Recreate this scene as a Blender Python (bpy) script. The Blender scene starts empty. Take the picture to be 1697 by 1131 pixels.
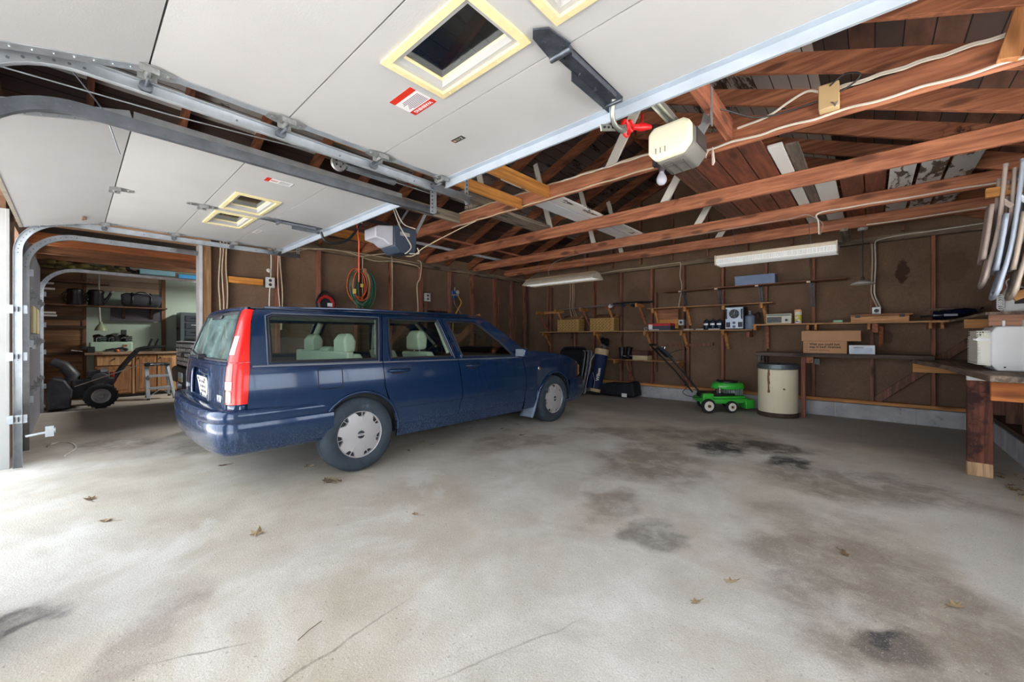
import bpy, bmesh, math, random
from mathutils import Vector, Matrix
rnd = random.Random(7)
SC = bpy.context.scene
COL = SC.collection
PI = math.pi
ROOT = {}            # object name -> world matrix of the thing it belongs to

def lin(c):
    out = []
    for v in c[:3]:
        v = v / 255.0
        out.append(v / 12.92 if v <= 0.04045 else ((v + 0.055) / 1.055) ** 2.4)
    return tuple(out) + (1.0,)

# ------------------------------------------------------------------ objects
def tag(o, label=None, cat=None, group=None, kind=None):
    if label: o['label'] = label
    if cat: o['category'] = cat
    if group: o['group'] = group
    if kind: o['kind'] = kind
    return o

def thing(name, label, cat, loc=(0, 0, 0), rz=0.0, group=None, kind=None):
    o = bpy.data.objects.new(name, None)
    o.empty_display_size = 0.1
    COL.objects.link(o)
    o.location = loc
    o.rotation_euler = (0, 0, rz)
    ROOT[o.name] = Matrix.Translation(Vector(loc)) @ Matrix.Rotation(rz, 4, 'Z')
    return tag(o, label, cat, group, kind)

def dup(o, loc=None, rz=None, label=None):
    def rec(s, parent):
        c = s.copy(); COL.objects.link(c)
        if parent is not None: c.parent = parent
        for ch in list(s.children): rec(ch, c)
        return c
    r = rec(o, None)
    if loc is not None: r.location = loc
    if rz is not None: r.rotation_euler = (0, 0, rz)
    if label: r['label'] = label
    return r

def catmull(pts, n=6, closed=False):
    P = [Vector(p) for p in pts]
    out = []
    m = len(P)
    rng = range(m) if closed else range(m - 1)
    for i in rng:
        p1, p2 = P[i], P[(i + 1) % m]
        p0 = P[i - 1] if (i > 0 or closed) else p1 * 2 - p2
        p3 = P[(i + 2) % m] if (i + 2 < m or closed) else p2 * 2 - p1
        for k in range(n):
            t = k / n
            out.append(0.5 * ((2 * p1) + (-p0 + p2) * t + (2 * p0 - 5 * p1 + 4 * p2 - p3) * t * t + (-p0 + 3 * p1 - 3 * p2 + p3) * t ** 3))
    if not closed: out.append(P[-1])
    return out

class MB:
    """collects shapes and links them as one mesh object"""
    def __init__(s):
        s.v = []; s.f = []; s.mi = []; s.m = 0
    def add(s, vs, fs):
        b = len(s.v)
        s.v += [tuple(p) for p in vs]
        s.f += [tuple(i + b for i in f) for f in fs]
        s.mi += [s.m] * len(fs)
        return s
    def box(s, x0, x1, y0, y1, z0, z1):
        vs = [(x0, y0, z0), (x1, y0, z0), (x1, y1, z0), (x0, y1, z0), (x0, y0, z1), (x1, y0, z1), (x1, y1, z1), (x0, y1, z1)]
        return s.add(vs, [(0, 3, 2, 1), (4, 5, 6, 7), (0, 1, 5, 4), (1, 2, 6, 5), (2, 3, 7, 6), (3, 0, 4, 7)])
    def cbox(s, c, d, rz=0.0, rx=0.0, ry=0.0):
        R = Matrix.Rotation(rz, 3, 'Z') @ Matrix.Rotation(ry, 3, 'Y') @ Matrix.Rotation(rx, 3, 'X')
        c = Vector(c); x, y, z = d[0] / 2, d[1] / 2, d[2] / 2
        q = [(-x, -y, -z), (x, -y, -z), (x, y, -z), (-x, y, -z), (-x, -y, z), (x, -y, z), (x, y, z), (-x, y, z)]
        return s.add([c + R @ Vector(p) for p in q], [(0, 3, 2, 1), (4, 5, 6, 7), (0, 1, 5, 4), (1, 2, 6, 5), (2, 3, 7, 6), (3, 0, 4, 7)])
    def bar(s, a, b, w, h, up=(0, 0, 1)):
        a, b = Vector(a), Vector(b); d = (b - a).normalized(); u = Vector(up)
        r = d.cross(u)
        if r.length < 1e-4: r = d.cross(Vector((1, 0, 0)))
        r.normalize(); u = r.cross(d).normalized()
        r *= w / 2; u *= h / 2
        vs = [a - r - u, a + r - u, a + r + u, a - r + u, b - r - u, b + r - u, b + r + u, b - r + u]
        return s.add(vs, [(0, 1, 2, 3), (7, 6, 5, 4), (0, 4, 5, 1), (1, 5, 6, 2), (2, 6, 7, 3), (3, 7, 4, 0)])
    def tube(s, pts, r, n=8, closed=False, smooth=0, cap=True):
        P = catmull(pts, smooth, closed) if smooth else [Vector(p) for p in pts]
        m = len(P); rr = r if isinstance(r, (list, tuple)) else [r] * m
        if len(rr) != m: rr = [rr[min(len(rr) - 1, int(i * len(rr) / m))] for i in range(m)]
        rings = []; ref = None
        for i in range(m):
            if closed: t = P[(i + 1) % m] - P[i - 1]
            else: t = P[min(i + 1, m - 1)] - P[max(i - 1, 0)]
            if t.length < 1e-9: t = Vector((0, 0, 1))
            t.normalize()
            if ref is None:
                ref = Vector((0, 0, 1)) if abs(t.z) < 0.9 else Vector((1, 0, 0))
            u = ref - t * ref.dot(t)
            if u.length < 1e-5: u = t.orthogonal()
            u.normalize(); ref = u; w = t.cross(u)
            rings.append([P[i] + (u * math.cos(2 * PI * k / n) + w * math.sin(2 * PI * k / n)) * rr[i] for k in range(n)])
        vs = [p for q in rings for p in q]; fs = []
        for i in range(m if closed else m - 1):
            j = (i + 1) % m
            for k in range(n):
                fs.append((i * n + k, i * n + (k + 1) % n, j * n + (k + 1) % n, j * n + k))
        if cap and not closed:
            fs.append(tuple(range(n - 1, -1, -1))); fs.append(tuple((m - 1) * n + k for k in range(n)))
        return s.add(vs, fs)
    def cyl(s, a, b, r0, r1=None, n=24):
        r1 = r0 if r1 is None else r1
        return s.tube([a, b], [r0, r1], n)
    def lathe(s, c, prof, n=32, axis='Z', a0=0.0, a1=2 * PI):
        c = Vector(c); full = abs(a1 - a0 - 2 * PI) < 1e-6; k = n if full else n + 1
        vs = []
        for (r, h) in prof:
            for i in range(k):
                a = a0 + (a1 - a0) * i / n
                p = (r * math.cos(a), r * math.sin(a), h)
                if axis == 'X': p = (h, p[0], p[1])
                elif axis == 'Y': p = (p[1], h, p[0])
                vs.append(c + Vector(p))
        fs = []
        for j in range(len(prof) - 1):
            for i in range(n):
                q = (i + 1) % k
                fs.append((j * k + i, j * k + q, (j + 1) * k + q, (j + 1) * k + i))
        if full and tuple(prof[0]) != tuple(prof[-1]):
            if prof[0][0] > 1e-5: fs.append(tuple(range(k - 1, -1, -1)))
            if prof[-1][0] > 1e-5: fs.append(tuple((len(prof) - 1) * k + i for i in range(k)))
        return s.add(vs, fs)
    def prism(s, poly, axis, a0, a1):
        def P(p, h):
            if axis == 'X': return (h, p[0], p[1])
            if axis == 'Y': return (p[0], h, p[1])
            return (p[0], p[1], h)
        n = len(poly)
        vs = [P(p, a0) for p in poly] + [P(p, a1) for p in poly]
        fs = [tuple(range(n - 1, -1, -1)), tuple(range(n, 2 * n))]
        for i in range(n):
            j = (i + 1) % n
            fs.append((i, j, n + j, n + i))
        return s.add(vs, fs)
    def ball(s, c, r, n=16, m=10, sq=(1, 1, 1)):
        b = len(s.v); prof = [(math.sin(PI * j / m), -math.cos(PI * j / m)) for j in range(m + 1)]
        prof[0] = (0.0, -1); prof[-1] = (0.0, 1)
        s.lathe((0, 0, 0), prof, n)
        for i in range(b, len(s.v)):
            p = s.v[i]; s.v[i] = (c[0] + p[0] * r * sq[0], c[1] + p[1] * r * sq[1], c[2] + p[2] * r * sq[2])
        return s
    def grid(s, fn, nu, nv):
        vs = [fn(i / nu, j / nv) for i in range(nu + 1) for j in range(nv + 1)]
        w = nv + 1
        return s.add(vs, [(i * w + j, (i + 1) * w + j, (i + 1) * w + j + 1, i * w + j + 1) for i in range(nu) for j in range(nv)])
    def xf(s, M, start=0):
        for i in range(start, len(s.v)):
            s.v[i] = tuple(M @ Vector(s.v[i]))
        return s
    def build(s, name, mat, parent=None, world=False, loc=None, bevel=0.0, seg=2, angle=50, label=None, solid=0.0, kind=None, recalc=True):
        me = bpy.data.meshes.new(name)
        V = s.v
        if parent is not None and world:
            Mi = ROOT[parent.name].inverted()
            V = [tuple(Mi @ Vector(p)) for p in V]
        elif loc is not None:
            V = [(p[0] - loc[0], p[1] - loc[1], p[2] - loc[2]) for p in V]
        me.from_pydata(V, [], s.f)
        mats = mat if isinstance(mat, (list, tuple)) else [mat]
        for m in mats: me.materials.append(m)
        if len(mats) > 1: me.polygons.foreach_set('material_index', s.mi)
        bm = bmesh.new(); bm.from_mesh(me)
        bmesh.ops.remove_doubles(bm, verts=bm.verts, dist=1e-6)
        if recalc: bmesh.ops.recalc_face_normals(bm, faces=bm.faces)
        for f in bm.faces: f.smooth = True
        bm.to_mesh(me); bm.free()
        me.set_sharp_from_angle(angle=math.radians(angle))
        o = bpy.data.objects.new(name, me)
        COL.objects.link(o)
        if parent is not None:
            o.parent = parent; ROOT[o.name] = ROOT[parent.name]
        elif loc is not None:
            o.location = loc
            ROOT[o.name] = Matrix.Translation(Vector(loc))
        else:
            ROOT[o.name] = Matrix.Identity(4)
        if solid:
            md = o.modifiers.new('thickness', 'SOLIDIFY'); md.thickness = solid; md.offset = -1
        if bevel:
            md = o.modifiers.new('edge', 'BEVEL'); md.width = bevel; md.segments = seg; md.limit_method = 'ANGLE'; md.angle_limit = math.radians(40)
            md.harden_normals = False
        if label: o['label'] = label
        if kind: o['kind'] = kind
        return o

def one(name, mb, mat, label, cat, loc, group=None, kind=None, **k):
    o = mb.build(name, mat, None, loc=loc, **k)
    return tag(o, label, cat, group, kind)

def text(name, s, size, M, mat, parent=None, extrude=0.0008, world=True, align='LEFT', bold=0.0):
    cu = bpy.data.curves.new(name, 'FONT'); cu.body = s; cu.size = size; cu.extrude = extrude; cu.align_x = align; cu.offset = bold
    cu.resolution_u = 2
    t = bpy.data.objects.new(name, cu); COL.objects.link(t)
    dg = bpy.context.evaluated_depsgraph_get(); dg.update()
    me = bpy.data.meshes.new_from_object(t.evaluated_get(dg))
    bpy.data.objects.remove(t); bpy.data.curves.remove(cu)
    if parent is not None and world: M = ROOT[parent.name].inverted() @ M
    me.transform(M)
    me.materials.clear(); me.materials.append(mat)
    me.name = name
    o = bpy.data.objects.new(name, me); COL.objects.link(o)
    if parent is not None: o.parent = parent; ROOT[o.name] = ROOT[parent.name]
    return o

def frame(origin, xdir, ydir):
    x = Vector(xdir).normalized(); y = Vector(ydir); y = (y - x * y.dot(x)).normalized(); z = x.cross(y)
    M = Matrix.Identity(4)
    for i in range(3):
        M[i][0] = x[i]; M[i][1] = y[i]; M[i][2] = z[i]; M[i][3] = origin[i]
    return M

# ------------------------------------------------------------------ materials
MATS = {}
class NT:
    def __init__(s, name):
        s.m = bpy.data.materials.new(name); s.m.use_nodes = True
        s.t = s.m.node_tree; s.n = s.t.nodes; s.l = s.t.links
        s.b = s.n['Principled BSDF']; s.out = s.n['Material Output']
    def new(s, t, **k):
        n = s.n.new(t)
        for a, v in k.items():
            if a in n.inputs.keys(): n.inputs[a].default_value = v
            else: setattr(n, a, v)
        return n
    def link(s, a, b): s.l.new(a, b)
    def coords(s, stretch=(1, 1, 1), per_object=True):
        tc = s.new('ShaderNodeTexCoord')
        mp = s.new('ShaderNodeMapping'); mp.inputs['Scale'].default_value = stretch
        src = tc.outputs['Object']
        if per_object:
            oi = s.new('ShaderNodeObjectInfo')
            ad = s.new('ShaderNodeVectorMath', operation='ADD')
            mu = s.new('ShaderNodeMath', operation='MULTIPLY'); mu.inputs[1].default_value = 37.0
            s.link(oi.outputs['Random'], mu.inputs[0])
            s.link(src, ad.inputs[0]); s.link(mu.outputs[0], ad.inputs[1]); src = ad.outputs[0]
        s.link(src, mp.inputs['Vector'])
        return mp.outputs['Vector']
    def noise(s, vec, scale, detail=4, rough=.55, dist=0.0):
        n = s.new('ShaderNodeTexNoise'); n.inputs['Scale'].default_value = scale; n.inputs['Detail'].default_value = detail
        n.inputs['Roughness'].default_value = rough; n.inputs['Distortion'].default_value = dist
        s.link(vec, n.inputs['Vector']); return n.outputs['Fac']
    def ramp(s, fac, stops):
        r = s.new('ShaderNodeValToRGB'); e = r.color_ramp.elements
        e[0].position = stops[0][0]; e[0].color = stops[0][1]
        e[1].position = stops[-1][0]; e[1].color = stops[-1][1]
        for p, c in stops[1:-1]:
            q = e.new(p); q.color = c
        s.link(fac, r.inputs['Fac']); return r.outputs['Color']
    def mr(s, v, a, b, c=0.0, d=1.0):
        n = s.new('ShaderNodeMapRange'); n.inputs['From Min'].default_value = a; n.inputs['From Max'].default_value = b
        n.inputs['To Min'].default_value = c; n.inputs['To Max'].default_value = d
        n.interpolation_type = 'SMOOTHSTEP'
        s.link(v, n.inputs['Value']); return n.outputs['Result']
    def mix(s, fac, a, b, mode='MIX'):
        n = s.new('ShaderNodeMix', data_type='RGBA', blend_type=mode)
        for sock, v in ((n.inputs[0], fac), (n.inputs[6], a), (n.inputs[7], b)):
            if hasattr(v, 'links'): s.link(v, sock)
            else: sock.default_value = v
        return n.outputs[2]
    def math(s, op, a, b=0.0):
        n = s.new('ShaderNodeMath', operation=op)
        for i, v in enumerate((a, b)):
            if hasattr(v, 'links'): s.link(v, n.inputs[i])
            else: n.inputs[i].default_value = v
        return n.outputs[0]
    def bump(s, h, strength=.3, dist=.01):
        n = s.new('ShaderNodeBump'); n.inputs['Strength'].default_value = strength; n.inputs['Distance'].default_value = dist
        s.link(h, n.inputs['Height']); s.link(n.outputs['Normal'], s.b.inputs['Normal'])
    def base(s, c):
        if hasattr(c, 'links'): s.link(c, s.b.inputs['Base Color'])
        else: s.b.inputs['Base Color'].default_value = c
    def set(s, **k):
        for a, v in k.items(): s.b.inputs[a.replace('_', ' ')].default_value = v

def mul(c, k): return tuple(min(1, v * k) for v in c[:3]) + (1,)

def mat(name, rgb, rough=.55, metal=0.0, var=.18, scale=9.0, bump=0.0, bscale=40.0, coat=0.0, stretch=(1, 1, 1), dirt=None, emit=0.0, alpha=1.0, spec=.5):
    if name in MATS: return MATS[name]
    t = NT(name); c = lin(rgb)
    vec = t.coords(stretch)
    col = t.ramp(t.noise(vec, scale, 5), [(.3, mul(c, 1 - var)), (.7, mul(c, 1 + var))])
    if dirt:
        k = t.mr(t.noise(vec, dirt[1], 8, .65), dirt[2], dirt[2] + .12)
        col = t.mix(k, col, lin(dirt[0]))
    t.base(col); t.set(Roughness=rough, Metallic=metal)
    t.b.inputs['Coat Weight'].default_value = coat
    t.b.inputs['Specular IOR Level'].default_value = spec
    if bump: t.bump(t.noise(vec, bscale, 4), bump, .004)
    if emit:
        t.b.inputs['Emission Color'].default_value = c; t.b.inputs['Emission Strength'].default_value = emit
    MATS[name] = t.m
    return t.m

def wood(name, dark, light, axis='X', fine=26.0, rough=.7, knots=True, bump=.15, stain=None):
    if name in MATS: return MATS[name]
    t = NT(name)
    k = {'X': (.07, 1, 1), 'Y': (1, .07, 1), 'Z': (1, 1, .07)}[axis]
    vec = t.coords(k)
    g = t.noise(vec, fine, 6, .6, .6)
    col = t.ramp(g, [(.36, mul(lin(dark), .92)), (.5, mul(lin(dark), .5)[:3] + (1,) if False else tuple((a + b) / 2 for a, b in zip(lin(dark), lin(light)))), (.64, mul(lin(light), 1.12))])
    v2 = t.coords((1, 1, 1))
    blot = t.mr(t.noise(v2, 2.3, 3), .45, .75)
    col = t.mix(t.math('MULTIPLY', blot, .45), col, mul(lin(dark), .8))
    if knots:
        kk = {'X': (2.2, 7, 7), 'Y': (7, 2.2, 7), 'Z': (7, 7, 2.2)}[axis]
        vo = t.new('ShaderNodeTexVoronoi'); vo.inputs['Scale'].default_value = 1.0
        t.link(t.coords(kk), vo.inputs['Vector'])
        kn = t.mr(vo.outputs['Distance'], .12, .27, 1.0, 0.0)
        col = t.mix(t.math('MULTIPLY', kn, .85), col, mul(lin(dark), .45))
    if stain:
        col = t.mix(t.mr(t.noise(v2, stain[1], 6, .7), stain[2], stain[2] + .1), col, lin(stain[0]))
    t.base(col); t.set(Roughness=rough)
    if bump: t.bump(g, bump, .003)
    MATS[name] = t.m
    return t.m

def peel(name, paint, under, axis='Y', amount=.5, scale=7.0):
    scale *= 1.7
    if name in MATS: return MATS[name]
    t = NT(name)
    k = {'X': (.3, 1, 1), 'Y': (1, .3, 1), 'Z': (1, 1, .3)}[axis]
    vec = t.coords(k)
    n = t.noise(vec, scale, 9, .68, .3)
    base = t.ramp(t.noise(vec, 18, 4), [(.3, mul(lin(under), .6)), (.7, mul(lin(under), 1.3))])
    pc = t.ramp(t.noise(vec, 3, 4), [(.3, mul(lin(paint), .86)), (.7, lin(paint))])
    f = t.mr(n, amount, amount + .035)
    t.base(t.mix(f, pc, base)); t.set(Roughness=.75)
    t.bump(f, .4, -.003)
    MATS[name] = t.m
    return t.m

def glass(name, tint, rough=.03, gloss=.12, through=.9):
    if name in MATS: return MATS[name]
    m = bpy.data.materials.new(name); m.use_nodes = True
    nt = m.node_tree; nt.nodes.remove(nt.nodes['Principled BSDF'])
    tr = nt.nodes.new('ShaderNodeBsdfTransparent'); tr.inputs[0].default_value = tuple(v * through for v in tint[:3]) + (1,)
    gl = nt.nodes.new('ShaderNodeBsdfGlossy'); gl.inputs['Roughness'].default_value = rough; gl.inputs[0].default_value = (.9, .95, .95, 1)
    lw = nt.nodes.new('ShaderNodeLayerWeight'); lw.inputs['Blend'].default_value = .35
    mr = nt.nodes.new('ShaderNodeMapRange'); mr.inputs['To Min'].default_value = gloss * .5; mr.inputs['To Max'].default_value = min(1, gloss * 5)
    nt.links.new(lw.outputs['Facing'], mr.inputs['Value'])
    mx = nt.nodes.new('ShaderNodeMixShader')
    nt.links.new(mr.outputs[0], mx.inputs[0]); nt.links.new(tr.outputs[0], mx.inputs[1]); nt.links.new(gl.outputs[0], mx.inputs[2])
    nt.links.new(mx.outputs[0], nt.nodes['Material Output'].inputs['Surface'])
    MATS[name] = m
    return m

STEEL = mat('galvanized_steel', (176, 182, 188), .42, .75, .14, 14, .05, 60)
DARKSTEEL = mat('dull_steel', (120, 126, 134), .45, .7, .2, 14, .05, 60)
WHITEPAINT = mat('white_paint', (226, 225, 222), .55, 0, .04, 5, .05, 90)
BLACK = mat('black_plastic', (26, 27, 32), .45, 0, .2, 12)
BLACKRUB = mat('black_rubber', (30, 32, 36), .8, 0, .25, 12, .2, 60)
CHROME = mat('chrome', (215, 218, 222), .18, 1.0, .05, 8)
CABLE = mat('cream_cable', (196, 178, 152), .55, 0, .12, 12)
CABLEW = mat('white_cable', (222, 216, 205), .5, 0, .08, 12)
PINE = wood('raw_pine', (176, 118, 66), (206, 152, 96), 'X', knots=True)
PINEY = wood('raw_pine_depth', (168, 108, 58), (200, 142, 84), 'Y', knots=True)
PINEZ = wood('raw_pine_upright', (176, 118, 66), (206, 152, 96), 'Z')
REDX = wood('red_stained_fir', (132, 78, 54), (178, 116, 84), 'X', stain=((60, 26, 20), 2.6, .63))
REDY = wood('red_stained_fir_depth', (132, 76, 54), (174, 108, 80), 'Y')
REDZ = wood('red_stained_fir_upright', (116, 72, 56), (154, 98, 76), 'Z')
RAFT = wood('brown_rafter_wood', (104, 60, 40), (150, 92, 62), 'X', knots=True)
STUDM = wood('old_stud_wood', (104, 70, 56), (144, 100, 80), 'Z', stain=((66, 42, 34), 2.2, .6))
PLATE = wood('old_plate_wood', (92, 78, 64), (140, 120, 98), 'X', rough=.8)
PLATEY = wood('old_plate_wood_depth', (92, 78, 64), (140, 120, 98), 'Y', rough=.8)
OLDGREY = wood('weathered_board', (104, 94, 84), (150, 138, 122), 'Y', rough=.85)
PEELW = peel('peeling_white_board', (232, 231, 228), (96, 84, 72), 'Y', .56, 5.0)
PEELZ = peel('peeling_white_brace', (228, 225, 216), (110, 98, 84), 'Z', .62, 6.0)
BROWNBOARD = wood('dark_brown_board', (88, 50, 39), (124, 72, 55), 'Y', rough=.55, stain=((150, 130, 110), 3.0, .70))
# ================================================================== the setting
XL, XR, YB, YF = -6.07, 1.0, 7.27, -0.42
X3 = -10.8           # far wall of the third bay

def floor_mat():
    t = NT('stained_concrete')
    tc = t.new('ShaderNodeTexCoord'); P = tc.outputs['Object']
    def dist(scale, amt, det=4):
        n = t.new('ShaderNodeTexNoise'); n.inputs['Scale'].default_value = scale; n.inputs['Detail'].default_value = det
        t.link(P, n.inputs['Vector'])
        sb = t.new('ShaderNodeVectorMath', operation='SUBTRACT'); sb.inputs[1].default_value = (.5, .5, .5)
        t.link(n.outputs['Color'], sb.inputs[0])
        sc = t.new('ShaderNodeVectorMath', operation='SCALE'); sc.inputs['Scale'].default_value = amt
        t.link(sb.outputs[0], sc.inputs[0])
        ad = t.new('ShaderNodeVectorMath', operation='ADD'); t.link(P, ad.inputs[0]); t.link(sc.outputs[0], ad.inputs[1])
        return ad.outputs[0]
    W = dist(1.6, 1.1, 6)
    WF = dist(5.0, .35, 6)
    big = t.noise(P, .55, 5, .6, .4)
    med = t.noise(P, 2.2, 8, .68, .5)
    col = t.ramp(med, [(.32, lin((184, 178, 167))), (.5, lin((205, 201, 193))), (.7, lin((222, 220, 215)))])
    tan = t.ramp(t.noise(P, 3.0, 6), [(.3, lin((176, 165, 148))), (.7, lin((204, 196, 182)))])
    col = t.mix(t.mr(big, .44, .62), col, tan)
    pale = t.mr(t.noise(P, .9, 6, .65, .6), .56, .66)
    col = t.mix(t.math('MULTIPLY', pale, .55), col, lin((222, 220, 216)))
    def spot(c, r, colr, s, warp=W, lo=.55, rot=0.0, hi=1.05):
        nonlocal col
        mp = t.new('ShaderNodeMapping'); mp.vector_type = 'TEXTURE'
        mp.inputs['Location'].default_value = (c[0], c[1], 0); mp.inputs['Rotation'].default_value = (0, 0, rot)
        mp.inputs['Scale'].default_value = (r[0], r[1], 1)
        t.link(warp, mp.inputs['Vector'])
        ln = t.new('ShaderNodeVectorMath', operation='LENGTH'); t.link(mp.outputs[0], ln.inputs[0])
        k = t.mr(ln.outputs['Value'], lo, hi, s, 0.0)
        g = t.mr(t.noise(WF, 4, 6, .7), .3, .62, .25, 1.0)
        col = t.mix(t.math('MULTIPLY', k, g), col, lin(colr))
    # smoother, darker slab along the back wall, partly painted dimness; third bay darker too
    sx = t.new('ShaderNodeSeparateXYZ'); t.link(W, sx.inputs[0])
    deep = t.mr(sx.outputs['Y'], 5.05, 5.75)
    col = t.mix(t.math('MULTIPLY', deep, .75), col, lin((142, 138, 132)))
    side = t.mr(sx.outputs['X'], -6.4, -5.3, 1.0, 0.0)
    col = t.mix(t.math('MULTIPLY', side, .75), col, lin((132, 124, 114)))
    brown = (116, 98, 80)
    spot((-1.3, 4.75), (1.0, .55), (116, 102, 88), .75)
    spot((-1.5, 3.5), (.55, .75), (118, 103, 86), .75)
    spot((-.1, 3.95), (.85, .55), (118, 105, 92), .75)
    spot((.0, 2.3), (.55, .75), (120, 107, 94), .72, rot=.5)
    spot((-.2, 2.95), (.6, .5), (140, 128, 114), .55)
    spot((-.88, 2.2), (.2, .24), (96, 91, 86), .75, WF)
    spot((-1.25, 2.45), (.3, .3), (120, 106, 90), .7)
    spot((.05, 1.97), (.14, .10), (88, 80, 76), .7, WF)
    spot((.03, 1.99), (.05, .05), (52, 52, 58), .9, WF)
    spot((-1.14, 4.4), (.30, .42), (30, 30, 33), 1.0, WF)
    spot((-.56, 4.3), (.20, .26), (34, 34, 38), 1.0, WF)
    spot((-.75, 4.75), (.35, .25), (58, 50, 44), .95, WF)
    spot((-2.9, 3.2), (.45, .6), (136, 120, 104), .75)
    spot((-2.2, 4.2), (.6, .3), (128, 114, 100), .7)
    spot((-5.2, .9), (.5, .5), (108, 98, 90), .7)
    spot((-5.9, .3), (.5, .35), (92, 84, 78), .7)
    spot((-2.45, -.14), (.16, .13), (62, 58, 62), .9, WF)
    spot((-2.0, .25), (.35, .2), (150, 138, 128), .7)
    spot((-.55, 3.3), (.35, .3), (206, 202, 190), .7)
    spot((.55, 3.1), (.35, .7), (208, 206, 202), .75)
    # exposed aggregate and small flecks
    f1 = t.mr(t.noise(P, 62, 2, .5), .66, .72, 0, .5)
    col = t.mix(t.math('MULTIPLY', f1, t.mr(big, .3, .6, .25, 1)), col, lin((104, 92, 80)))
    f2 = t.mr(t.noise(WF, 85, 2, .5), .66, .74, 0, .4)
    col = t.mix(f2, col, lin((238, 234, 228)))
    f3 = t.mr(t.noise(P, 24, 3, .6), .68, .73, 0, .55)
    col = t.mix(t.math('MULTIPLY', f3, t.mr(t.noise(P, 1.3, 3), .45, .6)), col, lin((96, 84, 72)))
    grain = t.noise(P, 120, 3, .75)
    grit = t.mr(t.noise(P, 210, 2, .6), .52, .66, 0, .34)
    rough_zone = t.mr(t.noise(P, .8, 4), .35, .55, .35, 1)
    col = t.mix(t.math('MULTIPLY', grit, rough_zone), col, lin((118, 108, 96)))
    lite = t.mr(t.noise(WF, 150, 2, .6), .56, .68, 0, .26)
    col = t.mix(t.math('MULTIPLY', lite, rough_zone), col, lin((240, 237, 231)))
    col = t.mix(t.mr(grain, .35,   .75, 0, .22), col, lin((120, 108, 94)))
    # hairline crack
    WC = dist(7, .05, 5)
    spot((-1.42, .60), (.006, .34), (98, 86, 74), .75, WC, .5, .12, 1.4)
    spot((-1.75, .30), (.004, .16), (110, 98, 86), .6, WC, .5, -.5, 1.4)
    spot((-.95, 1.05), (.005, .3), (120, 108, 94), .5, WC, .5, -.35, 1.4)
    t.base(col)
    t.link(t.mr(med, .3, .7, .62, .9), t.b.inputs['Roughness'])
    h = t.math('ADD', t.math('MULTIPLY', grain, .6), t.math('MULTIPLY', med, .8))
    t.bump(h, .6, .008)
    return t.m

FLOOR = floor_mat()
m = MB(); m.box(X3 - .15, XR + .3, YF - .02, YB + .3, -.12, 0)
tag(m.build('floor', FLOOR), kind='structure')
m = MB(); m.box(-14, 9, -14, YF - .02, -.12, -.012); m.box(XR + .3, 9, YF - .02, 10, -.12, -.012)
tag(m.build('driveway', mat('driveway_concrete', (214, 210, 204), .85, 0, .1, 2)), kind='structure')

def board_mat():
    t = NT('fibreboard_sheathing')
    v = t.coords((1, 1, 1), False)
    c = t.ramp(t.noise(v, 1.3, 6, .65), [(.3, lin((116, 94, 78))), (.7, lin((146, 121, 102)))])
    f = t.noise(v, 150, 4, .7)
    c = t.mix(t.mr(f, .3, .7, 0, .7), c, lin((96, 74, 58)))
    c = t.mix(t.mr(t.noise(v, 2.4, 7, .7), .62, .74, 0, .6), c, lin((88, 66, 55)))
    vo = t.new('ShaderNodeTexVoronoi'); vo.inputs['Scale'].default_value = 5; t.link(v, vo.inputs['Vector'])
    c = t.mix(t.mr(vo.outputs['Distance'], .02, .035, .7, 0), c, lin((168, 150, 132)))
    for (x, z, rx, rz, k, cc) in ((.30, 1.98, .07, .17, .8, (66, 46, 40)), (.76, 2.0, .14, .2, .35, (84, 66, 56)), (.12, 1.13, .10, .09, .4, (74, 58, 48)), (-3.4, 1.7, .3, .4, .3, (84, 62, 50))):
        mp = t.new('ShaderNodeMapping'); mp.vector_type = 'TEXTURE'; mp.inputs['Location'].default_value = (x, 7.37, z); mp.inputs['Scale'].default_value = (rx, 10, rz)
        nz = t.new('ShaderNodeTexNoise'); nz.inputs['Scale'].default_value = 9; t.link(v, nz.inputs['Vector'])
        ad = t.new('ShaderNodeVectorMath', operation='MULTIPLY_ADD'); ad.inputs[1].default_value = (.16, 0, .16); t.link(nz.outputs['Color'], ad.inputs[0]); t.link(v, ad.inputs[2])
        sb = t.new('ShaderNodeVectorMath', operation='SUBTRACT'); sb.inputs[1].default_value = (.08, 0, .08); t.link(ad.outputs[0], sb.inputs[0])
        t.link(sb.outputs[0], mp.inputs['Vector'])
        ln = t.new('ShaderNodeVectorMath', operation='LENGTH'); t.link(mp.outputs[0], ln.inputs[0])
        c = t.mix(t.mr(ln.outputs['Value'], .8, 1.05, k, 0), c, lin(cc))
    t.base(c); t.set(Roughness=.92); t.b.inputs['Specular IOR Level'].default_value = .15
    t.bump(f, .35, .004)
    return t.m
BOARD = board_mat()
def block_mat():
    t = NT('painted_concrete_block')
    v = t.coords((1, 1, 1), False)
    c = t.ramp(t.noise(v, 3, 6, .65), [(.3, lin((150, 152, 160))), (.7, lin((196, 197, 200)))])
    c = t.mix(t.mr(t.noise(v, 7, 7, .7), .56, .72, 0, .8), c, lin((112, 104, 100)))
    t.base(c); t.set(Roughness=.9); t.bump(t.noise(v, 60, 4), .5, .006)
    return t.m
BLOCK = block_mat()
MORTAR = mat('mortar', (190, 186, 180), .95, 0, .1, 12)

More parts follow.
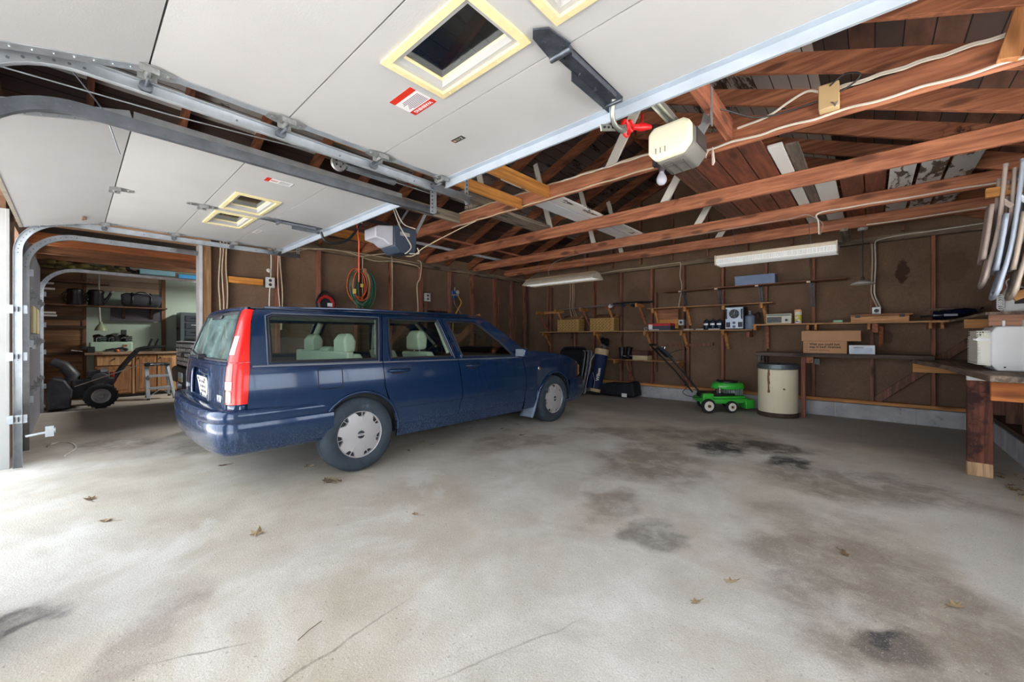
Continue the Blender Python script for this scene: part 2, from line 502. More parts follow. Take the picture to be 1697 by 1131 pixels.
# --- back wall: fibreboard sheet, studs, plates, block curb
YS = YB + .10        # face of the sheathing
m = MB(); m.box(XL - .1, XR + .2, YS, YS + .06, .18, 2.62)
m.prism([(XL - .1, 2.62), (XR + .2, 2.62), (XR + .2, 2.72), (-2.55, 4.2), (XL - .1, 2.72)], 'Y', YS, YS + .06)
wb = m.build('wall_back', BOARD); tag(wb, kind='structure')
back_studs = [-5.49, -4.84, -4.30, -3.69, -3.06, -2.485, -1.85, -1.23, -.635, .0, .574]
for i, x in enumerate(back_studs):
    m = MB(); m.box(x - .02, x + .02, YB + .005, YS, .25, 2.40)
    m.build('stud', STUDM if i % 2 else REDZ, wb, bevel=.003)
for x in (-4.5, -3.9, -3.3, -2.7, -2.1, -1.5, -.9, -.3, .3):
    ht = 4.12 - abs(x + 2.55) * .4167
    m = MB(); m.box(x - .02, x + .02, YS - .07, YS, 2.52, ht); m.build('gable_stud', STUDM, wb)
for x, h in ((-3.02, 1.6), (-4.79, .9), (-2.43, 1.1), (-5.44, 1.9)):
    m = MB(); m.box(x, x + .045, YB + .01, YS, .25 + (h - .9) * .3, h + .35); m.build('scab_stud', STUDM, wb, bevel=.003)
m = MB(); m.box(XL, XR + .1, YB, YS, 2.40, 2.48); m.build('top_plate', PLATE, wb, bevel=.004)
m = MB(); m.box(XL, XR + .1, YB - .03, YS, .205, .25); m.build('sill_plate', PINE, wb, bevel=.004)
m = MB(); m.bar((-.62 + .66, YB + .05, .26), (.98, YB + .05, 1.16), .09, .035, (0, 1, 0)); m.build('diagonal_brace', STUDM, wb, bevel=.003)
m = MB(); m.bar((-3.05, YB + .04, .95), (-2.0, YB + .04, 1.0), .05, .05, (0, 1, 0)); m.build('stud_block', STUDM, wb)
m = MB()
m.m = 0; x = XL; k = 0
while x < XR + .1:
    m.box(x + .005, min(x + .40, XR + .1), YB - .06, YB + .2, 0, .2); x += .406
m.m = 1; m.box(XL, XR + .1, YB - .054, YB + .19, 0, .198)
m.build('block_course', [BLOCK, MORTAR], wb, bevel=.003)

# --- left wall (between this bay and the third bay), opening from Y=-0.3 to Y=1.06
XSL = XL - .10
m = MB(); m.box(XSL - .06, XSL, 1.13, YB + .1, .0, 2.68); m.box(XSL - .06, XSL, YF, 1.13, 2.5, 2.68)
wl = m.build('wall_left', BOARD); tag(wl, kind='structure')
for i, y in enumerate([1.29, 1.91, 2.46, 3.06, 3.66, 4.27, 4.95, 5.53, 6.2, 6.74, 7.2]):
    m = MB(); m.box(XSL, XL - .005, y - .022, y + .022, .05, 2.40); m.build('stud', REDZ if i % 3 else STUDM, wl, bevel=.003)
for y, z0, z1 in ((4.33, .9, 1.75), (6.25, 1.2, 2.0), (6.8, 1.0, 1.7), (5.6, .2, 1.2)):
    m = MB(); m.box(XSL + .01, XL, y, y + .05, z0, z1); m.build('scab_stud', STUDM, wl, bevel=.003)
m = MB(); m.box(XSL, XL, 1.06, YB, 2.40, 2.48); m.build('top_plate', PLATEY, wl, bevel=.004)
m = MB(); m.box(XSL, XL, 1.13, YB, 0, .06); m.build('sill_plate', PLATEY, wl)
m = MB(); m.box(XSL - .05, XL + .01, YF, 1.15, 2.245, 2.50); m.build('header_beam', wood('old_header_wood', (176, 132, 92), (216, 174, 128), 'Y'), wl, bevel=.005)
m = MB(); m.box(XSL - .05, XL + .02, 1.06, 1.15, 0, 2.245); m.build('door_post', wood('old_post_wood', (126, 92, 62), (166, 128, 92), 'Z'), wl, bevel=.005)
m = MB(); m.box(XSL - .06, XL + .035, 1.03, 1.062, 0, 2.245); m.build('door_casing', mat('worn_white_casing', (196, 194, 196), .6, 0, .12, 6, dirt=((120, 122, 138), 5, .6)), wl, bevel=.002)
m = MB(); m.box(XSL + .002, XL - .03, 4.30, 4.93, 1.62, 1.66); m.build('niche_rail', STUDM, wl)
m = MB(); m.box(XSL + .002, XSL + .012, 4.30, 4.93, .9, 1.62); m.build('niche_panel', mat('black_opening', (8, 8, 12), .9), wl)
m = MB(); m.bar((XL + .02, 5.45, 1.5), (XL + .12, 5.60, 1.58), .05, .05); m.build('nailed_block', PINEY, wl)

# --- right wall: block curb with studs
m = MB()
for q in ((YF, .2, .18, 2.66), (2.2, 2.5, .18, 2.66), (4.2, YB + .1, .18, 2.66), (.2, 2.2, .18, .85), (.2, 2.2, 2.1, 2.66), (2.5, 4.2, .18, .95), (2.5, 4.2, 2.15, 2.66)): m.box(XR + .11, XR + .17, q[0], q[1], q[2], q[3])
wr = m.build('wall_right', BOARD); tag(wr, kind='structure')
for y in (.16, 2.24, 2.46, 4.24, 5.1, 5.7, 6.3, 6.9):
    m = MB(); m.box(XR + .0, XR + .11, y - .02, y + .02, .25, 2.4); m.build('stud', STUDM, wr, bevel=.003)
m = MB(); m.box(XR, XR + .11, YF, YB, 2.40, 2.48); m.build('top_plate', PLATEY, wr, bevel=.004)
m = MB(); m.box(XR - .03, XR + .11, YF, YB - .06, .205, .25); m.build('sill_plate', wood('dark_sill', (54, 42, 36), (84, 66, 54), 'Y'), wr, bevel=.004)
m = MB(); m.m = 0; y = YF
while y < YB - .1:
    m.box(XR - .04, XR + .2, y + .005, min(y + .40, YB - .07), 0, .2); y += .406
m.m = 1; m.box(XR - .034, XR + .19, YF, YB - .07, 0, .198)
m.build('block_course', [BLOCK, MORTAR], wr, bevel=.003)

m = MB(); m.box(XR + .08, XR + .19, .2, .26, .85, 2.1); m.box(XR + .08, XR + .19, 2.14, 2.2, .85, 2.1); m.box(XR + .08, XR + .19, .2, 2.2, .85, .91); m.box(XR + .08, XR + .19, .2, 2.2, 2.04, 2.1); m.box(XR + .12, XR + .15, 1.18, 1.22, .91, 2.04)
tag(m.build('window_1', WHITEPAINT, bevel=.003), kind='structure')  # made-up window out of view, added to bring daylight into the depths
m = MB(); m.box(XR + .08, XR + .19, 2.5, 2.56, .95, 2.15); m.box(XR + .08, XR + .19, 4.14, 4.2, .95, 2.15); m.box(XR + .08, XR + .19, 2.5, 4.2, .95, 1.01); m.box(XR + .08, XR + .19, 2.5, 4.2, 2.09, 2.15); m.box(XR + .12, XR + .15, 3.33, 3.37, 1.01, 2.09)
tag(m.build('window_2', WHITEPAINT, bevel=.003), kind='structure')  # second made-up window, added to brighten the rear of the garage
# --- front wall with the three door openings (only lets daylight in where the doors stand)
WF_ = mat('front_wall_wood', (120, 88, 66), .85, 0, .2, 6)
m = MB()
m.box(.52, XR + .2, YF - .1, YF + .04, 0, 2.3); m.box(-2.60, -2.21, YF - .1, YF + .04, 0, 2.3)
m.box(-6.18, -5.44, YF - .1, YF + .04, 0, 2.3)
m.box(-8.95, -6.18, YF - .1, YF + .04, 2.2, 2.3); m.box(X3 - .1, -8.95, YF - .1, YF + .04, 0, 2.3)
m.prism([(XL - .2, 2.3), (XR + .2, 2.3), (XR + .2, 2.72), (-2.55, 4.22), (XL - .2, 2.72)], 'Y', YF - .1, YF + .04)
m.box(X3 - .1, XL - .2, YF - .1, YF + .04, 2.3, 2.9)
wf = m.build('wall_front', WF_); tag(wf, kind='structure')
m = MB(); m.box(-5.44, -5.415, YF - .12, YF + .06, 0, 2.2); m.box(-5.50, -5.415, YF + .04, YF + .06, 0, 2.2)
tag(m.build('trim_1', mat('weathered_white_trim', (168, 168, 166), .7, 0, .05, 5), bevel=.003), kind='structure')

# --- roof: rafters under painted and bare boards, ridge along Y
RZ, SL = 4.0, .4167
def roof_mat():
    t = NT('roof_boards')
    tc = t.new('ShaderNodeTexCoord'); P = tc.outputs['Object']
    s = t.new('ShaderNodeSeparateXYZ'); t.link(P, s.inputs[0])
    ax = t.math('ABSOLUTE', s.outputs['X'])
    q = t.math('DIVIDE', ax, .135)
    idx = t.math('FLOOR', q); fr = t.math('FRACT', q)
    sgn = t.math('SIGN', s.outputs['X'])
    wn = t.new('ShaderNodeTexWhiteNoise', noise_dimensions='2D')
    cb = t.new('ShaderNodeCombineXYZ'); t.link(idx, cb.inputs[0]); t.link(sgn, cb.inputs[1]); t.link(cb.outputs[0], wn.inputs['Vector'])
    mp = t.new('ShaderNodeMapping'); mp.inputs['Scale'].default_value = (1, .25, 1); t.link(P, mp.inputs['Vector'])
    n = t.noise(mp.outputs[0], 6, 9, .7, .3)
    white = t.ramp(t.noise(mp.outputs[0], 2.5, 5), [(.3, lin((206, 205, 202))), (.7, lin((238, 238, 236)))])
    bare = t.ramp(t.noise(mp.outputs[0], 14, 5), [(.3, lin((74, 58, 50))), (.7, lin((116, 94, 80)))])
    thr = t.math('ADD', .50, t.math('MULTIPLY', wn.outputs['Value'], .16))
    f = t.math('MULTIPLY', t.math('SUBTRACT', n, thr), 28.0)
    fc = t.new('ShaderNodeClamp'); t.link(f, fc.inputs['Value'])
    col = t.mix(fc.outputs[0], white, bare)
    dark = t.ramp(t.noise(mp.outputs[0], 12, 5), [(.3, lin((82, 58, 48))), (.7, lin((126, 90, 76)))])
    dark = t.mix(t.mr(wn.outputs['Value'], .45, .55, 0, .7), dark, lin((70, 64, 62)))
    lim = t.math('GREATER_THAN', ax, 2.23)
    col = t.mix(lim, col, dark)
    gap = t.math('LESS_THAN', t.math('MINIMUM', fr, t.math('SUBTRACT', 1.0, fr)), .026)
    col = t.mix(gap, col, lin((16, 13, 12)))
    t.base(col); t.set(Roughness=.85)
    t.bump(t.math('SUBTRACT', 1.0, gap), .6, .01)
    return t.m
m = MB()
for sg in (-1, 1):
    e = 3.85
    z0 = .16
    m.add([(0, -.7, z0), (sg * e, -.7, z0 - e * SL), (sg * e, 8.0, z0 - e * SL), (0, 8.0, z0),
           (0, -.7, z0 + .03), (sg * e, -.7, z0 + .03 - e * SL), (sg * e, 8.0, z0 + .03 - e * SL), (0, 8.0, z0 + .03)],
          [(0, 1, 2, 3), (4, 5, 6, 7), (0, 1, 5, 4), (1, 2, 6, 5), (2, 3, 7, 6), (3, 0, 4, 7)])
roof = m.build('ceiling', roof_mat(), loc=None); roof.location = (-2.55, 0, RZ); ROOT[roof.name] = Matrix.Translation((-2.55, 0, RZ))
tag(roof, kind='structure')
L = math.hypot(1, SL)
for i in range(13):
    y = .1 + i * .6
    for sg in (-1, 1):
        m = MB()
        a = Vector((-2.55 + sg * .01, y, RZ + .084)); b = Vector((-2.55 + sg * 3.75, y, RZ + .084 - 3.75 * SL))
        m.bar(a, b, .042, .145)
        m.build('rafter', RAFT if sg < 0 else REDX, roof, world=True, bevel=.003)
m = MB(); m.box(-2.57, -2.53, YF, YB + .1, RZ - .02, RZ + .15); m.build('ridge_board', RAFT, roof, world=True)
# whitewashed braces between the tie beams and the rafters
def strut(a, b, w=.09, t_=.03, mt=PEELZ):
    m = MB(); m.bar(a, b, t_, w, (1, 0, 0)); m.build('brace', mt, roof, world=True, bevel=.003)
# ================================================================== overhead doors, raised under the ceiling
PANEL = mat('white_door_skin', (180, 180, 181), .5, 0, .035, 3, .12, 160, dirt=((176, 170, 160), 1.4, .70))
CREAM = mat('cream_window_trim', (226, 212, 164), .5, 0, .06, 6, dirt=((150, 128, 86), 24, .70))
PANE = glass('dusty_pane', (.55, .56, .56), .12, .10, .8)
RED = mat('label_red', (196, 44, 24), .5, 0, .1, 20)
LABELW = mat('label_white', (232, 230, 232), .5, 0, .03, 20)
INK = mat('print_ink', (84, 84, 104), .6, 0, .1, 20)
INKB = mat('black_ink', (28, 26, 28), .6, 0, .1, 20)
HINGE = mat('hinge_steel', (150, 152, 152), .4, .6, .3, 30)
FRAMEBLUE = mat('coated_rail', (176, 186, 198), .42, .35, .1, 6)
GAPM = mat('panel_joint', (70, 68, 64), .8)

def hinge(par, x, y, z, w=.16, roller=False, sx=1, tilt=0):
    m = MB()
    m.prism([(x - .028, y - w / 2), (x + .028, y - w / 2), (x + .045, y - .03), (x + .045, y + .03), (x + .028, y + w / 2), (x - .028, y + w / 2), (x - .045, y + .03), (x - .045, y - .03)], 'Z', z - .003, z)
    m.cyl((x - .04, y, z - .012), (x + .04, y, z - .012), .011, n=10)
    for q in (-1, 1):
        m.cyl((x, y + q * w * .36, z - .009), (x, y + q * w * .36, z), .009, n=8)
        m.box(x + q * .036 - .003, x + q * .036 + .003, y - .03, y + .03, z - .026, z)
    h = m.build('hinge', HINGE, par, world=True)
    if roller:
        m = MB(); m.cyl((x, y, z - .034), (x - sx * .09, y, z - .034), .006, n=8)
        m.cyl((x - sx * .07, y, z - .034), (x - sx * .09, y, z - .034), .022, n=16)
        m.build('roller', DARKSTEEL, h, world=True)
    return h

def window(par, cx, cy, z):
    ow, oh, iw, ih = .25, .152, .192, .098
    m = MB()
    zi = z + .018
    a = [(cx - ow, cy - oh), (cx + ow, cy - oh), (cx + ow, cy + oh), (cx - ow, cy + oh)]
    b = [(cx - ow + .030, cy - oh + .026), (cx + ow - .030, cy - oh + .026), (cx + ow - .030, cy + oh - .026), (cx - ow + .030, cy + oh - .026)]
    c = [(cx - iw, cy - ih), (cx + iw, cy - ih), (cx + iw, cy + ih), (cx - iw, cy + ih)]
    rings = [[(p[0], p[1], z) for p in a], [(p[0], p[1], z - .008) for p in a], [(p[0], p[1], z - .011) for p in b],
             [(p[0], p[1], z - .001) for p in [(q[0] * 1, q[1]) for q in b]], [(p[0], p[1], zi + .022) for p in c], [(p[0] + (.004 if p[0] < cx else -.004), p[1] + (.004 if p[1] < cy else -.004), zi + .022) for p in c]]
    vs = [p for r in rings for p in r]; fs = []
    for i in range(len(rings) - 1):
        for k in range(4):
            fs.append((i * 4 + k, i * 4 + (k + 1) % 4, i * 4 + 4 + (k + 1) % 4, i * 4 + 4 + k))
    m.add(vs, fs)
    for k in range(4):
        for j in range(5):
            p, q = a[k], a[(k + 1) % 4]; t = (j + .5) / 5
            x, y = p[0] + (q[0] - p[0]) * t, p[1] + (q[1] - p[1]) * t
            x += (cx - x) * .045; y += (cy - y) * .075
            m.cyl((x, y, z - .0125), (x, y, z - .010), .0035, n=6)
    f = m.build('window_frame', CREAM, par, world=True, angle=20)
    m = MB(); m.box(cx - iw, cx + iw, cy - ih, cy + ih, zi + .018, zi + .021)
    m.build('pane', PANE, f, world=True)

def overhead(name, x0, x1, label, hinge_xs, tilt_drop=.135):
    d = thing(name, label, 'garage door', ((x0 + x1) / 2, .9, 2.17), kind='structure')
    z0, z1 = 2.17, 2.215
    cx = (x0 + x1) / 2
    for i in range(3):
        y0, y1 = .2 + .5 * i + .003, .7 + .5 * i - .003
        m = MB()
        if i != 1: m.box(x0, x1, y0, y1, z0, z1)
        else:
            xs = [x0, cx - .305 - .2, cx - .305 + .2, cx + .305 - .2, cx + .305 + .2, x1]
            ya, yb = .945 - .105, .945 + .105
            for k in range(5):
                if k % 2 == 0: m.box(xs[k], xs[k + 1], y0, y1, z0, z1)
                else: m.box(xs[k], xs[k + 1], y0, ya, z0, z1); m.box(xs[k], xs[k + 1], yb, y1, z0, z1)
        m.build('section', PANEL, d, world=True)
    # bottom section still leaning into the curve of the track
    a = math.atan2(tilt_drop, .5)
    m = MB(); m.box(x0, x1, -.497, 0, 0, .045)
    m.xf(Matrix.Translation((0, .197, z0)) @ Matrix.Rotation(a, 4, 'X'))
    s = m.build('section', PANEL, d, world=True)
    m = MB(); m.box(x0, x1, -.515, -.495, -.004, .05)
    m.xf(Matrix.Translation((0, .197, z0)) @ Matrix.Rotation(a, 4, 'X'))
    m.build('bottom_seal', mat('worn_seal', (150, 140, 128), .8, 0, .2, 20), d, world=True)
    # steel along both ends
    for sg, x in ((1, x0), (-1, x1)):
        m = MB()
        m.box(min(x, x + sg * .045), max(x, x + sg * .045), .2, 1.69, z0 - .004, z0 - .0005)
        m.box(min(x, x - sg * .003), max(x, x - sg * .003), .2, 1.69, z0 - .004, z1)
        m.build('end_stile', STEEL, d, world=True)
        m = MB(); m.box(min(x, x + sg * .045), max(x, x + sg * .045), -.49, 0, -.004, -.0005)
        m.box(min(x, x - sg * .003), max(x, x - sg * .003), -.49, 0, -.004, .045)
        for k in range(9): m.cyl((x + sg * .022, -.45 + k * .05, -.008), (x + sg * .022, -.45 + k * .05, -.003), .004, n=6)
        m.xf(Matrix.Translation((0, .197, z0)) @ Matrix.Rotation(a, 4, 'X'))
        m.build('end_stile', STEEL, d, world=True)
        for y in (.2, .7, 1.2): hinge(d, x + sg * .022, y, z0 - .004, .17, True, sg)
        hinge(d, x + sg * .022, 1.64, z0 - .004, .1, True, sg)
    # reinforcing rail across the inner edge
    m = MB()
    m.box(x0, x1, 1.690, 1.694, z0 - .052, z1); m.box(x0, x1, 1.655, 1.694, z0 - .004, z0 - .0005)
    m.box(x0, x1, 1.680, 1.692, z0 - .053, z0 - .049)
    m.build('reinforcing_rail', FRAMEBLUE, d, world=True)
    for hx in hinge_xs:
        for y in (.2, .7): hinge(d, hx, y, z0, .2)
    for q in (-1, 1): window(d, cx + q * .305, .945, z0)
    return d

d1 = overhead('door_1', -2.135, .445, 'nearest white overhead garage door raised overhead, lit opener arm bolted to it', [])
d2 = overhead('door_2', -5.275, -2.675, 'white overhead garage door raised above the blue wagon, two small cream windows', [-3.975])

def opener_bracket(par, x, y0, y1, mt):
    m = MB(); z = 2.168
    m.box(x - .035, x + .035, y0, y1, z - .006, z)
    m.box(x - .035, x - .031, y0 + .1, y1, z - .045, z); m.box(x + .031, x + .035, y0, y1 - .06, z - .03, z)
    m.prism([(x - .05, y0 - .03), (x + .05, y0 - .03), (x + .035, y0 - .14), (x - .01, y0 - .17), (x - .035, y0 - .14)], 'Z', z - .012, z - .006)
    for k in range(8): m.cyl((x + (.018 if k % 2 else -.018), y0 - .1 + k * (y1 - y0 + .08) / 8, z - .014), (x + (.018 if k % 2 else -.018), y0 - .1 + k * (y1 - y0 + .08) / 8, z - .004), .009, n=8)
    m.cyl((x - .045, y0 - .02, z - .02), (x + .045, y0 - .02, z - .02), .012, n=10)
    m.cyl((x - .045, y1 - .03, z - .03), (x + .045, y1 - .03, z - .03), .008, n=8)
    return m.build('opener_bracket', mt, par, world=True)
opener_bracket(d1, -.845, 1.22, 1.62, mat('bracket_steel', (96, 102, 112), .4, .8, .3, 20))
opener_bracket(d2, -3.975, 1.27, 1.62, DARKSTEEL)

# stickers on the doors
zl = 2.1695
def sticker(par, name, M, w, h, bands, mt):
    """flat printed label lying on the panel"""
    m = MB(); m.add([(0, 0, 0), (w, 0, 0), (w, h, 0), (0, h, 0), (0, 0, .0006), (w, 0, .0006), (w, h, .0006), (0, h, .0006)], [(0, 1, 2, 3), (4, 5, 6, 7), (0, 1, 5, 4), (1, 2, 6, 5), (2, 3, 7, 6), (3, 0, 4, 7)])
    m.xf(M); s = m.build(name, mt, par, world=True)
    for (x0, x1, y0, y1, bm_) in bands:
        q = MB(); q.box(x0, x1, y0, y1, .0006, .0010); q.xf(M); q.build('printed_band', bm_, s, world=True)
    return s
# text faces down, read from the inside end of the door
M = frame((-1.44, 1.10, zl), (-1, 0, 0), (0, -1, 0)); M = frame((-1.445, .955, zl), (-1, .0, 0), (0, 1, 0))
s = sticker(d1, 'warning_label', M, .165, .14, [(0, .165, .108, .14, RED), (0, .165, 0, .03, RED)] + [(.012, .12 + .03 * ((k * 7) % 4) / 4, .098 - k * .0075, .101 - k * .0075, INK) for k in range(8)], LABELW)
text('lettering', 'WARNING', .026, M @ Matrix.Translation((.0825, .115, .0011)), LABELW, s, .0003, align='CENTER', bold=.0006)
M2 = frame((-1.595, 1.365, zl), (-1, 0, 0), (0, 1, 0))
s = sticker(d1, 'maker_label', M2, .085, .034, [(.03, .06, .008, .026, mat('label_grey', (120, 122, 106), .6)), (.064, .078, .008, .026, mat('label_pink', (178, 140, 122), .6))], INKB)
text('lettering', 'Z', .022, M2 @ Matrix.Translation((.010, .009, .0011)), LABELW, s, .0003)
M3 = frame((-3.63, .62, zl), (0, 1, 0), (1, 0, 0)); M3 = frame((-3.30, .99 + .02, zl), (-1, 0, 0), (0, 1, 0))
s = sticker(d2, 'warning_label', frame((-3.03, .86, zl), (0, 1, 0), (1, 0, 0)), .17, .075, [(0, .03, 0, .075, RED), (.035, .075, .02, .05, mat('label_pinkish', (206, 168, 160), .6)), (.165, .17, 0, .075, INK)] + [(.085, .15, .012 + k * .011, .015 + k * .011, INK) for k in range(5)], LABELW)
s = sticker(d2, 'faded_label', frame((-4.46, 1.21, zl), (-1, .0, 0), (0, 1, 0)), .17, .05, [(.01 + .02 * k, .024 + .02 * k, .012, .04, mat('faded_ink', (176, 172, 168), .7)) for k in range(7)], mat('faded_paper', (206, 204, 200), .7))
m = MB()
for k in range(5): m.ball((-5.05 + .03 * k, .06 + .012 * (k % 2), 2.166 - (.137) * .27), .018, 8, 6, (1, .5, .25))
m.build('rust_spot', mat('rust_stain', (124, 92, 66), .8, 0, .3, 30), d2, world=True)

# ------------------------------------------------------------------ tracks
def track(name, label, path, x, sg, mt=STEEL, hangers=(), w=.05, dep=.026, group=None):
    """C channel following path [(y,z)], open towards sg"""
    P = [Vector((0, a, b)) for a, b in path]
    prof = [(-w / 2, dep), (-w / 2, 0), (w / 2, 0), (w / 2, dep)]
    vs = []
    for i, p in enumerate(P):
        t = (P[min(i + 1, len(P) - 1)] - P[max(i - 1, 0)]).normalized()
        n = Vector((0, -t.z, t.y))
        for (a, d) in prof: vs.append(Vector((x + sg * (d - dep), 0, 0)) + p + n * a)
    fs = []
    for i in range(len(P) - 1):
        for k in range(3): fs.append((i * 4 + k, i * 4 + k + 1, i * 4 + 5 + k, i * 4 + 4 + k))
    m = MB(); m.add(vs, fs)
    base = (x, path[0][0], path[0][1])
    t = thing(name, label, 'door track', base, group=group)
    o = m.build('channel', mt, t, world=True, recalc=False)
    md = o.modifiers.new('thickness', 'SOLIDIFY'); md.thickness = .0022
    m = MB()
    for k in range(2, 40):
        i = int(k / 40 * (len(P) - 1)); p = P[i]
        m.cyl((x - sg * (dep + .002), p.y, p.z), (x - sg * (dep - .004), p.y, p.z), .005, n=8)
    m.build('bolt', DARKSTEEL, t, world=True)
    for (y, za, zb) in hangers:
        m = MB(); xx = x - sg * .03
        m.box(min(xx, xx - sg * .003), max(xx, xx - sg * .003), y - .018, y + .018, za, zb)
        m.box(min(xx, xx - sg * .035), max(xx, xx - sg * .035), y + .015, y + .018, za, zb)
        n = int((zb - za) / .03)
        m.build('hanger', STEEL, t, world=True)
        m = MB()
        for k in range(n):
            m.box(min(xx + sg * .001, xx - sg * .004), max(xx + sg * .001, xx - sg * .004), y - .005, y + .005, za + .01 + k * .03, za + .022 + k * .03)
        m.build('hanger_slot', BLACK, t, world=True)
    return t
def curved(y0, z1, r, y1, n=14, zbase=0.0, zend=None):
    """vertical run at y0, quarter turn of radius r, level run at z1 out to y1"""
    p = [(y0, zbase), (y0, zbase + (z1 - r - zbase) * .5), (y0, z1 - r)]
    for k in range(1, n + 1):
        a = PI / 2 * k / n
        p.append((y0 + r - r * math.cos(a), z1 - r + r * math.sin(a)))
    ze = z1 if zend is None else zend
    for k in range(1, 5): p.append((y0 + r + (y1 - y0 - r) * k / 4, z1 + (ze - z1) * k / 4))
    return p
T1 = track('door_track', 'level steel track carrying the near edge of the nearest raised door', curved(-.31, 2.13, .34, 1.98), -2.185, 1, STEEL, [(1.95, 2.10, 2.42)])
T2 = track('door_track', 'dull steel track above the car on the far side of the gap between the doors', curved(-.31, 2.115, .34, 1.93), -2.60, -1, DARKSTEEL, [(1.90, 2.09, 2.30)])
T3 = track('door_track', 'tall pale steel track curving up from the floor beside the white door jamb', curved(-.31, 2.13, .30, 1.92, zbase=0.01), -5.315, 1, STEEL, [(1.9, 2.10, 2.30)])
T4 = track('door_track', 'curved steel track nearest the wood header of the third bay', curved(-.31, 2.14, .34, 1.02, zbase=0.01), -6.12, -1, STEEL)
T5 = track('door_track', 'far curved steel track left of the third bay door, below the shelves', curved(-.31, 2.13, .36, 1.75, zbase=0.01, zend=2.12), -8.95, 1, STEEL)
# flag brackets fixing the tall tracks to the wall
for par, x, zs in ((T3, -5.345, (.42, .95, 1.35)), (T4, -6.16, (.5, 1.05, 1.75)), (T5, -8.99, (.4, .9, 1.3, 1.75))):
    for z in zs:
        m = MB(); m.box(x - .05, x + .008, -.37, -.345, z - .03, z + .03); m.box(x - .004, x + .006, -.37, -.26, z - .035, z + .035)
        m.build('wall_bracket', STEEL, par, world=True)
        m = MB()
        for q in (-1, 1):
            m.box(x + .004, x + .032 if par is T3 else x + .008, -.318 + q * .011 - .003, -.318 + q * .011 + .003, z - .02, z + .02)
        m.build('slot', BLACK, par, world=True)
m = MB(); m.cyl((-5.33, -.27, .27), (-5.33, -.12, .29), .012, n=10); m.box(-5.36, -5.30, -.16, -.11, .25, .34); m.cyl((-5.33, -.10, .30), (-5.33, -.16, .30), .03, n=12)
tag(m.build('bottom_roller_bracket', STEEL, T3, world=True))

# third bay door, closed
dd = thing('door_3', 'closed grey overhead door of the third bay seen edge on', 'garage door', (-7.55, -.33, 0), kind='structure')
G3 = mat('grey_door_inside', (122, 122, 132), .6, 0, .08, 4)
for k in range(4):
    m = MB(); m.box(-8.88, -6.2, -.355, -.315, .01 + .53 * k, .535 + .53 * k); m.build('section', G3, dd, world=True)
for k in range(1, 4):
    for x in (-6.26, -6.95, -7.55, -8.2, -8.82):
        m = MB(); z = .53 * k
        m.box(x - .03, x + .03, -.315, -.310, z - .07, z + .07); m.prism([(-.312, z - .05), (-.27, z - .01), (-.27, z + .02), (-.312, z + .05)], 'X', x - .025, x - .02)
        m.prism([(-.312, z - .05), (-.27, z - .01), (-.27, z + .02), (-.312, z + .05)], 'X', x + .02, x + .025)
        m.build('hinge', HINGE, dd, world=True)
for x in (-7.2, -7.9):
    m = MB(); m.box(x - .23, x + .23, -.315, -.295, 1.16, 1.47)
    f = m.build('window_frame', CREAM, dd, world=True, bevel=.004)
    m = MB(); m.box(x - .19, x + .19, -.296, -.292, 1.2, 1.43); m.build('pane', mat('daylit_pane', (236, 226, 186), .4), f, world=True)  # daylight behind the pane is put into its pale yellow colour
m = MB(); m.cyl((-6.3, -.25, 1.02), (-6.3, -.32, 1.02), .015, n=10); m.box(-6.4, -6.2, -.27, -.25, 1.0, 1.04); m.build('latch_handle', STEEL, dd, world=True)

# ------------------------------------------------------------------ spring, pulley and cables between the doors
sp = thing('extension_spring', 'steel extension spring and pulley between the two raised doors', 'spring', (-2.39, 1.08, 2.16))
m = MB()
m.lathe((-2.395, 1.08, 2.165), [(.012, -.012), (.042, -.012), (.045, -.006), (.036, 0), (.045, .006), (.042, .012), (.012, .012)], 28, 'X')
p = m.build('pulley', HINGE, sp, world=True)
m = MB()
for k in range(5): m.cyl((-2.382, 1.08 + .022 * math.cos(k * 2 * PI / 5), 2.165 + .022 * math.sin(k * 2 * PI / 5)), (-2.380, 1.08 + .022 * math.cos(k * 2 * PI / 5), 2.165 + .022 * math.sin(k * 2 * PI / 5)), .006, n=8)
m.build('pulley_hole', BLACK, p, world=True)
m = MB(); m.box(-2.41, -2.38, 1.07, 1.16, 2.160, 2.170); m.build('fork', STEEL, sp, world=True)
m = MB()
pts = [(-2.395 + .022 * math.cos(a * .9), 1.13 + a * .0010, 2.165 + .022 * math.sin(a * .9)) for a in range(0, 330)]
m.tube(pts, .0042, 5); m.build('coil', DARKSTEEL, sp, world=True)
m = MB(); m.cyl((-2.395, 1.45, 2.165), (-2.395, 1.75, 2.165), .004, n=6); m.build('anchor_rod', STEEL, sp, world=True)
def cable_thing(name, label, pts, r, mt, smooth=0, cat='cable', n=6, group=None):
    base = tuple(pts[0])
    m = MB(); m.tube(pts, r, n, smooth=smooth)
    return one(name, m, mt, label, cat, base, group)
cable_thing('lift_cable', 'thin steel lift cable running to the pulley between the doors', [(-2.38, -.3, 2.105), (-2.38, .3, 2.13), (-2.395, 1.04, 2.195)], .003, STEEL)
cable_thing('safety_cable', 'thin loose wire hanging across the corner of the raised door above the car', [(-2.36, -.02, 2.20), (-2.62, .1, 2.15), (-3.0, .17, 2.10)], .003, DARKSTEEL)
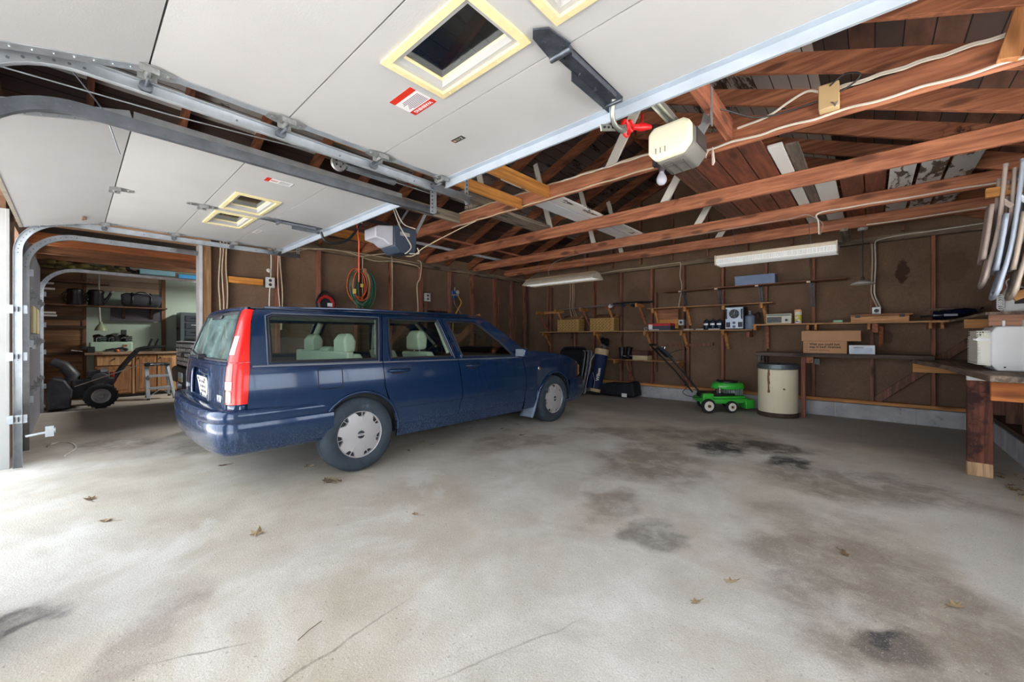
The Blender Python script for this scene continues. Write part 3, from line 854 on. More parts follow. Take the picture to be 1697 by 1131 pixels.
# ================================================================== the blue estate car
CX = -4.0
def car_paint():
    t = NT('blue_car_paint')
    v = t.coords((1, 1, 1), False)
    base = lin((9, 45, 84))
    s = t.new('ShaderNodeSeparateXYZ'); t.link(v, s.inputs[0])
    st = t.coords((1, 1, .22), False)
    low = t.mr(s.outputs['Z'], .20, .58, .95, .04)
    n = t.mr(t.noise(v, 110, 6, .8), .40, .70)
    n2 = t.mr(t.noise(st, 26, 6, .7), .5, .78)
    rear = t.mr(s.outputs['Y'], -2.35, -1.9, .75, .0)
    d = t.math('ADD', t.math('MULTIPLY', n, t.math('MULTIPLY', low, .36)), t.math('MULTIPLY', n2, t.math('ADD', t.math('MULTIPLY', rear, .40), .03)))
    c = t.new('ShaderNodeClamp'); t.link(d, c.inputs['Value']); d = c.outputs[0]
    t.base(t.mix(d, base, lin((132, 152, 182))))
    t.set(Metallic=.25, Roughness=.28)
    t.link(t.mr(d, 0, .6, .25, .7), t.b.inputs['Roughness'])
    t.b.inputs['Coat Weight'].default_value = .8; t.b.inputs['Coat Roughness'].default_value = .06
    t.link(t.mr(d, 0, .6, .8, .1), t.b.inputs['Coat Weight'])
    return t.m
PAINT = car_paint()
TRIM = mat('car_black_trim', (34, 36, 42), .45, 0, .1, 8)
TRIMG = mat('car_grey_trim', (122, 126, 134), .35, .4, .1, 8)
CARGLASS = glass('car_glass', (.76, .86, .82), .02, .06, .98)
def hazy():
    m = glass('dusty_rear_glass', (.66, .80, .76), .08, .07, .95)
    nt = m.node_tree; out = nt.nodes['Material Output']; src = out.inputs['Surface'].links[0].from_socket
    df = nt.nodes.new('ShaderNodeBsdfDiffuse'); df.inputs[0].default_value = lin((150, 178, 176))
    tc = nt.nodes.new('ShaderNodeTexCoord'); ns = nt.nodes.new('ShaderNodeTexNoise'); ns.inputs['Scale'].default_value = 7; ns.inputs['Detail'].default_value = 6
    nt.links.new(tc.outputs['Object'], ns.inputs['Vector'])
    mr = nt.nodes.new('ShaderNodeMapRange'); mr.inputs['From Min'].default_value = .3; mr.inputs['From Max'].default_value = .7
    mr.inputs['To Min'].default_value = .12; mr.inputs['To Max'].default_value = .42
    nt.links.new(ns.outputs['Fac'], mr.inputs['Value'])
    mx = nt.nodes.new('ShaderNodeMixShader'); nt.links.new(mr.outputs[0], mx.inputs[0]); nt.links.new(src, mx.inputs[1]); nt.links.new(df.outputs[0], mx.inputs[2])
    nt.links.new(mx.outputs[0], out.inputs['Surface'])
    return m
HAZY = hazy()
CREAMSEAT = mat('cream_upholstery', (206, 214, 192), .65, 0, .06, 6, .08, 60)
CABIN = mat('dark_cabin', (44, 46, 48), .8, 0, .15, 8)
HEADL = mat('headliner', (176, 180, 168), .85, 0, .06, 8)
LAMPR = mat('red_lamp_lens', (224, 20, 14), .3, 0, .10, 3, coat=.3)
LAMPD = mat('deep_red_lens', (186, 14, 14), .14, 0, .10, 3, coat=1.0)
LAMPW = mat('white_lamp_lens', (214, 206, 204), .35, 0, .05, 20, coat=.2)
LAMPP = mat('pale_red_lens', (226, 104, 98), .3, 0, .08, 4, coat=.3)
TYRE = mat('dusty_tyre', (52, 62, 72), .85, 0, .25, 10, .25, 50, dirt=((96, 110, 126), 3.5, .56))
CAPM = mat('silver_hub_cap', (192, 190, 192), .38, .35, .06, 6, dirt=((150, 150, 152), 6, .62))
BADGE = mat('badge_silver', (206, 208, 212), .35, .2, .04)
DUSTGLASS = None
WELL = mat('wheel_well', (44, 50, 58), .9, 0, .3, 8, dirt=((140, 152, 166), 5, .52))

def interp(keys):
    X = [k[0] for k in keys]; Y = [k[1] for k in keys]; n = len(X)
    dl = [(Y[i + 1] - Y[i]) / (X[i + 1] - X[i]) for i in range(n - 1)]
    M = [dl[0]] + [0 if dl[i - 1] * dl[i] <= 0 else 2 * dl[i - 1] * dl[i] / (dl[i - 1] + dl[i]) for i in range(1, n - 1)] + [dl[-1]]
    def f(x):
        if x <= X[0]: return Y[0]
        if x >= X[-1]: return Y[-1]
        i = 0
        while x > X[i + 1]: i += 1
        h = X[i + 1] - X[i]; t = (x - X[i]) / h
        return (2 * t ** 3 - 3 * t * t + 1) * Y[i] + (t ** 3 - 2 * t * t + t) * h * M[i] + (-2 * t ** 3 + 3 * t * t) * Y[i + 1] + (t ** 3 - t * t) * h * M[i + 1]
    return f
WID = interp([(.55, .78), (.70, .845), (1.0, .868), (1.5, .88), (3.6, .88), (4.3, .876), (4.7, .845), (4.95, .775), (5.12, .66), (5.2, .5)])
OFF = interp([(.18, -.07), (.24, -.045), (.34, -.02), (.475, -.012), (.50, .004), (.56, .002), (.70, 0), (.80, -.008), (.88, -.022), (.93, -.04), (1.28, -.183), (1.31, -.198), (1.345, -.225), (1.38, -.262), (1.46, -.345), (1.65, -.53), (2.02, -.88)])
ZS = interp([(.18, .18), (1.28, 1.28), (1.31, 1.308), (1.345, 1.334), (1.38, 1.352), (1.46, 1.371), (1.65, 1.392), (2.02, 1.405)])
def side(y, s, sg=1, out=0.0):
    w = WID(y); o = OFF(s)
    return Vector((CX + sg * (w * (1 + o / .88) + out * (1 if s < 1.36 else .3)), y, ZS(s) + (out if s > 1.33 else 0)))

car = thing('estate_car', 'dusty dark blue estate car parked facing the shelves, tall red tail lamps', 'car', (CX, 2.9, 0))
car_long = 'x'

def resample(loop, step=.05):
    out = []
    n = len(loop)
    for i in range(n):
        a, b = loop[i], loop[(i + 1) % n]
        k = max(1, int(math.hypot(b[0] - a[0], b[1] - a[1]) / step))
        for j in range(k): out.append((a[0] + (b[0] - a[0]) * j / k, a[1] + (b[1] - a[1]) * j / k))
    return out

def skin(outline, holes, S, du=.08, dv=.05):
    """flat outline with holes, cut along a lattice and laid on the surface S"""
    bm = bmesh.new(); es = []
    for lp in [outline] + list(holes):
        P = resample(lp)
        vs = [bm.verts.new((p[0], p[1], 0)) for p in P]
        es += [bm.edges.new((vs[i], vs[(i + 1) % len(vs)])) for i in range(len(vs))]
    bmesh.ops.triangle_fill(bm, use_beauty=True, use_dissolve=False, edges=es)
    us = [v.co.x for v in bm.verts]; ws = [v.co.y for v in bm.verts]
    for (lo, hi, st, nrm) in ((min(us), max(us), du, (1, 0, 0)), (min(ws), max(ws), dv, (0, 1, 0))):
        k = math.ceil(lo / st)
        while k * st < hi:
            p = (k * st, 0, 0) if nrm[0] else (0, k * st, 0)
            bmesh.ops.bisect_plane(bm, geom=bm.verts[:] + bm.edges[:] + bm.faces[:], dist=1e-5, plane_co=p, plane_no=nrm)
            k += 1
    bm.verts.index_update()
    uv = [(v.co.x, v.co.y) for v in bm.verts]
    fs = [tuple(v.index for v in f.verts) for f in bm.faces]
    rim = [tuple(v.index for v in e.verts) for e in bm.edges if len(e.link_faces) == 1]
    bm.free()
    return uv, fs, rim
def outward(o, sg_axis_fn):
    """turn the faces so that they point away from the cabin"""
    me = o.data; c = 0.0
    for p in me.polygons: c += sg_axis_fn(p.center).dot(p.normal) * p.area
    if c < 0: me.flip_normals()
    return o
def arc(cx, cz, r, a0, a1, n=14):
    return [(cx + r * math.cos(math.radians(a0 + (a1 - a0) * i / n)), cz + r * math.sin(math.radians(a0 + (a1 - a0) * i / n))) for i in range(n + 1)]
def cpanel(name, outline, holes, S, fn, mt=None, parent=None, solid=.014, **k):
    uv, fs, rim = skin(outline, holes, S, **k)
    h = .004; V = []; N = []
    for (u, w) in uv:
        p = S(u, w); n = (S(u + h, w) - S(u - h, w)).cross(S(u, w + h) - S(u, w - h))
        n = n.normalized() if n.length > 1e-12 else Vector((0, 0, 1))
        if n.dot(fn(p)) < 0: n = -n
        V.append(p); N.append(n)
    nv = len(V); F = []
    for f in fs:
        c = (V[f[1]] - V[f[0]]).cross(V[f[2]] - V[f[0]])
        F.append(f if c.dot(N[f[0]]) >= 0 else tuple(reversed(f)))
    if solid:
        V2 = [p - n * solid for p, n in zip(V, N)]
        F2 = [tuple(i + nv for i in reversed(f)) for f in F]
        V += V2; N += [-n for n in N]; F += F2
        for (i, j) in rim:
            b0 = len(V); e = (V[j] - V[i]).cross(N[i]).normalized()
            V += [V[i], V[j], V[j + nv], V[i + nv]]; N += [e] * 4
            F.append((b0, b0 + 1, b0 + 2, b0 + 3))
    par = parent or car
    Mi = ROOT[par.name].inverted()
    me = bpy.data.meshes.new(name)
    me.from_pydata([tuple(Mi @ p) for p in V], [], F)
    me.materials.append(mt or PAINT)
    me.polygons.foreach_set('use_smooth', [True] * len(me.polygons))
    me.normals_split_custom_set_from_vertices([tuple(n) for n in N])
    o = bpy.data.objects.new(name, me); COL.objects.link(o); o.parent = par; ROOT[o.name] = ROOT[par.name]
    return o
RC = .345
qwin = [(.945, .925), (1.755, .92), (1.83, 1.278), (1.0, 1.278), (.965, 1.262)]
rwin = [(1.885, .918), (2.575, .914), (2.485, 1.282), (1.945, 1.282), (1.905, 1.1)]
fwin = [(2.70, .912), (3.47, .895), (3.30, 1.06), (3.03, 1.262), (2.98, 1.28), (2.605, 1.283)]
def inset(lp, d):
    n = len(lp); out = []
    A = sum(lp[i][0] * lp[(i + 1) % n][1] - lp[(i + 1) % n][0] * lp[i][1] for i in range(n))
    sgn = 1 if A > 0 else -1
    for i in range(n):
        a, b, c = Vector(lp[i - 1]), Vector(lp[i]), Vector(lp[(i + 1) % n])
        e1 = (b - a).normalized(); e2 = (c - b).normalized()
        n1 = Vector((-e1.y, e1.x)) * sgn; n2 = Vector((-e2.y, e2.x)) * sgn
        q = (n1 + n2); q = q / max(.3, q.length_squared) * 2
        out.append((b.x + q.x * d, b.y + q.y * d))
    return out
G = .0035
for sg in (1, -1):
    S = lambda y, s, sg=sg: side(y, s, sg)
    SO = lambda y, s, sg=sg: side(y, s, sg, .004)
    fn = lambda c, sg=sg: Vector((sg, 0, 0)) + Vector((0, 0, .3))
    a_q = arc(1.60, .31, RC, 126, 44)
    quarter = [(.715, .60), (1.385, .575)] + a_q + [(1.835, .60), (1.812 - G, .69), (1.802 - G, .92), (1.892 - G, 1.325), (.90, 1.325), (.872, 1.30), (.822, .93), (.803, .665), (.735, .655)]
    q = cpanel('rear_quarter', quarter, [qwin], S, fn)
    # lip of the wheel arch
    rd = [(1.812 + G, .69), (1.85, .585), (1.90, .49)] + arc(1.60, .31, RC + .012, 27, 2, 5) + [(1.955, .335), (2.64 - G, .335), (2.68 - G, .55), (2.632 - G, .90), (2.545 - G, 1.325), (1.892 + G, 1.325), (1.802 + G, .92)]
    rdoor = cpanel('rear_door', rd, [rwin], S, fn)
    fd = [(2.64 + G, .335), (3.66 - G, .335), (3.675 - G, .61), (3.625 - G, .86), (3.69, .955), (3.50, 1.10), (3.24, 1.28), (3.16, 1.325), (2.545 + G, 1.325), (2.632 + G, .90), (2.68 + G, .55)]
    fdoor = cpanel('front_door', fd, [fwin], S, fn)
    fend = [(3.66 + G, .24), (3.675 + G, .61), (3.625 + G, .86), (3.70, .952), (3.80, .942), (4.05, .925), (4.30, .898), (4.60, .845), (4.84, .775), (4.93, .735), (4.93, .56), (4.62, .53)] + arc(4.26, .31, RC, 38, 175, 20) + [(3.91, .24)]
    fender = cpanel('front_fender', fend, [], S, fn)
    sill = [(1.955, .225), (3.66, .225), (3.66, .33), (1.955, .33)]
    cpanel('sill', sill, [], lambda y, s, sg=sg: side(y, s, sg, -.012), fn)
    for nm, win, par in (('quarter_window', qwin, q), ('rear_door_window', rwin, rdoor), ('front_door_window', fwin, fdoor)):
        cpanel(nm, inset(win, .004), [], lambda y, s, sg=sg: side(y, s, sg, -.008), fn, CARGLASS, par, solid=0, du=.2, dv=.1)
        m = MB(); m.tube([side(y, s, sg, .001) for y, s in resample(inset(win, .004), .06)], .011, 6, closed=True)
        m.build('window_seal', TRIM, par, world=True)
        m = MB(); m.tube([side(y, s, sg, .003) for y, s in resample(inset(win, -.016), .06)], .0045, 6, closed=True)
        m.build('window_moulding', TRIMG if nm == 'quarter_window' else PAINT, par, world=True)
    for (y0, y1, par) in ((.835, 1.797, q), (1.81, 2.627, rdoor), (2.64, 3.62, fdoor)):
        m = MB(); m.tube([side(y0 + (y1 - y0) * i / 12, .905 - (y0 + (y1 - y0) * i / 12 - .8) * .012, sg, .004) for i in range(13)], .0065, 6)
        m.build('belt_strip', TRIMG, par, world=True)
    for (y, par) in ((1.83, rdoor), (2.70, fdoor)):
        m = MB()
        pts = [side(y + .02 + .2 * i / 8, .815, sg, .014 + .022 * math.sin(PI * i / 8)) for i in range(9)]
        m.tube(pts, .014, 8)
        h = m.build('door_handle', PAINT, par, world=True)
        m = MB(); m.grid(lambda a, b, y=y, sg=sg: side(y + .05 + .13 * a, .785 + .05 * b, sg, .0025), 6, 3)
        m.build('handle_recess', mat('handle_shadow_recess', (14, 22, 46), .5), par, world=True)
    # rubbing strip along the doors
    for (y0, y1, par) in ((1.96, 2.665, rdoor), (2.69, 3.66, fdoor)):
        m = MB(); m.tube([side(y0 + (y1 - y0) * i / 8, .488, sg, .002) for i in range(9)], .006, 6); m.build('door_crease_strip', PAINT, par, world=True)
    # wheel arch lips
    m = MB(); m.tube([side(y, s, sg, .004) for y, s in arc(1.60, .31, RC + .004, 140, -2, 30)], .013, 8); m.build('arch_lip', PAINT, q, world=True)
    m = MB(); m.tube([side(y, s, sg, .004) for y, s in arc(4.26, .31, RC + .004, 30, 180, 30)], .013, 8); m.build('arch_lip', PAINT, fender, world=True)
    for wy, par in ((1.60, q), (4.26, fender)):
        m = MB()
        xi, xo = CX + sg * .58, CX + sg * .862
        pts = arc(wy, .31, RC + .02, -8, 158 if wy < 2 else 188, 22)
        vs = [(xi, y, z) for y, z in pts] + [(xo, y, z) for y, z in pts]; n = len(pts)
        m.add(vs, [(i, i + 1, n + i + 1, n + i) for i in range(n - 1)])
        m.add([(xi, y, z) for y, z in pts], [tuple(range(n))])
        m.build('wheel_housing', WELL, par, world=True)
    if sg == 1:
        m = MB(); fl = [(1.275, .71), (1.43, .71), (1.445, .725), (1.445, .855), (1.43, .87), (1.275, .87), (1.26, .855), (1.26, .725)]
        m.tube([side(y, s, sg, .001) for y, s in resample(fl, .03)], .0035, 5, closed=True); m.build('fuel_flap_gap', mat('panel_gap', (10, 16, 34), .6), q, world=True)
    # mud flap, mirror, side marker
    m = MB(); m.grid(lambda a, b, sg=sg: Vector((CX + sg * (.66 + .205 * a), 3.905 - .10 * (1 - b) ** 2.2 + .01 * a, .12 + .36 * b)), 4, 10)
    m.build('mud_flap', mat('dusty_flap', (120, 134, 152), .8, 0, .2, 8), fender, world=True, solid=.006)
    m = MB(); c = side(3.50, .93, sg, .09)
    m.box(c.x - .075, c.x + .075, c.y - .005, c.y + .075, c.z - .055, c.z + .055); mr_ = m.build('mirror', PAINT, fdoor, world=True, bevel=.028, seg=4)
    m = MB(); m.tube([side(3.52, .90, sg, -.01), side(3.51, .91, sg, .05)], .02, 8); m.build('mirror_arm', TRIM, mr_, world=True)
    m = MB(); m.box(c.x - .06, c.x + .06, c.y - .008, c.y - .004, c.z - .042, c.z + .042); m.build('mirror_glass', mat('mirror_face', (176, 190, 206), .15, .6, .05), mr_, world=True)
    m = MB(); m.grid(lambda a, b, sg=sg: side(3.90 + .055 * a, .70 + .045 * b, sg, .006), 3, 3); m.build('side_badge', CHROME, fender, world=True, solid=.003)
    # front corner lamp
    m = MB(); m.grid(lambda a, b, sg=sg: side(4.935 + .10 * a, .575 + .145 * b - .02 * a, sg, .003), 5, 6); m.build('corner_lamp', mat('amber_lens', (206, 140, 82), .2, 0, .1, 5, coat=1.0), fender, world=True, solid=.01)

# roof, hood, windscreen
up = lambda c: Vector((0, 0, 1))
def roofS(y, s):
    sg = 1 if s <= 2.02 else -1
    q = s if s <= 2.02 else 4.04 - s
    p = side(y, q, sg)
    t = abs(p.x - CX) / .7
    k = min(1, max(0, (y - .86) / .9)); k = k * k * (3 - 2 * k)
    if p.z > 1.334: p.z = 1.334 + (p.z - 1.334) * (.12 + .88 * k)
    return p + Vector((0, -.034 * (1 - t * t) * max(0, 1 - (y - .85) / .5) + .10 * (1 - t * t) * max(0, (y - 2.8) / .36), 0))
rf = [(.875, 1.33), (3.15, 1.33), (3.16, 2.02), (3.15, 2.71), (.875, 2.71)]
roofp = cpanel('roof', rf, [], roofS, up, du=.12, dv=.04)
m = MB()
for sg in (1, -1):
    m = MB(); m.tube([roofS(.98 + 2.0 * i / 16, 1.40 if sg > 0 else 2.64) + Vector((0, 0, .004)) for i in range(17)], .008, 6); m.build('roof_moulding', PAINT, roofp, world=True)
def wind(a, b):
    x = a * (.60 + .135 * (1 - b)); t = a * a
    y = 3.26 - .115 * t + (1 - b) * (.72 - .13 * t) ; z = 1.385 - .06 * t * t - .012 - (1 - b) * .415 + .015 * math.sin(PI * b)
    return Vector((CX + x, y, z))
m = MB(); m.grid(lambda a, b: wind(2 * a - 1, b), 16, 10)
ws = m.build('windscreen', CARGLASS, car, world=True)
m = MB(); m.tube([wind(-1, i / 8) for i in range(9)] + [wind(-1 + 2 * i / 12, 1) for i in range(1, 13)] + [wind(1, 1 - i / 8) for i in range(1, 9)], .016, 6)
m.build('windscreen_trim', PAINT, ws, world=True)
HT = interp([(3.70, .952), (3.80, .942), (4.05, .925), (4.30, .898), (4.60, .845), (4.84, .775), (5.02, .70)])
def hood(a, b):
    y = 3.71 + b * 1.30; t = (2 * a - 1)
    yy = y + .28 * (1 - t * t) * (1 - b) + .06 * (1 - t * t) * b
    w = WID(y) * (1 + OFF(min(.93, HT(y))) / .88) - .006
    z = HT(y) + .035 * (1 - t * t) + .012 * math.exp(-((abs(t) - .55) / .12) ** 2) * (1 - b * .6)
    return Vector((CX + t * w, yy, z))
m = MB(); m.grid(hood, 24, 18)
outward(m.build('hood', PAINT, car, world=True, solid=.012), up)
m = MB(); m.grid(lambda a, b: Vector((CX + (2 * a - 1) * .66, 3.70 + .36 * (1 - (2 * a - 1) ** 2) + .02 + .10 * b, .95 + .02 * (1 - (2 * a - 1) ** 2) - .006)), 12, 2)
m.build('scuttle', TRIM, car, world=True)
# front end
m = MB(); m.grid(lambda a, b: Vector((CX + (2 * a - 1) * .74, 5.02 + .10 * (1 - (2 * a - 1) ** 2), .54 + .19 * b)), 14, 4)
fr = m.build('front_panel', PAINT, car, world=True, solid=.02)
m = MB()
for k in range(14): m.box(CX - .28 + k * .04, CX - .265 + k * .04, 5.115, 5.15, .56, .71)
m.box(CX - .30, CX + .30, 5.11, 5.145, .55, .565); m.box(CX - .30, CX + .30, 5.11, 5.145, .705, .72)
m.build('grille', CHROME, fr, world=True)
for sg in (1, -1):
    m = MB(); m.grid(lambda a, b, sg=sg: Vector((CX + sg * (.34 + .36 * a), 5.125 - .055 * a * a, .56 + .15 * b)), 6, 3)
    m.build('headlamp', mat('headlamp_lens', (206, 212, 214), .1, .1, .05, coat=1), fr, world=True, solid=.03)

def wrap(path, prof, zfn=None, n=6):
    """bumper: vertical profile swept round a plan path"""
    P = catmull([Vector((p[0], p[1], 0)) for p in path], n)
    vs = []
    for i, p in enumerate(P):
        t = (P[min(i + 1, len(P) - 1)] - P[max(i - 1, 0)]).normalized(); nr = Vector((t.y, -t.x, 0))
        for (o, z) in prof:
            q = p + nr * o; vs.append((CX + q.x, q.y, z if zfn is None else zfn(i / (len(P) - 1), z)))
    k = len(prof)
    m = MB(); m.add(vs, [(i * k + j, (i + 1) * k + j, (i + 1) * k + j + 1, i * k + j + 1) for i in range(len(P) - 1) for j in range(k - 1)])
    return m
half = [(.866, 1.375), (.876, 1.15), (.876, .92), (.872, .76), (.845, .675), (.775, .625), (.60, .598), (.35, .580), (.12, .574)]
pth = [(-x, y) for x, y in half] + [(x, y) for x, y in half[::-1]]
prof = [(-.17, .622), (-.06, .625), (-.012, .622), (.004, .610), (.010, .585), (.012, .55), (.006, .535), (.012, .525), (.010, .44), (-.004, .375), (-.012, .365), (-.012, .35), (-.04, .315), (-.10, .295)]
rb = wrap(pth, prof, n=6).build('rear_bumper', PAINT, car, world=True, angle=40)
outward(rb, lambda c: (Vector((c.x, c.y - .9 + 2.9 - 2.0, 0)) + Vector((0, 0, .4)))); 
m = MB(); m.grid(lambda a, b: Vector((CX + (2 * a - 1) * .80, .60 + .045 * (2 * a - 1) ** 2 + .12 * b, .618)), 14, 2)
m.build('bumper_shelf', PAINT, rb, world=True)
fh = [(.862, 4.60), (.862, 4.8), (.80, 5.02), (.62, 5.15), (.3, 5.215), (.1, 5.225)]
pth = [(x, y) for x, y in fh] + [(-x, y) for x, y in fh[::-1]]
prof = [(-.10, .55), (-.01, .55), (.006, .53), (.01, .42), (.0, .30), (-.05, .22), (-.12, .2)]
fb = wrap(pth, prof).build('front_bumper', PAINT, car, world=True, angle=40)
outward(fb, lambda c: Vector((c.x, c.y - 1.5, .2)))

# tailgate
YR = interp([(.60, .676), (.80, .682), (.93, .698), (1.10, .745), (1.31, .815), (1.36, .86), (1.40, .95)])
def tail(a, z, out=0.0):
    hw = (WID(.74) * (1 + OFF(z) / .88)) * .955
    return Vector((CX + a * hw, YR(z) + .012 * a * a + .018 * abs(a) ** 6 - out, z))
rear = lambda c: Vector((0, -1, .2))
tg = [(-.985, .622), (.985, .622), (.985, 1.322), (.9, 1.334), (-.9, 1.334), (-.985, 1.322)]
tw = [(-.90, .945), (.93, .945), (.90, 1.295), (-.88, 1.295)]
rec = [(-.42, .64), (.40, .64), (.40, .83), (.36, .87), (-.38, .87), (-.42, .83)]
tgo = cpanel('tailgate', tg, [tw, rec], lambda a, z: tail(a, z), rear, du=.1)
cpanel('rear_window', inset(tw, .003), [], lambda a, z: tail(a, z, -.004), rear, HAZY, tgo, solid=0, du=.2, dv=.1)
m = MB(); m.tube([tail(a, z, .0) for a, z in resample(tw, .08)], .012, 6, closed=True); m.build('rear_window_seal', TRIM, tgo, world=True)
m = MB(); m.tube([tail(a, .925, .004) for a in [-.95 + .19 * i for i in range(11)]], .016, 8); m.build('tailgate_fold', PAINT, tgo, world=True)
cpanel('plate_recess', inset(rec, -.012), [], lambda a, z: tail(a, z, -.034), rear, None, tgo, solid=.004)
m = MB(); R2 = resample(rec, .06); n2 = len(R2)
m.add([tail(a, z, .001) for a, z in R2] + [tail(a, z, -.036) for a, z in R2], [(i, (i + 1) % n2, n2 + (i + 1) % n2, n2 + i) for i in range(n2)]); m.build('recess_wall', PAINT, tgo, world=True)
m = MB()
m.tube([tail(a, z, .003) for a, z in resample(rec, .05)], .010, 6, closed=True); m.build('plate_recess_rim', PAINT, tgo, world=True)
m = MB(); m.grid(lambda a, b: tail(-.36 + .70 * a, .815 + .05 * b, -.012), 10, 2); m.build('plate_lamp_bar', PAINT, tgo, world=True, solid=.02)
# licence plate
PLM = Matrix.Translation((CX + .0, .700, .715)) @ Matrix.Rotation(math.radians(8), 4, 'X')
m = MB(); m.box(-.185, .185, -.004, .002, -.085, .085); m.xf(PLM)
pl = m.build('licence_plate', mat('plate_white', (236, 234, 226), .5, 0, .03), tgo, world=True, bevel=.002)
m = MB()
rows = [(.045, [(-.12, .05), (-.03, .035), (.03, .06)]), (.005, [(-.10, .03), (-.04, .07), (.06, .03)]), (-.035, [(-.11, .02), (-.06, .05), (.02, .06)])]
for z, cells in rows:
    for x, wd in cells: m.box(x, x + wd, -.006, -.004, z - .012, z + .008)
for x in (-.12, .12):
    for z in (-.066, .066): m.cyl((x, -.009, z), (x, -.004, z), .011, n=10)
m.xf(PLM); m.build('plate_print', mat('plate_ink', (74, 64, 72), .6, 0, .3, 60), pl, world=True)
text('model_badge', 'V70', .062, frame(tuple(tail(.70, .66, .004)), (1, .06, 0), (0, .07, 1)), BADGE, tgo, .002, align='LEFT', bold=.002)
text('maker_badge', 'VOLVO', .055, frame(tuple(tail(-.95, .66, .006)), (1, -.10, 0), (0, .07, 1)), BADGE, tgo, .002, align='LEFT', bold=.001)
m = MB(); m.tube([tail(-.985 + .197 * i, 1.330 - .012 * (abs(i - 5) / 5) ** 4, -.004) for i in range(11)], .017, 8); m.build('roof_lip', PAINT, tgo, world=True)
# rear wiper
m = MB(); m.cyl(tail(.05, .96, 0), tail(.05, .96, .05), .022, n=12); m.tube([tail(.05, .962, .04), tail(-.35, .985, .03), tail(-.62, 1.0, .022)], [.012, .009, .007], 6); m.build('rear_wiper', TRIM, tgo, world=True)
m = MB(); m.grid(lambda a, b: tail(-.25 + .5 * a, 1.262 + .05 * b, .012), 6, 2); m.build('high_stop_lamp', TRIM, tgo, world=True, solid=.01)
# tail lamps, one tall lens folded round each rear corner
LS = interp([(.655, .803), (.93, .824), (1.19, .852), (1.318, .885)])
for sg in (1, -1):
    def lamp(u, z, out=.004, sg=sg):
        a = tail(.925 * sg, z, .006); c = side(LS(z) - .004, z, sg, .006)
        cx_ = side(YR(z) + .07, z, sg, .016); cn = Vector((cx_.x, tail(.93, z).y - .004, z))
        p = a * (1 - u) ** 2 + cn * 2 * u * (1 - u) + c * u * u
        nr = Vector((sg * u, -(1 - u), 0)).normalized()
        return p + nr * (out - .004)
    m = MB()
    NZ = 22
    for u0, u1, z0, z1, mi in ((0, .44, .655, .93, 0), (.44, 1, .655, .93, 2), (0, 1, .94, 1.318, 0)):
        m.m = mi
        m.grid(lambda a, b, u0=u0, u1=u1, z0=z0, z1=z1: lamp(u0 + (u1 - u0) * a, z0 + (z1 - z0) * b), 6, 12)
    lens = m.build('tail_lamp', [LAMPR, LAMPW, LAMPR], car, world=True, angle=50)
    outward(lens, lambda c, sg=sg: Vector((sg, -1, 0)))
    m = MB(); m.grid(lambda a, b: lamp(.02 + .40 * a, .755 + .055 * b, .008), 4, 3); o_ = m.build('reverse_lamp', LAMPW, lens, world=True)
    m = MB(); m.grid(lambda a, b: lamp(.06 + .34 * a + .06 * b, .99 + .13 * b, .006), 4, 6); m.build('pale_reflector', LAMPW, lens, world=True)
    m = MB(); m.grid(lambda a, b: lamp(.03 + .38 * a, .93 - .115 * b, .007), 4, 4); m.build('upper_reflector', LAMPP, lens, world=True)
    m = MB(); m.grid(lambda a, b: lamp(.1 + .3 * a, .67 + .075 * b, .007), 4, 3); m.build('fog_lens', LAMPD, lens, world=True)
    m = MB(); m.grid(lambda a, b: lamp(a, .605 + .048 * b, .0), 6, 3); m.build('lamp_base', PAINT, lens, world=True, solid=.01)
    m = MB(); m.tube([lamp(u / 6, .935, .006) for u in range(7)], .005, 6); m.build('lens_joint', LAMPD, lens, world=True)
    m = MB(); m.tube([lamp(0, .655 + (1.318 - .655) * i / 12, .003) for i in range(13)], .006, 6); m.build('lens_edge', TRIM, lens, world=True)

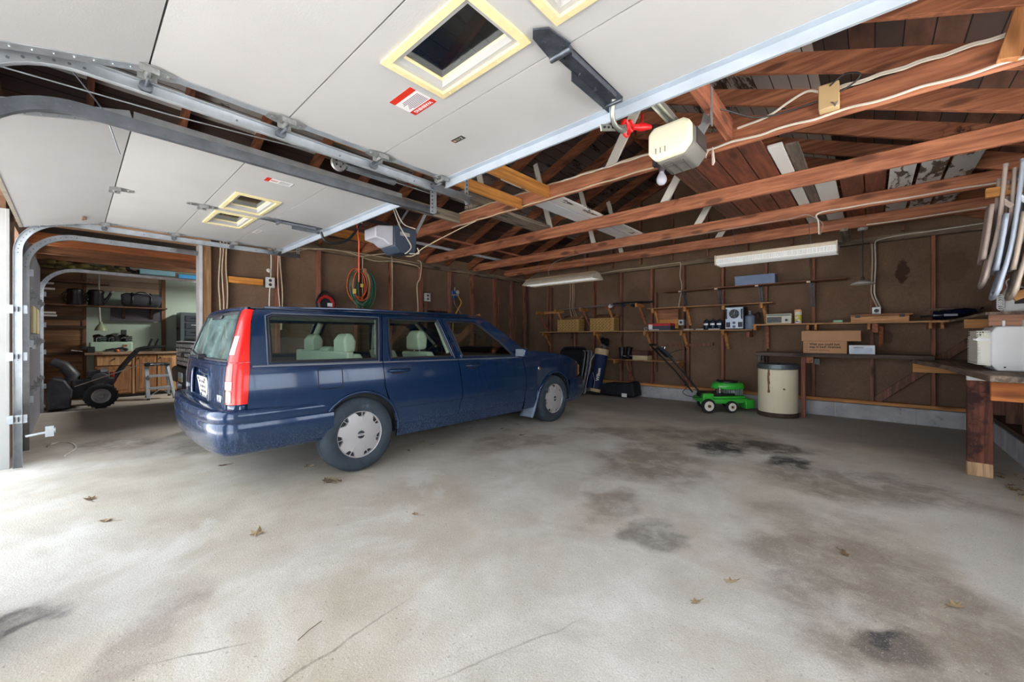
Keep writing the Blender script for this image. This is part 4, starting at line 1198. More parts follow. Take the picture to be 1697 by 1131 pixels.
# wheels
def wheel(x, y, sg):
    m = MB()
    tp = [(.185, -.085), (.20, -.098), (.235, -.105), (.275, -.102), (.297, -.088), (.307, -.06), (.309, -.03), (.3045, -.028), (.3045, -.022), (.309, -.02), (.309, .02), (.3045, .022), (.3045, .028), (.309, .03), (.307, .06), (.297, .088), (.275, .102), (.235, .105), (.20, .098), (.185, .085), (.185, -.085)]
    m.lathe((x, y, .309), tp, 48, 'X')
    ty = m.build('tyre', TYRE, car, world=True, angle=40)
    m = MB(); m.lathe((x, y, .309), [(.0, sg * .045), (.19, sg * .055), (.198, sg * .07)], 36, 'X')
    m.lathe((x, y, .309), [(.198, -sg * .09), (.05, -sg * .09), (0, -sg * .09)], 36, 'X')
    m.build('rim', mat('dark_rim', (52, 54, 60), .6, .3, .2, 10), ty, world=True)
    # cap: outer ring and a saw-toothed disc over the dark rim
    m = MB(); m.lathe((x, y, .309), [(.180, sg * .074), (.186, sg * .088), (.198, sg * .094), (.206, sg * .090), (.207, sg * .078), (.180, sg * .074)], 48, 'X')
    N = 84
    def out_r(k):
        t = (k % 12) / 12
        return .184 if t < .47 else (.152 - .004 * (t - .47) * 4 if t < .82 else .147 + .037 * (t - .82) / .18)
    ang = [2 * PI * k / N for k in range(N)]
    rs = [0, .028, .06, .10, .14]
    xs = lambda r: sg * (.104 - .018 * (r / .2) ** 2)
    vs = []; 
    for r in rs[1:]:
        vs += [(x + xs(r), y + r * math.cos(a), .309 + r * math.sin(a)) for a in ang]
    vs += [(x + xs(out_r(k)), y + out_r(k) * math.cos(a), .309 + out_r(k) * math.sin(a)) for k, a in enumerate(ang)]
    vs += [(x + xs(out_r(k)) - sg * .022, y + out_r(k) * math.cos(a), .309 + out_r(k) * math.sin(a)) for k, a in enumerate(ang)]
    fs = [tuple(range(N))]
    for j in range(5):
        for k in range(N): fs.append((j * N + k, j * N + (k + 1) % N, (j + 1) * N + (k + 1) % N, (j + 1) * N + k))
    m.add(vs, fs)
    cap = m.build('hub_cap', CAPM, ty, world=True, angle=30)
    m = MB()
    for k in range(7):
        a = 2 * PI * (k * 12 + 6.1) / N
        b = a + .10
        m.bar((x + sg * .092, y + .186 * math.cos(a + .14), .309 + .186 * math.sin(a + .14)), (x + sg * .103, y + .115 * math.cos(b + .02), .309 + .115 * math.sin(b + .02)), .004, .008, (sg, 0, 0))
    m.build('cap_rib', CAPM, ty, world=True)
    m = MB(); m.lathe((x, y, .309), [(0, sg * .108), (.031, sg * .1075), (.034, sg * .104)], 28, 'X'); m.build('cap_emblem', mat('emblem_dark', (40, 44, 56), .4), ty, world=True)
    m = MB(); m.lathe((x, y, .309), [(.034, sg * .1062), (.036, sg * .1072), (.038, sg * .104)], 28, 'X')
    m.box(min(x + sg * .1075, x + sg * .109), max(x + sg * .1075, x + sg * .109), y - .032, y + .032, .300, .318)
    m.build('emblem_ring', CAPM, ty, world=True)
    text('cap_lettering', 'VOLVO', .0125, frame((x + sg * .1095, y, .3047), (0, sg, 0), (0, 0, 1)), mat('emblem_dark', (40, 44, 56)), ty, .0004, align='CENTER')
for wy in (1.60, 4.26):
    for sg in (1, -1): wheel(CX + sg * .765, wy, sg)

# cabin
m = MB(); m.box(CX - .70, CX + .70, 1.98, 4.6, .27, .36); m.box(CX - .55, CX + .55, 1.15, 2.0, .38, .5); m.box(CX - .6, CX + .6, .80, 1.2, .36, .5); m.box(CX - .66, CX + .66, .82, 1.62, .34, .56); m.box(CX - .62, CX + .62, 4.4, 4.95, .28, .60)
m.box(CX - .57, CX + .57, 3.7, 4.6, .34, .8)
m.build('floor_pan', CABIN, car, world=True)
m = MB(); m.grid(lambda a, b: Vector((CX + (2 * a - 1) * .66, .95 + 2.15 * b, 1.345 - .05 * (2 * a - 1) ** 4)), 10, 8); m.build('headliner', HEADL, car, world=True)
m = MB(); m.box(CX - .68, CX + .68, 3.35, 3.85, .60, .90); m.build('dashboard', CABIN, car, world=True, bevel=.05, seg=3)
m = MB(); m.lathe((0, 0, 0), [(.175, -.012), (.19, 0), (.175, .012), (.165, 0), (.175, -.012)], 32); m.xf(Matrix.Translation((CX - .36, 3.2, .86)) @ Matrix.Rotation(math.radians(65), 4, 'X')); m.build('steering_wheel', CABIN, car, world=True)
def seat(x, y, w, top, rest=True, base=True):
    m = MB()
    def back(a, b):
        u = 2 * a - 1
        return Vector((x + u * w * (1 - .12 * b ** 3), y + .16 - .17 * b - .05 * (u * u) * -1 * .6, .48 + (top - .48) * b))
    m.box(x - w, x + w, y + .08, y + .16, .45, .60)
    m.prism([(y + .10, .45), (y - .07, top - .02), (y - .055, top), (y + .0, top), (y + .02, top - .03), (y + .22, .52)], 'X', x - w, x + w)
    if base: m.box(x - w, x + w, y + .12, y + .62, .36, .56)
    s_ = m.build('seat', CREAMSEAT, car, world=True, bevel=.035, seg=3)
    return s_
def headrest(par, x, y, z, w=.125, h=.085, d=.05):
    m = MB()
    pr = [(-d, -h), (d * .8, -h * .9), (d * 1.0, h * .2), (d * .5, h * .95), (-d * .4, h), (-d * 1.1, h * .3)]
    b0 = len(m.v); m.prism([(y + p[0], z + p[1]) for p in pr], 'X', x - w, x + w)
    for i in range(b0, len(m.v)):
        p = m.v[i]; k = 1 - .22 * max(0, (p[2] - z) / h)
        m.v[i] = (x + (p[0] - x) * k, p[1], p[2])
    o = m.build('headrest', CREAMSEAT, par, world=True, bevel=.04, seg=4)
    m = MB()
    for q in (-1, 1): m.cyl((x + q * .05, y, z - h - .09), (x + q * .05, y, z - .03), .007, n=6)
    m.build('headrest_post', CHROME, par, world=True)
for sg in (1, -1):
    s_ = seat(CX + sg * .37, 2.50, .24, .965); headrest(s_, CX + sg * .37, 2.47, 1.085, .125, .105, .06)
s_ = seat(CX, 1.72, .62, .965)
for sg in (1, -1): headrest(s_, CX + sg * .37, 1.69, 1.06, .13, .09, .055)
headrest(s_, CX, 1.69, .985, .11, .04, .05)
m = MB(); m.box(CX - .62, CX + .62, 1.60, 1.66, .56, .985); m.build('seat_back_panel', CREAMSEAT, s_, world=True, bevel=.015)
for sg in (1, -1):
    m = MB(); m.tube([side(2.58, .95, sg, -.05), side(2.53, 1.27, sg, -.05)], .03, 8); m.build('pillar_trim', HEADL, car, world=True)
    m = MB(); m.tube([side(1.80, .95, sg, -.05), side(1.87, 1.27, sg, -.05)], .032, 8); m.build('pillar_trim', HEADL, car, world=True)
    m = MB(); m.tube([side(3.55, .98, sg, -.06), side(3.12, 1.30, sg, -.05)], .02, 8); m.build('pillar_trim', HEADL, car, world=True)
    m = MB(); m.grid(lambda a, b, sg=sg: side(.95 + 2.6 * a, .36 + .53 * b, sg, -.07), 8, 3); m.build('door_lining', CABIN, car, world=True, solid=.01)
# underbody
m = MB(); m.cyl((CX - .35, .95, .34), (CX - .35, 1.35, .32), .08, n=12); m.build('silencer', DARKSTEEL, car, world=True)
for wy in (1.6, 4.26):
    m = MB(); m.cyl((CX - .70, wy, .309), (CX + .70, wy, .309), .04, n=10); m.build('axle', BLACK, car, world=True)

_p = Vector((-3.15, 1.60, 0)); _R = Matrix.Rotation(math.radians(-.8), 4, 'Z')
_l = _p + _R @ (Vector((CX, 2.9, 0)) - _p)
car.location = _l; car.rotation_euler = (0, 0, math.radians(-.8))
# ================================================================== shelves and things along the back wall
CARD = mat('plain_cardboard', (190, 146, 110), .85, 0, .08, 4, .1, 60)
CARDI = mat('cardboard_inside', (150, 112, 82), .9, 0, .1, 5)
TAN = mat('printed_tan_carton', (188, 150, 88), .8, 0, .08, 5)
BROWNP = mat('dark_brown_print', (58, 36, 28), .7, 0, .1, 20)
PALEWOOD = wood('pale_case_wood', (186, 132, 88), (220, 170, 122), 'X', knots=False)
SHELFW = wood('shelf_board', (150, 108, 72), (190, 148, 104), 'X')
DARKW = wood('dark_bench_wood', (62, 50, 44), (108, 90, 80), 'X', rough=.75, stain=((156, 140, 128), 5.5, .64))
NAVY = mat('navy_fabric', (20, 42, 84), .7, 0, .2, 10, .2, 90)
NAVYD = mat('dark_navy_fabric', (18, 22, 36), .7, 0, .25, 10, .2, 90)
BLUESTEEL = mat('blue_grey_metal', (112, 128, 160), .45, .2, .08, 6)
SILVER = mat('silver_face', (166, 176, 192), .4, .4, .08, 12)
CREAMP = mat('cream_plastic', (232, 230, 220), .45, 0, .04, 5)
WHITEP = mat('white_plastic', (236, 238, 240), .4, 0, .03, 5)
GREEN = mat('bright_green_paint', (58, 186, 62), .35, .0, .1, 8, coat=.4)

def wood_bracket(par, x, zt, dep=.30, drop=.30, mt=PINEY, brace=True, yw=YB):
    m = MB(); m.box(x - .02, x + .02, yw - dep + .03, yw, zt - .07, zt)
    b = m.build('bracket', mt, par, world=True, bevel=.002)
    if brace:
        m = MB(); m.bar((x + .028, yw - .01, zt - drop), (x + .028, yw - dep * .72, zt - .04), .018, .04, (1, 0, 0))
        m.build('bracket_brace', mt, b, world=True)
    return b
def shelf(name, label, x0, x1, y0, z, t_, mt=SHELFW, brackets=(), zs=None, **k):
    s_ = thing(name, label, 'shelf', ((x0 + x1) / 2, YB, z))
    m = MB(); m.box(x0, x1, y0, YB + .0, z - t_, z); m.build('board', mt, s_, world=True, bevel=.002)
    for x in brackets: wood_bracket(s_, x, z - t_, YB - y0, **k)
    return s_

S_main = shelf('wall_shelf', 'long pine shelf carrying two patterned cartons and the small heater', -5.50, -1.36, 6.97, 1.24, .018, SHELFW, (-5.42, -4.12, -3.08, -2.43, -1.78))
m = MB(); m.box(-1.44, -1.40, 7.0, YB, 1.12, 1.2); m.build('bracket', REDY, S_main, world=True)
S_right = shelf('wall_shelf', 'pine shelf at the right carrying the radio and the wooden case', -1.36, .995, 6.97, 1.318, .022, SHELFW, (-1.33,), brace=False)
for x in (-.68, -.59, -.03, .53, .63):
    m = MB(); m.box(x - .014, x + .014, 7.05, YB + .05, 1.22, 1.296); m.build('bracket', PINEY, S_right, world=True)
m = MB(); m.box(.0, .06, 7.0, YB, 1.18, 1.29); m.build('bracket', REDY, S_right, world=True)
m = MB(); m.bar((.09, YB - .02, 1.0), (.09, 7.08, 1.26), .02, .04, (1, 0, 0)); m.build('bracket_brace', REDY, S_right, world=True)
m = MB(); m.bar((-1.2, YB - .0, .94), (-1.2, YB - .03, 1.29), .03, .03, (1, 0, 0)); m.build('bracket_brace', REDY, S_right, world=True)
shelf('wall_shelf', 'short pine shelf above the heater and the cans', -3.03, -1.10, 7.0, 1.645, .016, SHELFW, (-2.94, -2.38, -1.78, -1.25))
S_top = shelf('wall_shelf', 'highest long shelf on steel brackets carrying the blue metal box', -2.74, -.26, 6.98, 1.925, .014, BROWNBOARD if False else wood('brown_shelf_board', (116, 76, 54), (150, 104, 76), 'X'), ())
for x in (-2.44, -1.87, -1.30, -.665):
    m = MB(); m.box(x - .022, x + .022, 6.965, 7.0, 1.888, 1.910)
    b = m.build('bracket_tip', mat('pale_bracket_tip', (222, 206, 180), .5), S_top, world=True)
    m = MB(); m.box(x - .012, x + .012, 7.0, YB, 1.895, 1.911); m.build('bracket', DARKSTEEL, S_top, world=True)
    m = MB()
    for q in (-1, 1): m.bar((x + q * .016 + .03, YB - .03, 1.56 if x > -2 else 1.66), (x + q * .016 + .03, 7.06, 1.89), .012, .02, (1, 0, 0))
    m.build('bracket_leg', DARKSTEEL, S_top, world=True)
S_low = shelf('wall_shelf', 'low short shelf above the tool bag carrying boots and a shoe box', -3.80, -2.44, 6.97, .70, .018, SHELFW, (-3.68, -2.50), brace=False)
m = MB(); m.bar((-3.46, YB - .0, .28), (-3.46, 7.08, .68), .03, .05, (1, 0, 0)); m.bar((-3.40, YB - .05, .28), (-3.44, 7.15, .68), .02, .03, (1, 0, 0)); m.build('bracket_brace', REDZ, S_low, world=True)
m = MB(); m.bar((-2.36, YB - .02, .28), (-2.50, 7.05, .68), .03, .04, (1, 0, 0)); m.build('bracket_brace', REDZ, S_low, world=True)
# rod rack
rr = thing('rod_rack', 'row of wooden bracket arms holding fishing rods above the patterned cartons', 'rack', (-4.4, YB, 1.68))
for i, x in enumerate((-5.55, -5.05, -4.42, -3.84, -3.22)):
    zt = 1.70 + .012 * i
    m = MB(); m.box(x - .02, x + .02, 6.95, YB, zt - .07, zt); b = m.build('arm', PINEY if i != 3 else REDY, rr, world=True, bevel=.002)
    m = MB(); m.bar((x + .05, YB - .01, zt - .38), (x + .03, 7.02, zt - .05), .018, .04, (1, 0, 0)); m.build('arm_brace', PINEY if i % 2 else REDY, b, world=True)
m = MB(); m.box(-5.55, -5.05, 7.19, 7.26, 1.65, 1.70); m.build('rail', PINE, rr, world=True)
def rod(label, y, z0, z1, x0, x1, reel, guides=6):
    t = thing('fishing_rod', label, 'fishing rod', (x1, y, z1), group='fishing rods on the wooden rack')
    m = MB(); m.tube([(x0, y, z0), (x1 - .5, y, z0 + (z1 - z0) * .8), (x1, y, z1)], [.0035, .006, .009], 8); m.build('blank', mat('rod_grey', (150, 152, 156), .3, .4), t, world=True)
    m = MB(); m.tube([(x1 - .35, y, z1 - .001), (x1, y, z1)], .015, 8); m.build('grip', BLACK, t, world=True)
    m = MB(); m.cyl((x1 - .42, y - .02, z1 - .05), (x1 - .42, y + .05, z1 - .05), .028, n=14); m.cyl((x1 - .42, y, z1), (x1 - .42, y, z1 - .04), .007, n=8); m.tube([(x1 - .42, y - .02, z1 - .05), (x1 - .36, y - .04, z1 - .06), (x1 - .33, y - .05, z1 - .04)], .006, 6)
    m.build('reel', reel, t, world=True)
    m = MB()
    for k in range(guides):
        x = x0 + (x1 - .6 - x0) * (k + .5) / guides; zz = z0 + (z1 - z0) * .8 * (k + .5) / guides
        m.tube([(x + .0, y + .012 * math.cos(a), zz - .014 + .012 * math.sin(a)) for a in [i * PI / 4 for i in range(8)]], .0018, 5, closed=True)
    m.build('line_guide', CHROME, t, world=True)
rod('fishing rod nearest the front of the wooden rack, white reel', 7.0, 1.712, 1.765, -4.98, -3.35, WHITEP)
rod('fishing rod in the middle of the wooden rack, dark blue reel', 7.06, 1.712, 1.775, -4.9, -3.12, mat('dark_blue_reel', (40, 52, 96), .4, .2))
rod('fishing rod lying closest to the wall on the wooden rack', 7.13, 1.712, 1.77, -4.8, -2.95, BLACK)

# ---- benches
bench = thing('back_bench', 'dark narrow workbench along the back wall above the barrel', 'workbench', (-.2, 7.0, .89))
m = MB(); m.box(-1.28, .55, 6.80, YB, .845, .895); m.build('top', DARKW, bench, world=True, bevel=.004)
m = MB(); m.box(-.735, -.685, 6.82, 6.90, 0, .845); m.build('leg', wood('red_leg', (112, 62, 48), (146, 88, 68), 'Z'), bench, world=True, bevel=.003)
m = MB(); m.box(-1.27, -1.23, 7.15, YB, .60, .845); m.build('leg', DARKW, bench, world=True)
m = MB(); m.box(-.685, -.60, 6.86, YB, .76, .845); m.build('cross_rail', REDY, bench, world=True)
m = MB(); m.box(-1.26, -1.22, 6.84, 6.9, .77, .845); m.box(-.59, -.53, 6.86, 6.95, .74, .82); m.build('clamp', BLACK, bench, world=True)
wbn = thing('corner_workbench', 'thick workbench in the right corner under the air conditioner', 'workbench', (.75, 5.6, .89))
m = MB(); m.prism([(.37, YB), (.37, 6.72), (.50, 5.95), (.56, 5.0), (.61, 4.3), (XR, 4.3), (XR, YB)], 'Z', .80, .845)
WBT = wood('worn_bench_top', (82, 68, 58), (138, 120, 104), 'Y', rough=.75, stain=((160, 148, 136), 5, .62))
m.build('top', WBT, wbn, world=True, bevel=.004)
m = MB(); m.box(.572, .708, 4.86, 4.92, 0, .765)
RL = wood('old_red_post', (92, 48, 38), (142, 84, 64), 'Z', stain=((58, 24, 22), 2.4, .52))
lg = m.build('leg', RL, wbn, world=True, bevel=.004)
m = MB(); m.box(.571, .709, 4.859, 4.921, 0, .11); m.build('bare_foot', wood('bare_pale_foot', (170, 132, 96), (206, 172, 134), 'Z'), lg, world=True, bevel=.004)
m = MB(); m.box(.63, XR, 4.40, 4.44, .66, .80); m.build('apron', wood('orange_apron', (176, 96, 44), (206, 128, 68), 'X'), wbn, world=True, bevel=.003)
m = MB(); m.box(.36, .80, 6.72, 6.76, .70, .80); m.build('apron', PINE, wbn, world=True, bevel=.003)
m = MB(); m.box(.572, .708, 4.862, 4.918, .766, .80); m.build('packing_block', WHITEPAINT, wbn, world=True)
m = MB(); m.box(.90, .98, 4.34, 4.40, 0, .80); m.build('leg', RL, wbn, world=True, bevel=.003)
rsh = shelf('side_shelf', 'thick shelf on the right wall above the air conditioner', .99, 1.0, 6.9, 1.43, .02) if False else thing('side_shelf', 'thick shelf on the right wall above the air conditioner', 'shelf', (.84, 5.9, 1.30))
m = MB(); m.box(.68, XR, 4.95, 6.965, 1.294, 1.318); m.build('board', WBT, rsh, world=True, bevel=.003)
m = MB(); m.box(.70, XR, 4.97, 5.0, 1.205, 1.294); m.build('front_board', wood('reddish_front_board', (132, 92, 74), (176, 130, 106), 'X'), rsh, world=True, bevel=.003)
m = MB(); m.box(.68, .85, 5.93, 5.97, 1.205, 1.292); m.build('cross_board', PINE, rsh, world=True, bevel=.003)

# ---- things on the main shelf
def printed_carton(label, x0, x1, z0, z1, y0, y1):
    t = thing('carton', label, 'carton', ((x0 + x1) / 2, (y0 + y1) / 2, z0), group='patterned cartons on the long shelf')
    m = MB(); m.box(x0, x1, y0, y1, z0, z0 + .006); m.box(x0, x1, y0, y0 + .006, z0, z1); m.box(x0, x1, y1 - .006, y1, z0, z1); m.box(x0, x0 + .006, y0, y1, z0, z1); m.box(x1 - .006, x1, y0, y1, z0, z1)
    m.build('body', TAN, t, world=True, bevel=.002)
    m = MB(); w = x1 - x0; h = z1 - z0
    for r in range(7):
        for c in range(7):
            x = x0 + .02 + c * (w - .06) / 6 + (r % 2) * .025; z = z0 + .022 + r * (h - .03) / 7
            if x + .045 < x1 - .01: m.add([(x, y0 - .0008, z), (x + .045, y0 - .0008, z + .010), (x + .045, y0 - .0008, z + .019), (x, y0 - .0008, z + .009)], [(0, 1, 2, 3)])
    m.build('printed_pattern', BROWNP, t, world=True, recalc=False)
    m = MB()
    for r in range(7):
        for c in range(5):
            y = y0 + .02 + c * (y1 - y0 - .05) / 5 + (r % 2) * .02; z = z0 + .022 + r * (h - .03) / 7
            m.add([(x1 + .0008, y, z), (x1 + .0008, y + .035, z + .009), (x1 + .0008, y + .035, z + .018), (x1 + .0008, y, z + .009)], [(0, 1, 2, 3)])
    m.build('printed_pattern', BROWNP, t, world=True, recalc=False)
    m = MB(); m.add([(x0, y1, z1), (x1, y1, z1), (x1, y1 + .06, z1 + .09), (x0, y1 + .06, z1 + .09)], [(0, 1, 2, 3)]); m.add([(x1, y0, z1), (x1, y1, z1), (x1 + .07, y1, z1 + .07), (x1 + .07, y0, z1 + .07)], [(0, 1, 2, 3)]); m.add([(x0, y0, z1), (x0, y1, z1), (x0 - .12, y1, z1 + .02), (x0 - .12, y0, z1 + .02)], [(0, 1, 2, 3)])
    m.build('flap', CARDI, t, world=True, solid=.004)
    return t
printed_carton('open tan carton with dark slanted print, left one of the pair on the long shelf', -5.0, -4.47, 1.242, 1.49, 6.98, 7.2)
printed_carton('open tan carton with dark slanted print, the one above the golf bag', -4.2, -3.68, 1.242, 1.495, 6.98, 7.2)
t = thing('boxed_tool', 'flat red and dark grey box on the long shelf', 'box', (-2.8, 7.08, 1.24))
m = MB(); m.box(-3.0, -2.60, 6.98, 7.2, 1.241, 1.36); m.build('box', mat('dark_slate_card', (58, 62, 78), .6), t, world=True, bevel=.002)
m = MB(); m.box(-3.002, -2.598, 6.978, 7.202, 1.318, 1.363); m.build('red_lid', mat('red_card', (196, 40, 52), .55), t, world=True, bevel=.002)
m = MB(); m.box(-2.99, -2.92, 6.9775, 6.979, 1.265, 1.345); m.box(-2.98, -2.80, 6.9775, 6.979, 1.248, 1.258); m.build('label', WHITEP, t, world=True)
m = MB(); m.lathe((-3.05, 7.0, 1.272), [(.022, -.02), (.03, -.02), (.03, .02), (.022, .02), (.022, -.02)], 24, 'Y'); one('tape_roll', m, mat('grey_tape', (176, 170, 160), .6), 'small roll of grey tape beside the red box', 'tape roll', (-3.05, 7.0, 1.24))
def can(label, x):
    t = thing('spray_can', label, 'can', (x, 7.04, 1.24), group='dark blue cans beside the heater')
    m = MB(); m.lathe((x, 7.04, 1.241), [(.044, 0), (.046, .004), (.046, .135), (.043, .145), (.02, .155)], 24); m.build('body', mat('dark_teal_can', (22, 42, 62), .3, .2, .1), t, world=True)
    m = MB(); m.lathe((x, 7.04, 1.241), [(.0465, .075), (.0465, .105)], 24, a0=PI * 1.15, a1=PI * 1.75); m.build('label', WHITEP, t, world=True)
    m = MB(); m.lathe((x, 7.04, 1.241), [(.016, .155), (.016, .175), (.006, .178)], 14); m.build('nozzle', BLACK, t, world=True)
can('dark blue can at the left end of the three on the shelf', -2.03); can('middle one of the three dark blue cans on the shelf', -1.93); can('dark blue can of the three standing nearest the heater', -1.832)
for (x, wd, lb, z) in ((-2.30, .16, 'flat pale plastic strip lying left of the three cans', 1.241), (-1.90, .17, 'flat grey tray in front of the three cans', 1.241), (-2.12, .12, 'small white strip lying between the red box and the cans', 1.241)):
    m = MB(); m.cbox((x, 6.985, z + .009), (wd, .03, .018)); one('loose_strip', m, mat('pale_grey_plastic', (188, 184, 178), .6), lb, 'strip', (x, 6.985, z), bevel=.003)
t = thing('shop_heater', 'silver faced black box heater with a round fan on the long shelf', 'heater', (-1.6, 7.1, 1.24))
m = MB(); m.box(-1.745, -1.475, 7.0, 7.24, 1.245, 1.60); bd = m.build('case', BLACK, t, world=True, bevel=.008)
m = MB(); m.box(-1.735, -1.485, 6.992, 7.0, 1.255, 1.59); fc = m.build('face', SILVER, t, world=True, bevel=.004)
m = MB(); m.lathe((-1.61, 6.99, 1.485), [(.082, .002), (.082, -.004), (.072, -.004), (.072, .002), (.082, .002)], 32, 'Y'); m.build('fan_ring', SILVER, fc, world=True)
m = MB(); m.lathe((-1.61, 6.9915, 1.485), [(0, -.0005), (.072, -.0005), (.072, 0)], 32, 'Y'); m.build('fan_opening', BLACK, fc, world=True)
m = MB()
for k in range(5):
    a = k * 2 * PI / 5; m.bar((-1.61, 6.989, 1.485), (-1.61 + .068 * math.cos(a), 6.989, 1.485 + .068 * math.sin(a)), .003, .03, (0, 1, .3))
m.build('fan_blade', SILVER, fc, world=True)
m = MB()
for q in (-1, 1): m.tube([(-1.61 + q * .108, 6.99, 1.41), (-1.61 + q * .108, 6.965, 1.425), (-1.61 + q * .108, 6.965, 1.545), (-1.61 + q * .108, 6.99, 1.56)], .008, 8)
m.build('grab_handle', BLACK, t, world=True)
m = MB()
for q in (-1, 1): m.box(-1.61 + q * .085 - .03, -1.61 + q * .085 + .03, 6.989, 6.993, 1.275, 1.355)
m.build('speaker_grille', mat('slate_grille', (52, 60, 76), .6), fc, world=True)
m = MB()
for z in (1.285, 1.345): m.cyl((-1.61, 6.993, z), (-1.61, 6.978, z), .021, n=18)
m.build('knob', mat('knob_ring', (44, 60, 96), .3), t, world=True)
t = thing('jug', 'grey blue jug with a narrow neck beside the heater', 'jug', (-1.405, 7.06, 1.24))
m = MB(); m.lathe((-1.405, 7.06, 1.241), [(.066, 0), (.07, .006), (.07, .19), (.066, .205), (.03, .222), (.018, .228), (.017, .27), (.019, .272), (.019, .285)], 28); m.build('body', mat('grey_blue_plastic', (112, 124, 150), .45, 0, .06), t, world=True)
m = MB(); m.tube([(-1.36, 7.11, 1.45), (-1.31, 7.14, 1.50), (-1.28, 7.12, 1.44), (-1.30, 7.1, 1.36)], .014, 8, smooth=3); m.build('handle', BLACK, t, world=True)

# ---- on the right shelf
z = 1.318
t = thing('radio', 'old grey radio on the right hand shelf', 'radio', (-1.02, 7.04, z))
m = MB(); m.box(-1.18, -.865, 6.99, 7.1, z, z + .145); m.build('case', mat('radio_case', (196, 190, 172), .45, .1), t, world=True, bevel=.006)
m = MB(); m.box(-1.168, -.985, 6.986, 6.991, z + .012, z + .10); gr = m.build('grille', mat('radio_grille', (88, 88, 90), .6), t, world=True)
m = MB()
for k in range(5): m.cyl((-1.12 + .022 * k, 6.984, z + .045 + .014 * (k % 2)), (-1.12 + .022 * k, 6.987, z + .045 + .014 * (k % 2)), .008, n=10)
m.build('grille_hole', BLACK, gr, world=True)
m = MB(); m.box(-1.17, -.875, 6.986, 6.991, z + .112, z + .135); m.build('dial', mat('radio_dial', (92, 100, 102), .3), t, world=True)
m = MB(); m.box(-.965, -.885, 6.984, 6.990, z + .02, z + .10); pn = m.build('control_panel', mat('radio_panel', (190, 190, 186), .4), t, world=True)
m = MB(); m.cyl((-.925, 6.984, z + .05), (-.925, 6.974, z + .05), .018, n=16); m.build('knob', BLACK, t, world=True)
t = thing('wipes_tub', 'tall tub with a yellow and purple label beside the radio', 'tub', (-.79, 7.04, z))
m = MB(); m.lathe((-.79, 7.04, z), [(.042, 0), (.044, .005), (.044, .165), (.041, .17)], 24); m.build('body', mat('tub_white', (226, 220, 206), .5), t, world=True)
m = MB(); m.lathe((-.79, 7.04, z), [(.0446, .02), (.0446, .12)], 24); 
def tub_label():
    t_ = NT('tub_label'); v = t_.coords((1, 1, 1), False)
    vo = t_.new('ShaderNodeTexVoronoi'); vo.inputs['Scale'].default_value = 34; t_.link(v, vo.inputs['Vector'])
    sp = t_.new('ShaderNodeSeparateXYZ'); t_.link(vo.outputs['Color'], sp.inputs[0])
    r = t_.ramp(sp.outputs['X'], [(.0, lin((206, 190, 70))), (.33, lin((70, 46, 96))), (.55, lin((230, 226, 214))), (.8, lin((212, 206, 80)))])
    t_.n[-1 if False else r.node.name].color_ramp.interpolation = 'CONSTANT'
    t_.base(r); t_.set(Roughness=.5); return t_.m
m.build('label', tub_label(), t, world=True)
m = MB(); m.lathe((-.79, 7.04, z), [(.046, .165), (.046, .195), (.03, .202), (0, .203)], 24); m.build('lid', mat('peach_lid', (226, 180, 130), .5), t, world=True)
m = MB(); m.box(-.395, -.295, 7.0, 7.05, z, z + .032); t = one('soap_dish', m, mat('mint_plastic', (150, 196, 170), .5), 'small mint green plastic box on the right hand shelf', 'box', (-.345, 7.02, z), bevel=.006)
t = thing('wooden_case', 'pale wooden case with two dark latches on the right hand shelf', 'case', (.075, 7.05, z))
m = MB(); m.box(-.21, .345, 6.985, 7.2, z, z + .075); m.build('base', PALEWOOD, t, world=True, bevel=.003)
m = MB(); m.box(-.215, .38, 6.98, 7.22, z + .077, z + .10); m.build('lid', wood('case_lid', (140, 92, 62), (172, 120, 84), 'X', knots=False), t, world=True, bevel=.003)
m = MB()
for x in (-.14, .28): m.box(x - .025, x + .025, 6.975, 6.985, z + .055, z + .09)
m.build('latch', BLACK, t, world=True)
t = thing('caulking_gun', 'dark blue caulking gun lying at the bend of the right hand shelf', 'tool', (.62, 7.05, z))
m = MB(); m.tube([(.55, 7.05, z + .065), (.60, 7.05, z + .062), (.82, 7.06, z + .095), (.90, 7.06, z + .112)], [.05, .056, .05, .02], 16); m.build('barrel', mat('glossy_navy', (16, 22, 48), .25, .1, .1), t, world=True)
m = MB(); m.tube([(.44, 7.04, z + .05), (.56, 7.05, z + .06)], .012, 8); m.tube([(.9, 7.06, z + .1), (.95, 7.04, z + .14), (.92, 7.0, z + .12)], .008, 8); m.build('rod', BLACK, t, world=True)
m = MB(); m.box(.64, .75, 6.994, 6.998, z + .05, z + .075); m.build('print', mat('grey_print', (150, 156, 170), .5), t, world=True)
m = MB(); m.lathe((.615, 7.13, z + .135), [(0, .012), (.05, .012), (.125, .004), (.13, 0), (.12, -.002), (0, .004)], 28); m.cyl((.615, 7.2, z), (.615, 7.2, z + .135), .006, n=6)
one('lamp_shade', m, mat('dusty_white_enamel', (196, 184, 168), .6, 0, .1, 12), 'small dusty shallow white shade above the caulking gun', 'shade', (.615, 7.13, z))
